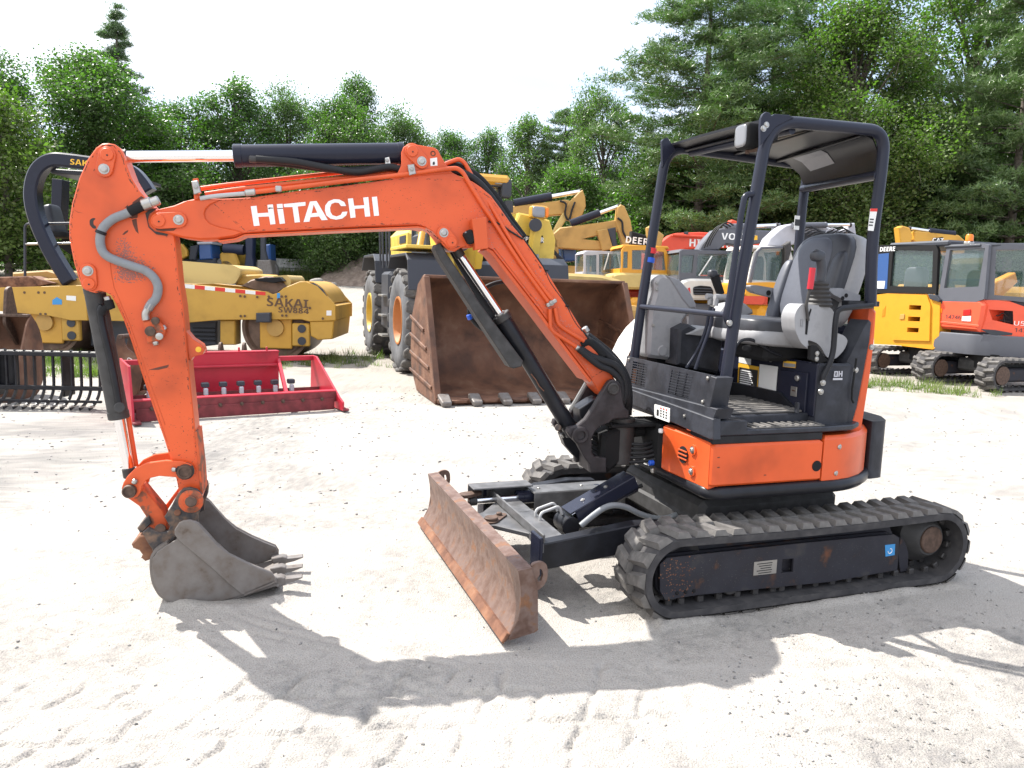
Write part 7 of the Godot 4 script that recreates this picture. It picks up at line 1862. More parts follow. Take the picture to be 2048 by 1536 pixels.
	put(o, "beacon_base", mb().box(Vector3(.06, 2.64, -.65), Vector3(.14, .08, .14), .02), M("zinc"))
	put(o, "turntable", mb().cyl(Vector3(.55, .35, -.25), Vector3(.55, .62, -.25), .45, 24), M("matte_black"))
	put(o, "boom", mb().prism(pv([1.2, .9, 1.9, 1.3, 2.9, 2.3, 2.8, 2.5, 1.8, 1.8, 1.1, 1.3]), -.5, -.3, .02), M("kubota_orange"))
	var e := stand("crawler_at_frame_edge", "track of another compact machine cut off by the right edge", "excavator", fr(11.55, -14.9, .34))
	carriage(e, .55, -.22, .80, .62, .30)
	put(e, "body", mb().box(Vector3(.9, 1.0, -.2), Vector3(.9, .8, 1.0), .08), M("kubota_orange"))

func make_yellow_digger() -> void:
	var o := stand("yellow_cab_excavator", "bright yellow compact excavator with black cab and three slots in its rear door", "excavator", fr(7.900,-15.500,0.3400))
	var R := Transform3D(Basis(Vector3.UP, -PI / 2), Vector3.ZERO)
	carriage(o, .62, .35, .75, .62, .29)
	var slots := [pv([.273,1.458,.561,1.458,.56,1.369,.272,1.368]), pv([.276,1.227,.565,1.231,.563,1.142,.275,1.136]), pv([.278,1.005,.555,1.012,.554,.922,.277,.914])]
	var wall: PackedVector2Array = pv([-.691,1.639,-.143,1.701,.799,1.699,.949,1.577,1.029,.713,.905,.614,-.016,.625,-.569,.601])
	var panel: PackedVector2Array = pv([-.117,1.671,.662,1.667,.766,1.475,.826,.774,-.069,.725,-.196,.924,-.206,1.339])
	for q in slots:
		wall = with_hole(wall, q); panel = with_hole(panel, q)
	var d := put(o, "rear_body", mb().prism(wall, -.3, 0, 0), M("deere_yellow"), R)
	put(d, "dark_engine_backing", mb().prism(pv([-.878,1.62,-.427,1.672,.513,1.671,.62,1.555,.696,.725,-.306,.644,-.762,.629]), -1.3, -.305, .03), M("charcoal"))  # charcoal block added so that the door slots look dark inside
	var door := put(d, "rear_door", mb().prism(panel, .001, .03, 0), M("deere_yellow"))
	put(door, "door_latch", mb().prism(round_poly(pv([.078,1.258,.188,1.273,.188,1.172,.077,1.156]), .01), .03, .045, .003), M("old_yellow"))
	put(d, "warning_mark", mb().prism(pv([-.412,1.331,-.343,1.417,-.345,1.208,-.421,1.183]), 0, .006, 0), M("orange_lamp"))
	put(d, "charcoal_corner", mb().prism(pv([.69,1.686,.874,1.671,.975,1.577,.957,1.538,.747,1.59]), -.1, .04, .005), M("charcoal"))
	pane(o, pv([-.755,2.651,-.624,2.687,.733,2.632,.79,2.535,.848,1.671,-.243,1.679,-.696,1.681]), pv([-.296,2.572,.679,2.519,.738,1.824,-.287,1.833]), 0, .07, "matte_black", "cab_rear")
	var cr := o.get_child(o.get_child_count() - 1) as Node3D
	cr.transform = R
	put(cr, "left_window", mb().prism(pv([-.666,2.501,-.389,2.514,-.354,1.77,-.647,1.766]), -.01, .006, 0), M("blue_glass"))
	text(cr, "lettering", "JOHN DEERE", .09, M("white"), Transform3D(Basis(), Vector3(-.632,2.594,.008)), 700, 1.1)
	put(cr, "paper_notice", mb().prism(pv([-.729,1.935,-.42,1.936,-.428,1.78,-.724,1.776]), .004, .008, 0), M("sticker"))
	put(o, "cab_roof", mb().box(Vector3(.65, 2.66, .30), Vector3(1.3, .12, 1.45), .04), M("charcoal"))
	put(o, "cab_far_side", mb().box(Vector3(1.28, 2.1, .3), Vector3(.06, 1.1, 1.4), .02), M("glass"))
	put(o, "cab_floor", mb().box(Vector3(.65, 1.55, .3), Vector3(1.25, .12, 1.4), .02), M("charcoal"))
	put(o, "operator_seat", cushion(Vector3(.6, 1.9, -.2), Vector3(.2, .7, .5), .4), M("charcoal"))
	put(o, "control_stand", mb().box(Vector3(.7, 1.9, .5), Vector3(.15, .6, .2), .02), M("matte_black"))
	put(o, "turntable", mb().cyl(Vector3(.62, .35, .35), Vector3(.62, .62, .35), .45, 24), M("matte_black"))
	put(o, "boom", mb().prism(pv([1.3, .9, 2.0, 1.3, 2.9, 2.0, 2.8, 2.2, 1.8, 1.8, 1.2, 1.3]), .1, .3, .02), M("deere_yellow"))

func boom_set(o: Node3D, poly: PackedVector2Array, z: float, w: float, mat: String, called := "boom") -> MeshInstance3D:
	return put(o, called, mb().prism(poly, z - w, z, .03), M(mat))

func make_far_row() -> void:
	# two tan-yellow excavators with folded booms behind the loader
	var a := stand("old_yellow_excavator", "tan yellow excavator with its arm tip raised highest, behind the wheel loader", "excavator", fr(1.000,-25.000,0.0500))
	boom_set(a, pv([-1.169,4.184,-.585,4.268,.228,4.391,.553,4.449,.752,4.408,.893,4.158,.735,3.992,.244,3.944,-.571,3.821,-1.156,3.738,-2.187,3.224,-3.143,2.066,-3.312,2.385,-2.361,3.699]), 0, .45, "old_yellow")
	boom_set(a, pv([.676,4.363,1.02,4.724,1.116,4.775,1.208,4.54,1.236,4.255,1.133,3.964,.895,3.765,.665,3.789,.525,4.024]), .06, .35, "old_yellow", "arm")
	boom_set(a, pv([.493,4.023,.723,3.983,.415,3.461,.171,2.971,.067,3.129,.279,3.617]), .05, .3, "roller_cream", "link")
	cylinder(a, "arm_cylinder", Vector3(-1.102,4.277,-.1), Vector3(.118,4.542,-.1), Vector3(1.08,4.734,-.1), .14, .07, Transform3D())
	put(a, "hose", mb().tube(curve(p3([.379,4.383,.12,.578,4.294,.12,.557,3.975,.12,.695,3.789,.12,.781,4.11,.12,.869,4.368,.12]), 4), .035, 6), M("hose"))
	put(a, "house", mb().box(Vector3(-2.2, 1.9, -.6), Vector3(3.4, 1.7, 2.6), .2), M("old_yellow"))
	carriage(a, -2.2, -.6, 1.6, 1.1, .45)
	var b := stand("second_yellow_excavator", "tan yellow excavator with long straight arm sloping down behind the rusty bucket", "excavator", fr(3.400,-24.000,0.0500))
	boom_set(b, pv([-2.374,3.036,-2.226,3.287,-2.044,3.462,-.792,3.656,-.323,3.748,-.069,3.741,.036,3.529,-.211,3.397,-.775,3.271,-1.322,3.131,-.688,3.089,-.644,2.811,-1.229,2.793,-2.414,2.834]), 0, .45, "old_yellow")
	boom_set(b, pv([-.306,3.679,-.266,4.154,-.176,4.233,-.047,4.176,.162,3.756,.264,3.298,.232,2.988,-.018,2.919,-.162,3.284]), .06, .35, "old_yellow", "arm")
	boom_set(b, pv([-.892,3.408,-.566,3.479,-.348,2.842,-.691,2.77]), .1, .3, "old_yellow", "lower_boom")
	boom_set(b, pv([-.579,3.456,-.299,3.526,-.249,3.128,-.167,2.729,-.325,2.724,-.438,3.122]), .05, .2, "charcoal", "cylinder_link")
	cylinder(b, "arm_cylinder", Vector3(-1.707,3.603,-.1), Vector3(-.805,3.956,-.1), Vector3(-.199,4.192,-.1), .12, .06, Transform3D())
	put(b, "hose", mb().tube(curve(p3([-.272,3.799,.14,-.125,3.682,.14,-.081,3.407,.14,.056,3.197,.14,.21,3.263,.14]), 4), .035, 6), M("hose"))
	for q in 4: put(b, "hose", mb().tube(curve(p3([-2.468,3.122,.3,-2.444,2.895,.3,-2.282,2.701,.3,-2.137,2.568,.3,-2.099,2.37,.3]), 3), .04, 6), M("hose"), Transform3D(Basis(), Vector3(q * .06, -q * .04, 0)))
	put(b, "boom_foot", mb().prism(pv([-2.837,3.505,-2.4,3.489,-2.072,3.07,-2.052,2.532,-2.486,2.364,-2.656,2.745]), -.5, .0, .04), M("old_yellow"))
	put(b, "cab_glass", mb().prism(pv([-1.903,2.89,-1.486,2.934,-1.37,2.463,-1.821,2.417]), -1.6, -.5, .04), M("blue_glass"))
	put(b, "house", mb().box(Vector3(-1.6, 1.6, -1.2), Vector3(3.2, 1.4, 2.2), .2), M("old_yellow"))
	carriage(b, -1.6, -.9, 1.6, 1.1, .45)
	# cream engine hood standing just behind the big bucket
	var hd := stand("yellow_hooded_machine", "cream yellow engine hood poking up above the rusty bucket edge", "machine", fr(1.75, -16.5, .1))
	put(hd, "hood", mb().prism(round_poly(pv([-.95, 1.2, -.95, 1.75, -.7, 1.92, .1, 1.9, .6, 1.78, .75, 1.2]), .12), -1.2, .2, .06), M("roller_cream"))
	put(hd, "chassis", mb().box(Vector3(0, .85, -.5), Vector3(2.2, .8, 1.5), .1), M("old_yellow"))
	carriage(hd, 0, -.5, 1.1, .8, .38)
	# grey-framed cab
	var gc := stand("grey_cab_excavator", "machine with pale grey cab frame and clear windows beside the yellow hood", "excavator", fr(2.600,-21.000,0.1000))
	rect_cab(gc, pv([-.729,2.576,-.619,2.62,.277,2.636,.337,2.57,.366,1.969,-.703,1.937]), [pv([-.671,2.51,-.377,2.52,-.355,2.002,-.649,1.993]), pv([-.309,2.549,.281,2.568,.308,2.008,-.284,1.99])], 0, 1.3, "pale_grey")
	put(gc, "wiper", mb().tube(p3([-.16,2.116,.05,-.041,2.583,.05]), .02, 6), M("sticker"))
	put(gc, "body", mb().box(Vector3(.1, 1.2, -.7), Vector3(2.0, .9, 1.6), .1), M("machine_red"))
	carriage(gc, 0, -.6, 1.0, .75, .36)
	# amber excavator with black lettered arm
	var jd := stand("amber_excavator", "amber yellow excavator with rounded cab and black lettered arm", "excavator", fr(3.800,-20.000,0.1000))
	rect_cab(jd, round_poly(pv([-1.047,2.621,-.959,2.727,-.427,2.77,.114,2.711,.234,2.507,.26,2.039,-1.018,2.027]), .06), [pv([-.992,2.584,-.872,2.588,-.851,2.162,-.984,2.158]), pv([-.767,2.63,-.286,2.646,.093,2.607,.174,2.128,-.742,2.126])], 0, 1.4, "deere_yellow")
	put(jd, "hood", mb().prism(round_poly(pv([-1.28,1.992,-1.083,2.036,.391,2.042,.483,1.627,-1.262,1.604]), .1), -1.4, .1, .06), M("roller_cream"))
	var ja := boom_set(jd, pv([-.715,3.141,-.331,3.05,-.207,2.767,-.722,2.749]), -.3, .3, "matte_black", "arm")
	text(ja, "lettering", "DEERE", .17, M("white"), Transform3D(Basis(Vector3.BACK, -.08), Vector3(-.5,2.887,-.295)), 700, 1.1)
	boom_set(jd, pv([-.315,3.239,-.211,3.307,.155,3.061,.069,2.666,-.229,2.657]), -.25, .25, "old_yellow", "boom")
	boom_set(jd, pv([.193,2.138,.354,2.581,.457,2.662,.52,2.51,.359,2.04,.258,1.933]), .2, .2, "old_yellow", "bucket_link")
	put(jd, "body", mb().box(Vector3(.4, 1.0, -.6), Vector3(2.4, .8, 1.6), .1), M("deere_yellow"))
	carriage(jd, .3, -.6, 1.1, .8, .38)
	# red-orange excavator behind
	var hr := stand("red_excavator", "red orange excavator whose angular lettered boom rises behind the grey one", "excavator", fr(7.000,-27.000,0.0500))
	boom_set(hr, pv([-1.99,3.117,-1.893,3.294,-1.586,3.547,-1.376,3.623,-.522,3.685,-.199,3.678,.549,3.754,1.083,3.84,1.817,3.655,2.55,3.538,2.659,3.297,.947,3.209,-.488,3.129,-1.022,3.078,-1.366,2.823,-1.613,2.763,-1.819,2.931]), 0, .5, "machine_red")
	text(hr.get_child(0), "lettering", "HITACHI", .26, M("sticker"), Transform3D(Basis(), Vector3(-.106,3.297,.01)), 700, 1.1)
	put(hr, "cylinder_bracket", mb().prism(pv([.443,3.747,.477,4.042,.595,4.15,.76,4.103,.853,3.795]), -.4, .05, .03), M("machine_red"))
	put(hr, "boom_clamp", mb().prism(pv([-1.107,3.663,-.965,3.684,-.939,3.547,-1.064,3.543]), -.4, .08, .02), M("charcoal"))
	put(hr, "steel_pipe", mb().tube(p3([-1.518,3.544,.08,-.536,3.523,.08,.184,3.459,.08,.902,3.447,.08]), .05, 6), M("machine_red"))
	put(hr, "cab_body", mb().prism(pv([-2.156,3.03,-1.333,2.967,-1.277,1.987,-2.099,1.963]), -2.2, -.5, .1), M("machine_red"))
	carriage(hr, -1.0, -1.0, 1.7, 1.1, .45)
	put(hr, "house", mb().box(Vector3(.2, 1.6, -1.3), Vector3(4.0, 1.2, 2.4), .2), M("machine_red"))
	# grey boom excavator with square cab and white hood
	var vo := stand("grey_boom_excavator", "excavator with dark grey lettered boom and white engine hood", "excavator", fr(4.800,-19.000,0.1000))
	var vb := boom_set(vo, pv([-.231,2.609,-.139,2.785,.005,2.962,.174,3.14,.364,3.196,1.865,3.176,1.958,3.005,1.69,2.897,.848,2.769,.481,2.806,.31,2.652]), -.1, .4, "volvo_grey")
	text(vb, "lettering", "VOLVO", .16, M("white"), Transform3D(Basis(), Vector3(.805,2.99,-.095)), 700, 1.25)
	put(vb, "warning_sticker", mb().prism(pv([1.164,3.039,1.281,3.043,1.289,2.932,1.172,2.928]), -.1, -.09, 0), M("amber_ink"))
	cylinder(vo, "arm_cylinder", Vector3(.44,3.219,-.2), Vector3(1.246,3.272,-.2), Vector3(1.835,3.318,-.2), .09, .055, Transform3D(), "volvo_grey")
	boom_set(vo, pv([1.793,3.354,1.896,3.383,1.989,3.212,1.88,2.908,1.731,2.953]), -.15, .3, "volvo_grey", "arm")
	for q in 3: put(vb, "boom_hose", mb().tube(curve(p3([-.116,2.682,0,-.028,2.906,0,.135,3.157,0,.308,3.26,0,.467,3.193,0]), 4), .02, 6), M("hose"), Transform3D(Basis(), Vector3(q * .05, q * .03, q * .05)))
	rect_cab(vo, pv([-.726,2.589,-.651,2.628,-.268,2.641,-.215,2.618,.584,2.632,.639,2.584,.713,1.892,-.709,1.875]), [pv([-.669,2.492,-.362,2.502,-.374,2.07,-.681,2.061]), pv([-.261,2.53,.563,2.557,.629,1.976,-.278,1.974])], 0, 1.4, "volvo_grey")
	put(vo, "windscreen_wiper", mb().tube(p3([-.22,2,.05,.083,2.49,.05]), .018, 6), M("sticker"))
	put(vo, "engine_hood", mb().prism(round_poly(pv([-.705,1.85,-.48,1.918,.289,1.928,.527,1.836,.694,1.668,.711,1.419,-.677,1.382]), .1), -1.5, .15, .06), M("off_white"))
	var gr := put(vo, "grille", mb().prism(round_poly(pv([-.397,1.711,-.221,1.753,.063,1.736,.134,1.627,.128,1.528,-.372,1.514]), .05), .15, .19, .02), M("matte_black"))
	for q in 3: put(gr, "grille_bar", mb().tube(p3([-.38,1.675,.2,.081,1.675,.2]), .022, 6), M("charcoal"), Transform3D(Basis(), Vector3(0, -.065 * q, 0)))
	put(vo, "tail_reflector", mb().prism(pv([-.52,1.683,-.47,1.697,-.448,1.549,-.5,1.572]), .15, .17, 0), M("red_lamp"))
	put(vo, "body", mb().box(Vector3(.7, .95, -.7), Vector3(2.2, .7, 1.6), .1), M("volvo_grey"))
	carriage(vo, .6, -.6, 1.0, .75, .36)
	# pale boom excavator on the right of it
	var wh := stand("pale_boom_excavator", "excavator with pale grey boom and rounded cab behind the operator's seat", "excavator", fr(6.200,-17.500,0.1500))
	boom_set(wh, pv([-.394,2.693,-.31,2.878,-.08,3.091,.061,3.188,.219,3.228,.905,3.221,1.418,3.127,1.835,3.028,1.846,2.912,1.29,2.869,.948,2.741,.442,2.792,.077,2.687]), -.2, .4, "pale_grey")
	boom_set(wh, pv([.32,2.987,.859,3.076,1.485,3.1,1.513,2.803,.891,2.711,.43,2.854]), -.15, .25, "charcoal", "hose_bay")
	boom_set(wh, pv([1.516,3.104,1.625,3.292,1.726,3.296,1.814,2.909,1.657,2.949]), -.1, .3, "pale_grey", "arm")
	cylinder(wh, "arm_cylinder", Vector3(.168,3.173,-.1), Vector3(.997,3.218,-.1), Vector3(1.623,3.243,-.1), .065, .04, Transform3D(), "volvo_grey")
	for q in 6: put(wh, "boom_hose", mb().tube(curve(p3([.41,3.006,0,.673,3.107,0,1.057,2.986,0,1.419,3.136,0,1.716,2.92,0]), 3), .018, 6), M("hose"), Transform3D(Basis(), Vector3(q * .05 - .1, .05 - q * .035, q * .03)))
	put(wh, "hose_loop", mb().tube(curve(p3([.929,2.889,.02,.94,3.048,.02,1.08,3.144,.02,1.186,3.08,.02,1.074,2.94,.02]), 4), .012, 6), M("pale_grey"))
	rect_cab(wh, round_poly(pv([-.889,1.784,-.842,2.126,-.773,2.512,-.638,2.652,-.154,2.692,.094,2.667,.191,2.387,.238,1.817]), .06), [pv([-.775,1.879,-.729,2.243,-.678,2.538,-.586,2.598,-.075,2.627,-.006,2.38,-.014,1.878])], 0, 1.3, "off_white")
	put(wh, "cab_pillar", mb().prism(pv([-.874,1.808,-.809,2.239,-.746,2.534,-.634,2.65,-.102,2.692,-.097,2.636,-.606,2.606,-.684,2.514,-.745,2.196,-.802,1.821]), .0, .05, .006), M("volvo_grey"))
	put(wh, "engine_hood", mb().prism(round_poly(pv([-1.013,1.826,-.436,1.866,.175,1.838,.321,1.569,-.991,1.535]), .06), -1.3, .2, .05), M("deere_yellow"))
	put(wh, "side_tank", mb().prism(round_poly(pv([.284,2.458,.976,2.504,1.008,2.138,.314,2.094]), .03), -.6, .0, .03), M("off_white"))
	put(wh, "grapple", mb().prism(pv([-.087,2.712,.052,2.807,.093,2.606,.038,2.379,.002,1.924,-.071,1.922,-.059,2.375]), -.1, .1, .02), M("dark_metal"))
	put(wh, "body", mb().box(Vector3(.5, .95, -.7), Vector3(2.2, .75, 1.6), .1), M("deere_yellow"))
	carriage(wh, .4, -.6, 1.0, .75, .36)
	# amber boom with emblem over the yellow compact machine
	var ct := stand("emblem_boom_excavator", "yellow excavator boom with black emblem plate rising behind the compact yellow one", "excavator", fr(13.500,-24.000,0.1000))
	var cb := boom_set(ct, pv([-1.059,3.639,-.996,3.672,.11,3.619,.414,3.598,.67,3.421,.679,3.049,.182,2.97,-.016,3.243,-.918,3.244,-1.066,3.393]), 0, .4, "yellow")
	boom_set(ct, pv([-1.631,3.749,-1.506,3.815,-1.27,3.762,-1.148,3.537,-1.179,3.199,-1.508,3.188]), .05, .3, "yellow", "arm")
	cylinder(ct, "arm_cylinder", Vector3(.315,3.632,-.1), Vector3(-.531,3.695,-.1), Vector3(-1.205,3.764,-.1), .1, .05, Transform3D())
	put(cb, "emblem_plate", mb().prism(pv([-.383,3.477,-.12,3.517,-.166,3.33,-.43,3.291]), .0, .02, 0), M("matte_black"))
	text(cb.get_child(0), "lettering", "CAT", .14, M("white"), Transform3D(Basis(), Vector3(-.286,3.403,.026)), 700, 1.1)
	put(ct, "house", mb().box(Vector3(1.5, 1.3, -1.2), Vector3(3.4, 1.5, 2.4), .2), M("yellow"))
	carriage(ct, 1.5, -1.2, 1.6, 1.1, .45)

var leaf_mat: StandardMaterial3D
var needle_mat: StandardMaterial3D
var bark_mat: StandardMaterial3D
var sprays := {}

# a twig with leaves: small folded faces round a short stem
func leaf_spray(k: int, leaf: float, spread: float, sd: int, tone := 1.0) -> ArrayMesh:
	var r := RandomNumberGenerator.new()
	r.seed = sd
	var m := mb()
	for i in k:
		var p := Vector3(r.randfn(0, .42), r.randfn(0, .28), r.randfn(0, .42)) * spread
		var a := Vector3(r.randf_range(-1, 1), r.randf_range(-.7, .5), r.randf_range(-1, 1)).normalized()
		var up := Vector3(r.randf_range(-.6, .6), 1, r.randf_range(-.6, .6)).normalized()
		var b := a.cross(up).normalized()
		var l := leaf * r.randf_range(.7, 1.25)
		var n := b.cross(a).normalized()
		if n.y < 0: n = -n
		var tip := p + a * l; var lf := p + a * l * .45 + b * l * .36 - n * l * .06; var rt := p + a * l * .45 - b * l * .36 - n * l * .06
		m.flat(p, lf, tip, n + b * .2); m.flat(p, tip, rt, n - b * .2)
		var q := tone * r.randf_range(.8, 1.2)
		while m.c.size() < m.v.size(): m.c.append(Color(q * (.75 + .25 * tone), q, q * r.randf_range(.8, 1.1)))
	return m.mesh()

func needle_tuft(k: int, long: float, sd: int, tone := 1.0) -> ArrayMesh:
	var r := RandomNumberGenerator.new()
	r.seed = sd
	var m := mb()
	for i in k:
		var o := Vector3(r.randf_range(-.5, .5), r.randf_range(-.10, .10), r.randf_range(-.5, .5)) * long * 1.6
		var a := Vector3(r.randf_range(-1, 1), r.randf_range(-.15, .75), r.randf_range(-1, 1)).normalized()
		var b := a.cross(Vector3(r.randf_range(-1, 1), r.randf_range(-1, 1), r.randf_range(-1, 1))).normalized()
		var l := long * r.randf_range(.6, 1.1)
		var w := long * .075
		m.flat(o - b * w, o + b * w, o + a * l, Vector3.UP + a * .3)
		var q := tone * r.randf_range(.85, 1.15)
		while m.c.size() < m.v.size(): m.c.append(Color(q * (.75 + .25 * tone), q, q))
	return m.mesh()

func leaf_material(key: String, back: Color) -> StandardMaterial3D:
	var m := StandardMaterial3D.new()
	m.resource_name = key
	m.vertex_color_use_as_albedo = true
	m.roughness = .38
	m.metallic_specular = .5
	m.backlight_enabled = true
	m.backlight = back
	mats[key] = m
	return m

func scatter(parent: Node, called: String, mesh: Mesh, mat: Material, where: Array, cols: PackedColorArray) -> MultiMeshInstance3D:
	var mm := MultiMesh.new()
	mm.transform_format = MultiMesh.TRANSFORM_3D
	mm.use_colors = true
	mm.mesh = mesh
	mm.instance_count = where.size()
	for i in where.size():
		mm.set_instance_transform(i, where[i])
		mm.set_instance_color(i, cols[i])
	var o := MultiMeshInstance3D.new()
	o.name = called
	o.multimesh = mm
	o.material_override = mat
	parent.add_child(o, true)
	return o

func rand_dir(r: RandomNumberGenerator) -> Vector3:
	var v := Vector3(r.randfn(), r.randfn(), r.randfn())
	return v.normalized()

func rand_basis(r: RandomNumberGenerator, s: float) -> Basis:
	return (Basis(Vector3.UP, r.randf() * TAU) * Basis(Vector3.RIGHT, r.randfn(0, .45)) * Basis(Vector3.BACK, r.randfn(0, .45))).scaled(Vector3.ONE * s)

const TONES := {"dull": Color(.165, .205, .070), "mid": Color(.135, .195, .080), "airy": Color(.14, .20, .10), "pale": Color(.18, .23, .125), "maple": Color(.165, .215, .085), "dark": Color(.06, .095, .056), "pine": Color(.135, .205, .075)}

# tints[i] is one spray mesh; a crown is many of them joined into one mesh
func crown_of(kind: Array, where: Array, pick: PackedInt32Array) -> ArrayMesh:
	var st := SurfaceTool.new()
	for i in where.size(): st.append_from(kind[pick[i]], 0, where[i])
	return st.commit()

func broadleaf(h: float, w: float, nb: int, dense: float, low: float, seed_: int, s := 1.0) -> Array:
	var r := RandomNumberGenerator.new()
	r.seed = seed_
	var wood := mb()
	var lean := Vector3(r.randfn(0, .03), 0, r.randfn(0, .03)) * h
	var tr := .016 * h + .05
	wood.tube(curve(PackedVector3Array([Vector3(0, -.2, 0), lean * .2 + Vector3(r.randfn(0, .1), h * .3, 0), lean * .6 + Vector3(r.randfn(0, .15), h * .6, r.randfn(0, .1)), lean + Vector3(0, h * .86, 0)]), 3), tr, 7, false, tr * .2)
	var where := []; var pick := PackedInt32Array()
	for i in nb:
		var t := (i + r.randf()) / nb
		var y := h * lerpf(low, .93, t)
		var prof := pow(sin(PI * clampf(.22 + .73 * t, 0, 1)), .8)
		var ang := i * 2.39996 + r.randfn(0, .4)
		var rad := w * .5 * prof * sqrt(r.randf_range(.1, 1.0)) * .84
		var c := lean * (y / h) + Vector3(cos(ang) * rad, y, sin(ang) * rad)
		var br := w * r.randf_range(.11, .20) * lerpf(1.15, .68, t)
		var f := lean * (y / h) * .8 + Vector3(0, y * .72, 0)
		wood.tube(PackedVector3Array([f, (c + f) / 2 + Vector3(r.randfn(0, .1), h * .012, r.randfn(0, .1)), c]), tr * .34, 5, false, tr * .07)
		for e in 3:
			wood.tube(PackedVector3Array([c, c + rand_dir(r) * br * 1.1]), tr * .08, 4, false, .006)
		var tint := r.randf()
		var cnt := int(dense * pow(br, 2.0) / (s * s)) + 14
		for k in cnt:
			var d := rand_dir(r)
			d.y = d.y * .85 + .12
			var e := pow(r.randf(), .42)
			if r.randf() < .12: e *= r.randf_range(1.05, 1.5)
			where.append(Transform3D(rand_basis(r, s * r.randf_range(.75, 1.2)), c + Vector3(d.x * br * 1.15, d.y * br * .8, d.z * br * 1.15) * e))
			pick.append(clampi(int((tint * .6 + r.randf() * .5) * 5.0), 0, 4))
	return [wood.mesh(), crown_of(sprays.leaf, where, pick), h, w]

func conifer(h: float, w: float, spire: bool, seed_: int) -> Array:
	var r := RandomNumberGenerator.new()
	r.seed = seed_
	var wood := mb()
	var tr := .013 * h + .06
	var bendx := r.randfn(0, .02) * h
	wood.tube(curve(PackedVector3Array([Vector3(0, -.2, 0), Vector3(bendx * .3, h * .4, 0), Vector3(bendx, h * .75, 0), Vector3(bendx * .8, h, 0)]), 3), tr, 7, false, tr * .15)
	var where := []; var pick := PackedInt32Array()
	var y := h * (.2 if not spire else .3)
	while y < h * .99:
		var t := y / h
		var reach := w * .5 * (pow(1.02 - t, .75) * 1.5 if spire else pow(sin(PI * clampf(.24 + .71 * t, 0, .96)), .75))
		var n := r.randi_range(4, 6)
		var a0 := r.randf() * TAU
		for i in n:
			if r.randf() < (.14 if not spire else .3): continue
			var a := a0 + TAU * i / n + r.randfn(0, .25)
			var l := maxf(.3, reach * (r.randf_range(.5, 1.15) if not spire else r.randf_range(.25, 1.3)))
			var rise := r.randf_range(-.02, .24) if not spire else r.randf_range(-.12, .22)
			var d := Vector3(cos(a), 0, sin(a))
			var yy := y + r.randfn(0, .012) * h
			var st := Vector3(bendx * minf(1.0, t * 1.3), yy, 0)
			var mid := st + d * l * .55 + Vector3(0, l * rise * .35, 0)
			var en := st + d * l + Vector3(0, l * rise, 0)
			wood.tube(PackedVector3Array([st, mid, en]), tr * .24 * (1.1 - t), 5, false, .012)
			var tint := r.randf()
			var side := d.cross(Vector3.UP)
			var pads := int(3 + l * 2.4)
			for q in pads:
				var f := lerpf(.34 if not spire else .15, 1.06, (q + r.randf()) / pads)
				var wd := l * .32 * (1.15 - absf(f - .65))
				var pc := st.lerp(mid, minf(1, f * 1.8)) if f < .55 else mid.lerp(en, (f - .55) / .45)
				pc += side * r.randfn(0, .55) * wd + Vector3(0, r.randf_range(0, .14), 0)
				for k in 8:
					where.append(Transform3D(rand_basis(r, r.randf_range(.75, 1.2)), pc + Vector3(r.randfn(0, .32), r.randfn(0, .10) + .06, r.randfn(0, .32)) * (1.0 if not spire else .6)))
					pick.append(clampi(int((tint * .65 + r.randf() * .45) * 5.0), 0, 4))
		y += h * (.036 if spire else .047) * r.randf_range(.8, 1.2)
	return [wood.mesh(), crown_of(sprays.needle, where, pick), h, w]

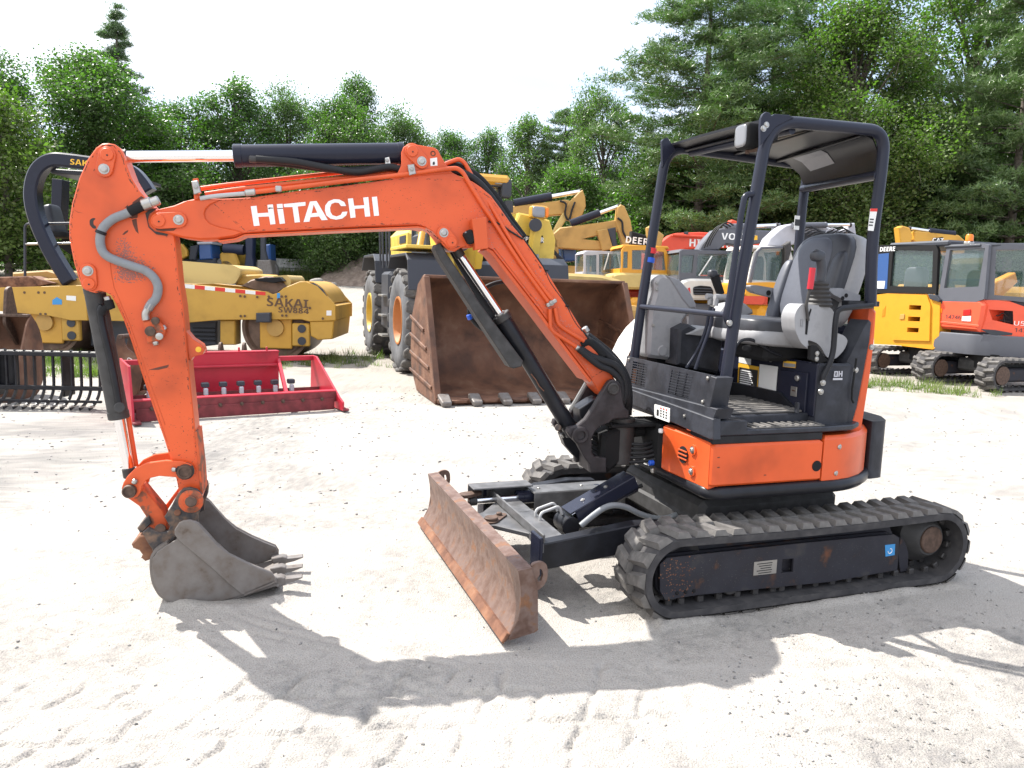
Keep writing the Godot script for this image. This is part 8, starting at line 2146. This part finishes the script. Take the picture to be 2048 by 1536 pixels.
func make_trees() -> void:
	leaf_mat = leaf_material("leaves", Color(.75, 1.0, .42))
	needle_mat = leaf_material("needles", Color(.55, .75, .30))
	bark_mat = material("bark", Color.WHITE, .9, 0, noise_tex("bark_c", .03, [[0.0, lin(.05, .04, .032)], [.5, lin(.11, .09, .075)], [1.0, lin(.19, .165, .14)]], 256, 5), .6)
	sprays.leaf = []; sprays.needle = []
	for i in 5:
		sprays.leaf.append(leaf_spray(15, .15, .62, 3 + i, .66 + .16 * i))
		sprays.needle.append(needle_tuft(20, .27, 15 + i, .6 + .2 * i))
	var kinds := {
		"round": broadleaf(12, 9.5, 40, 62, .10, 21), "round_b": broadleaf(12, 9.5, 36, 60, .14, 58), "slim": broadleaf(12, 6.0, 34, 66, .10, 33), "bush": broadleaf(7, 6.0, 26, 72, .12, 12),
		"tall": broadleaf(16, 10.0, 56, 48, .16, 90), "tall_b": broadleaf(16, 9.5, 52, 48, .10, 41),
		"pine": conifer(16, 9.5, false, 7), "pine_b": conifer(16, 8.5, false, 15), "spire": conifer(18, 6.5, true, 5)}
	var list := [
		[-24.1, -36, 9.5, 7.9, "bush", "dull", "dense bushy tree at the left edge behind the roller"],
		[-32.0, -44, 12.6, 11.1, "round_b", "mid", "leaning loose-branched tree cut by the left picture edge"],
		[-24.0, -44, 12.9, 11.7, "round", "mid", "broad round leafy tree just behind the roller's roll bar"],
		[-29.0, -56, 18.4, 5.6, "spire", "airy", "tall lone spruce spire rising above the left trees"],
		[-22.6, -50, 11.4, 10.7, "round_b", "mid", "leafy tree sloping down beside the broad round one, left of the gap"],
		[-18.1, -50, 13.1, 6.7, "slim", "airy", "airy narrow tree with visible trunk above the arm cylinder rod"],
		[-15.7, -54, 12.6, 8.3, "round_b", "pale", "thin pale leafy tree between the airy one and the spruce top"],
		[-12.4, -58, 15.2, 5.8, "slim", "airy", "slender treetop poking out behind the rounded tree over the boom"],
		[-10.8, -48, 11.5, 8.6, "round", "mid", "rounded leafy tree directly above the middle of the arm cylinder"],
		[-7.7, -52, 11.1, 8.0, "round_b", "pale", "low leafy tree above the boom's cylinder bracket"],
		[-5.0, -54, 10.5, 6.8, "round", "airy", "low tree at the left side of the lowest gap in the tree line"],
		[-2.0, -54, 10.9, 5.0, "slim", "airy", "small thin-topped tree at the right side of the lowest gap"],
		[0.7, -50, 11.2, 5.0, "slim", "pale", "slim pale green tree above the loader's mirror"],
		[3.1, -50, 11.2, 5.0, "pine_b", "pine", "slim conifer beside the pale tree above the yellow arms"],
		[4.8, -42, 11.4, 6.2, "round_b", "pale", "silvery leafy tree standing left of the big pine"],
		[3.0, -38, 6.6, 5.8, "bush", "mid", "low bushy tree behind the two yellow excavator arms"],
		[8.0, -34, 14.0, 9.5, "pine", "pine", "large spreading pine left of the canopy, its crown plated with boughs"],
		[12.3, -38, 15.8, 9.1, "pine_b", "pine", "tall open pine rising just behind the canopy's front post"],
		[14.6, -33, 14.2, 9.2, "tall", "maple", "tall sunlit maple directly behind the canopy roof"],
		[20.4, -36, 17.3, 9.6, "tall_b", "maple", "tall maple between the canopy and the right edge pine"],
		[20.0, -31, 14.8, 7.4, "pine", "pine", "large pine with drooping pads of needles at the right edge"],
		[15.8, -42, 12.0, 7.8, "round_b", "maple", "pale leafy tree seen through the canopy's opening"],
		[6.4, -36, 7.2, 7.2, "bush", "mid", "bushy tree filling the space under the big pine"],
		[10.7, -36, 6.6, 7.2, "bush", "dull", "dark bushy tree behind the grey excavator boom"],
		[17.2, -34, 6.6, 7.3, "bush", "mid", "bushy tree behind the emblem boom"],
		[20.8, -34, 6.0, 7.3, "bush", "dull", "dark bushy tree above the orange compact excavator"],
		[27.2, -36, 15.6, 9.6, "tall", "mid", "tall leafy tree just beyond the right picture edge"],
	]
	for i in list.size():
		var q: Array = list[i]
		var k: Array = kinds[q[4]]
		var turn := fmod(i * 2.1, TAU)
		var at := Transform3D(Basis(Vector3.UP, turn), Vector3(q[0], gh(q[0], q[1]), q[1]))
		var o := thing("pine_tree" if q[4].begins_with("pine") or q[4] == "spire" else "leafy_tree", q[6], "tree", at, "trees along the edge of the yard")
		var sc := Transform3D(Basis.from_scale(Vector3(q[3] / k[3], q[2] / k[2], q[3] / k[3])), Vector3.ZERO)
		var key: String = ("needle_" if o.name.begins_with("pine") else "leaf_") + q[5]
		if not mats.has(key):
			var m := leaf_material(key, needle_mat.backlight if o.name.begins_with("pine") else leaf_mat.backlight)
			m.albedo_color = (TONES[q[5]] as Color).linear_to_srgb()
		put(o, "trunk", k[0], bark_mat, sc)
		put(o, "crown", k[1], M(key), sc)
	# shrubs and saplings closing the foot of the wood
	var r2 := RandomNumberGenerator.new()
	r2.seed = 77
	var where := []; var cols := PackedColorArray()
	for k in 26000:
		var x := r2.randf_range(-62, 50)
		var edge := -60.0 if x < 10 else lerpf(-60.0, -41.0, smoothstep(8.0, 17.0, x))
		var z := edge - 9.0 * pow(r2.randf(), 1.6)
		var lim := (7.4 if x < 12 else 9.0) + 1.3 * sin(x * .55) + .9 * sin(x * 1.7 + 2.0) + 1.0 * gn.get_noise_1d(x * 40.0)
		where.append(Transform3D(rand_basis(r2, r2.randf_range(1.5, 2.5)), Vector3(x, gh(x, z) + lim * pow(r2.randf(), .85), z)))
		cols.append(Color(.06, .10, .036).lerp(Color(.125, .175, .07), r2.randf()))
	for k in 5000:
		var x := r2.randf_range(-50, 30)
		var edge := -52.0 if x < 8 else lerpf(-52.0, -37.0, smoothstep(6.0, 15.0, x))
		where.append(Transform3D(rand_basis(r2, r2.randf_range(.9, 1.5)), Vector3(x, gh(x, edge) + (1.3 + sin(x * .8)) * pow(r2.randf(), 1.1), edge + r2.randfn(0, 1.2))))
		cols.append(Color(.05, .10, .026).lerp(Color(.11, .17, .05), r2.randf()))
	tag(scatter(self, "undergrowth", sprays.leaf[2], leaf_mat, where, cols), "thick leafy undergrowth closing the foot of the woods", "undergrowth", "", "stuff")
	# weeds and grass in patches
	var gm := mb()
	r2.seed = 9
	for i in 16:
		var p := Vector3(r2.randfn(0, .05), 0, r2.randfn(0, .05))
		var a := Vector3(r2.randfn(0, .09), r2.randf_range(.10, .24), r2.randfn(0, .09))
		var b := Vector3(-a.z, 0, a.x).normalized() * .007
		gm.flat(p - b, p + b, p + a, Vector3.UP)
	var gmesh := gm.mesh()
	where = []; cols = PackedColorArray()
	for q in [[6.6, -13.6, 1.3, .6, 75], [7.4, -12.9, .8, .5, 26], [-3.4, -15.2, 1.4, 1.1, 60], [-4.3, -14.2, .9, .9, 40], [-6.6, -12.2, 1.0, .6, 130], [-8.6, -13.4, 1.5, .5, 150], [-10.0, -50.0, 9.0, 3.0, 1500], [-18.0, -52.0, 8.0, 2.5, 900], [5.2, -14.2, .8, .6, 90], [-14.6, -48.2, 2.5, .5, 160]]:
		for k in q[4]:
			var x: float = q[0] + r2.randfn(0, q[2] * .5); var z: float = q[1] + r2.randfn(0, q[3] * .5)
			where.append(Transform3D(Basis(Vector3.UP, r2.randf() * TAU).scaled(Vector3.ONE * r2.randf_range(.5, 1.2) * (1.0 if z > -30 else 3.2)), Vector3(x, gh(x, z) - .01, z)))
			cols.append(Color(.10, .14, .035).lerp(Color(.27, .27, .12), r2.randf()))
	tag(scatter(self, "grass", gmesh, leaf_mat, where, cols), "tufts of green grass and weeds between the parked machines", "grass", "", "stuff")
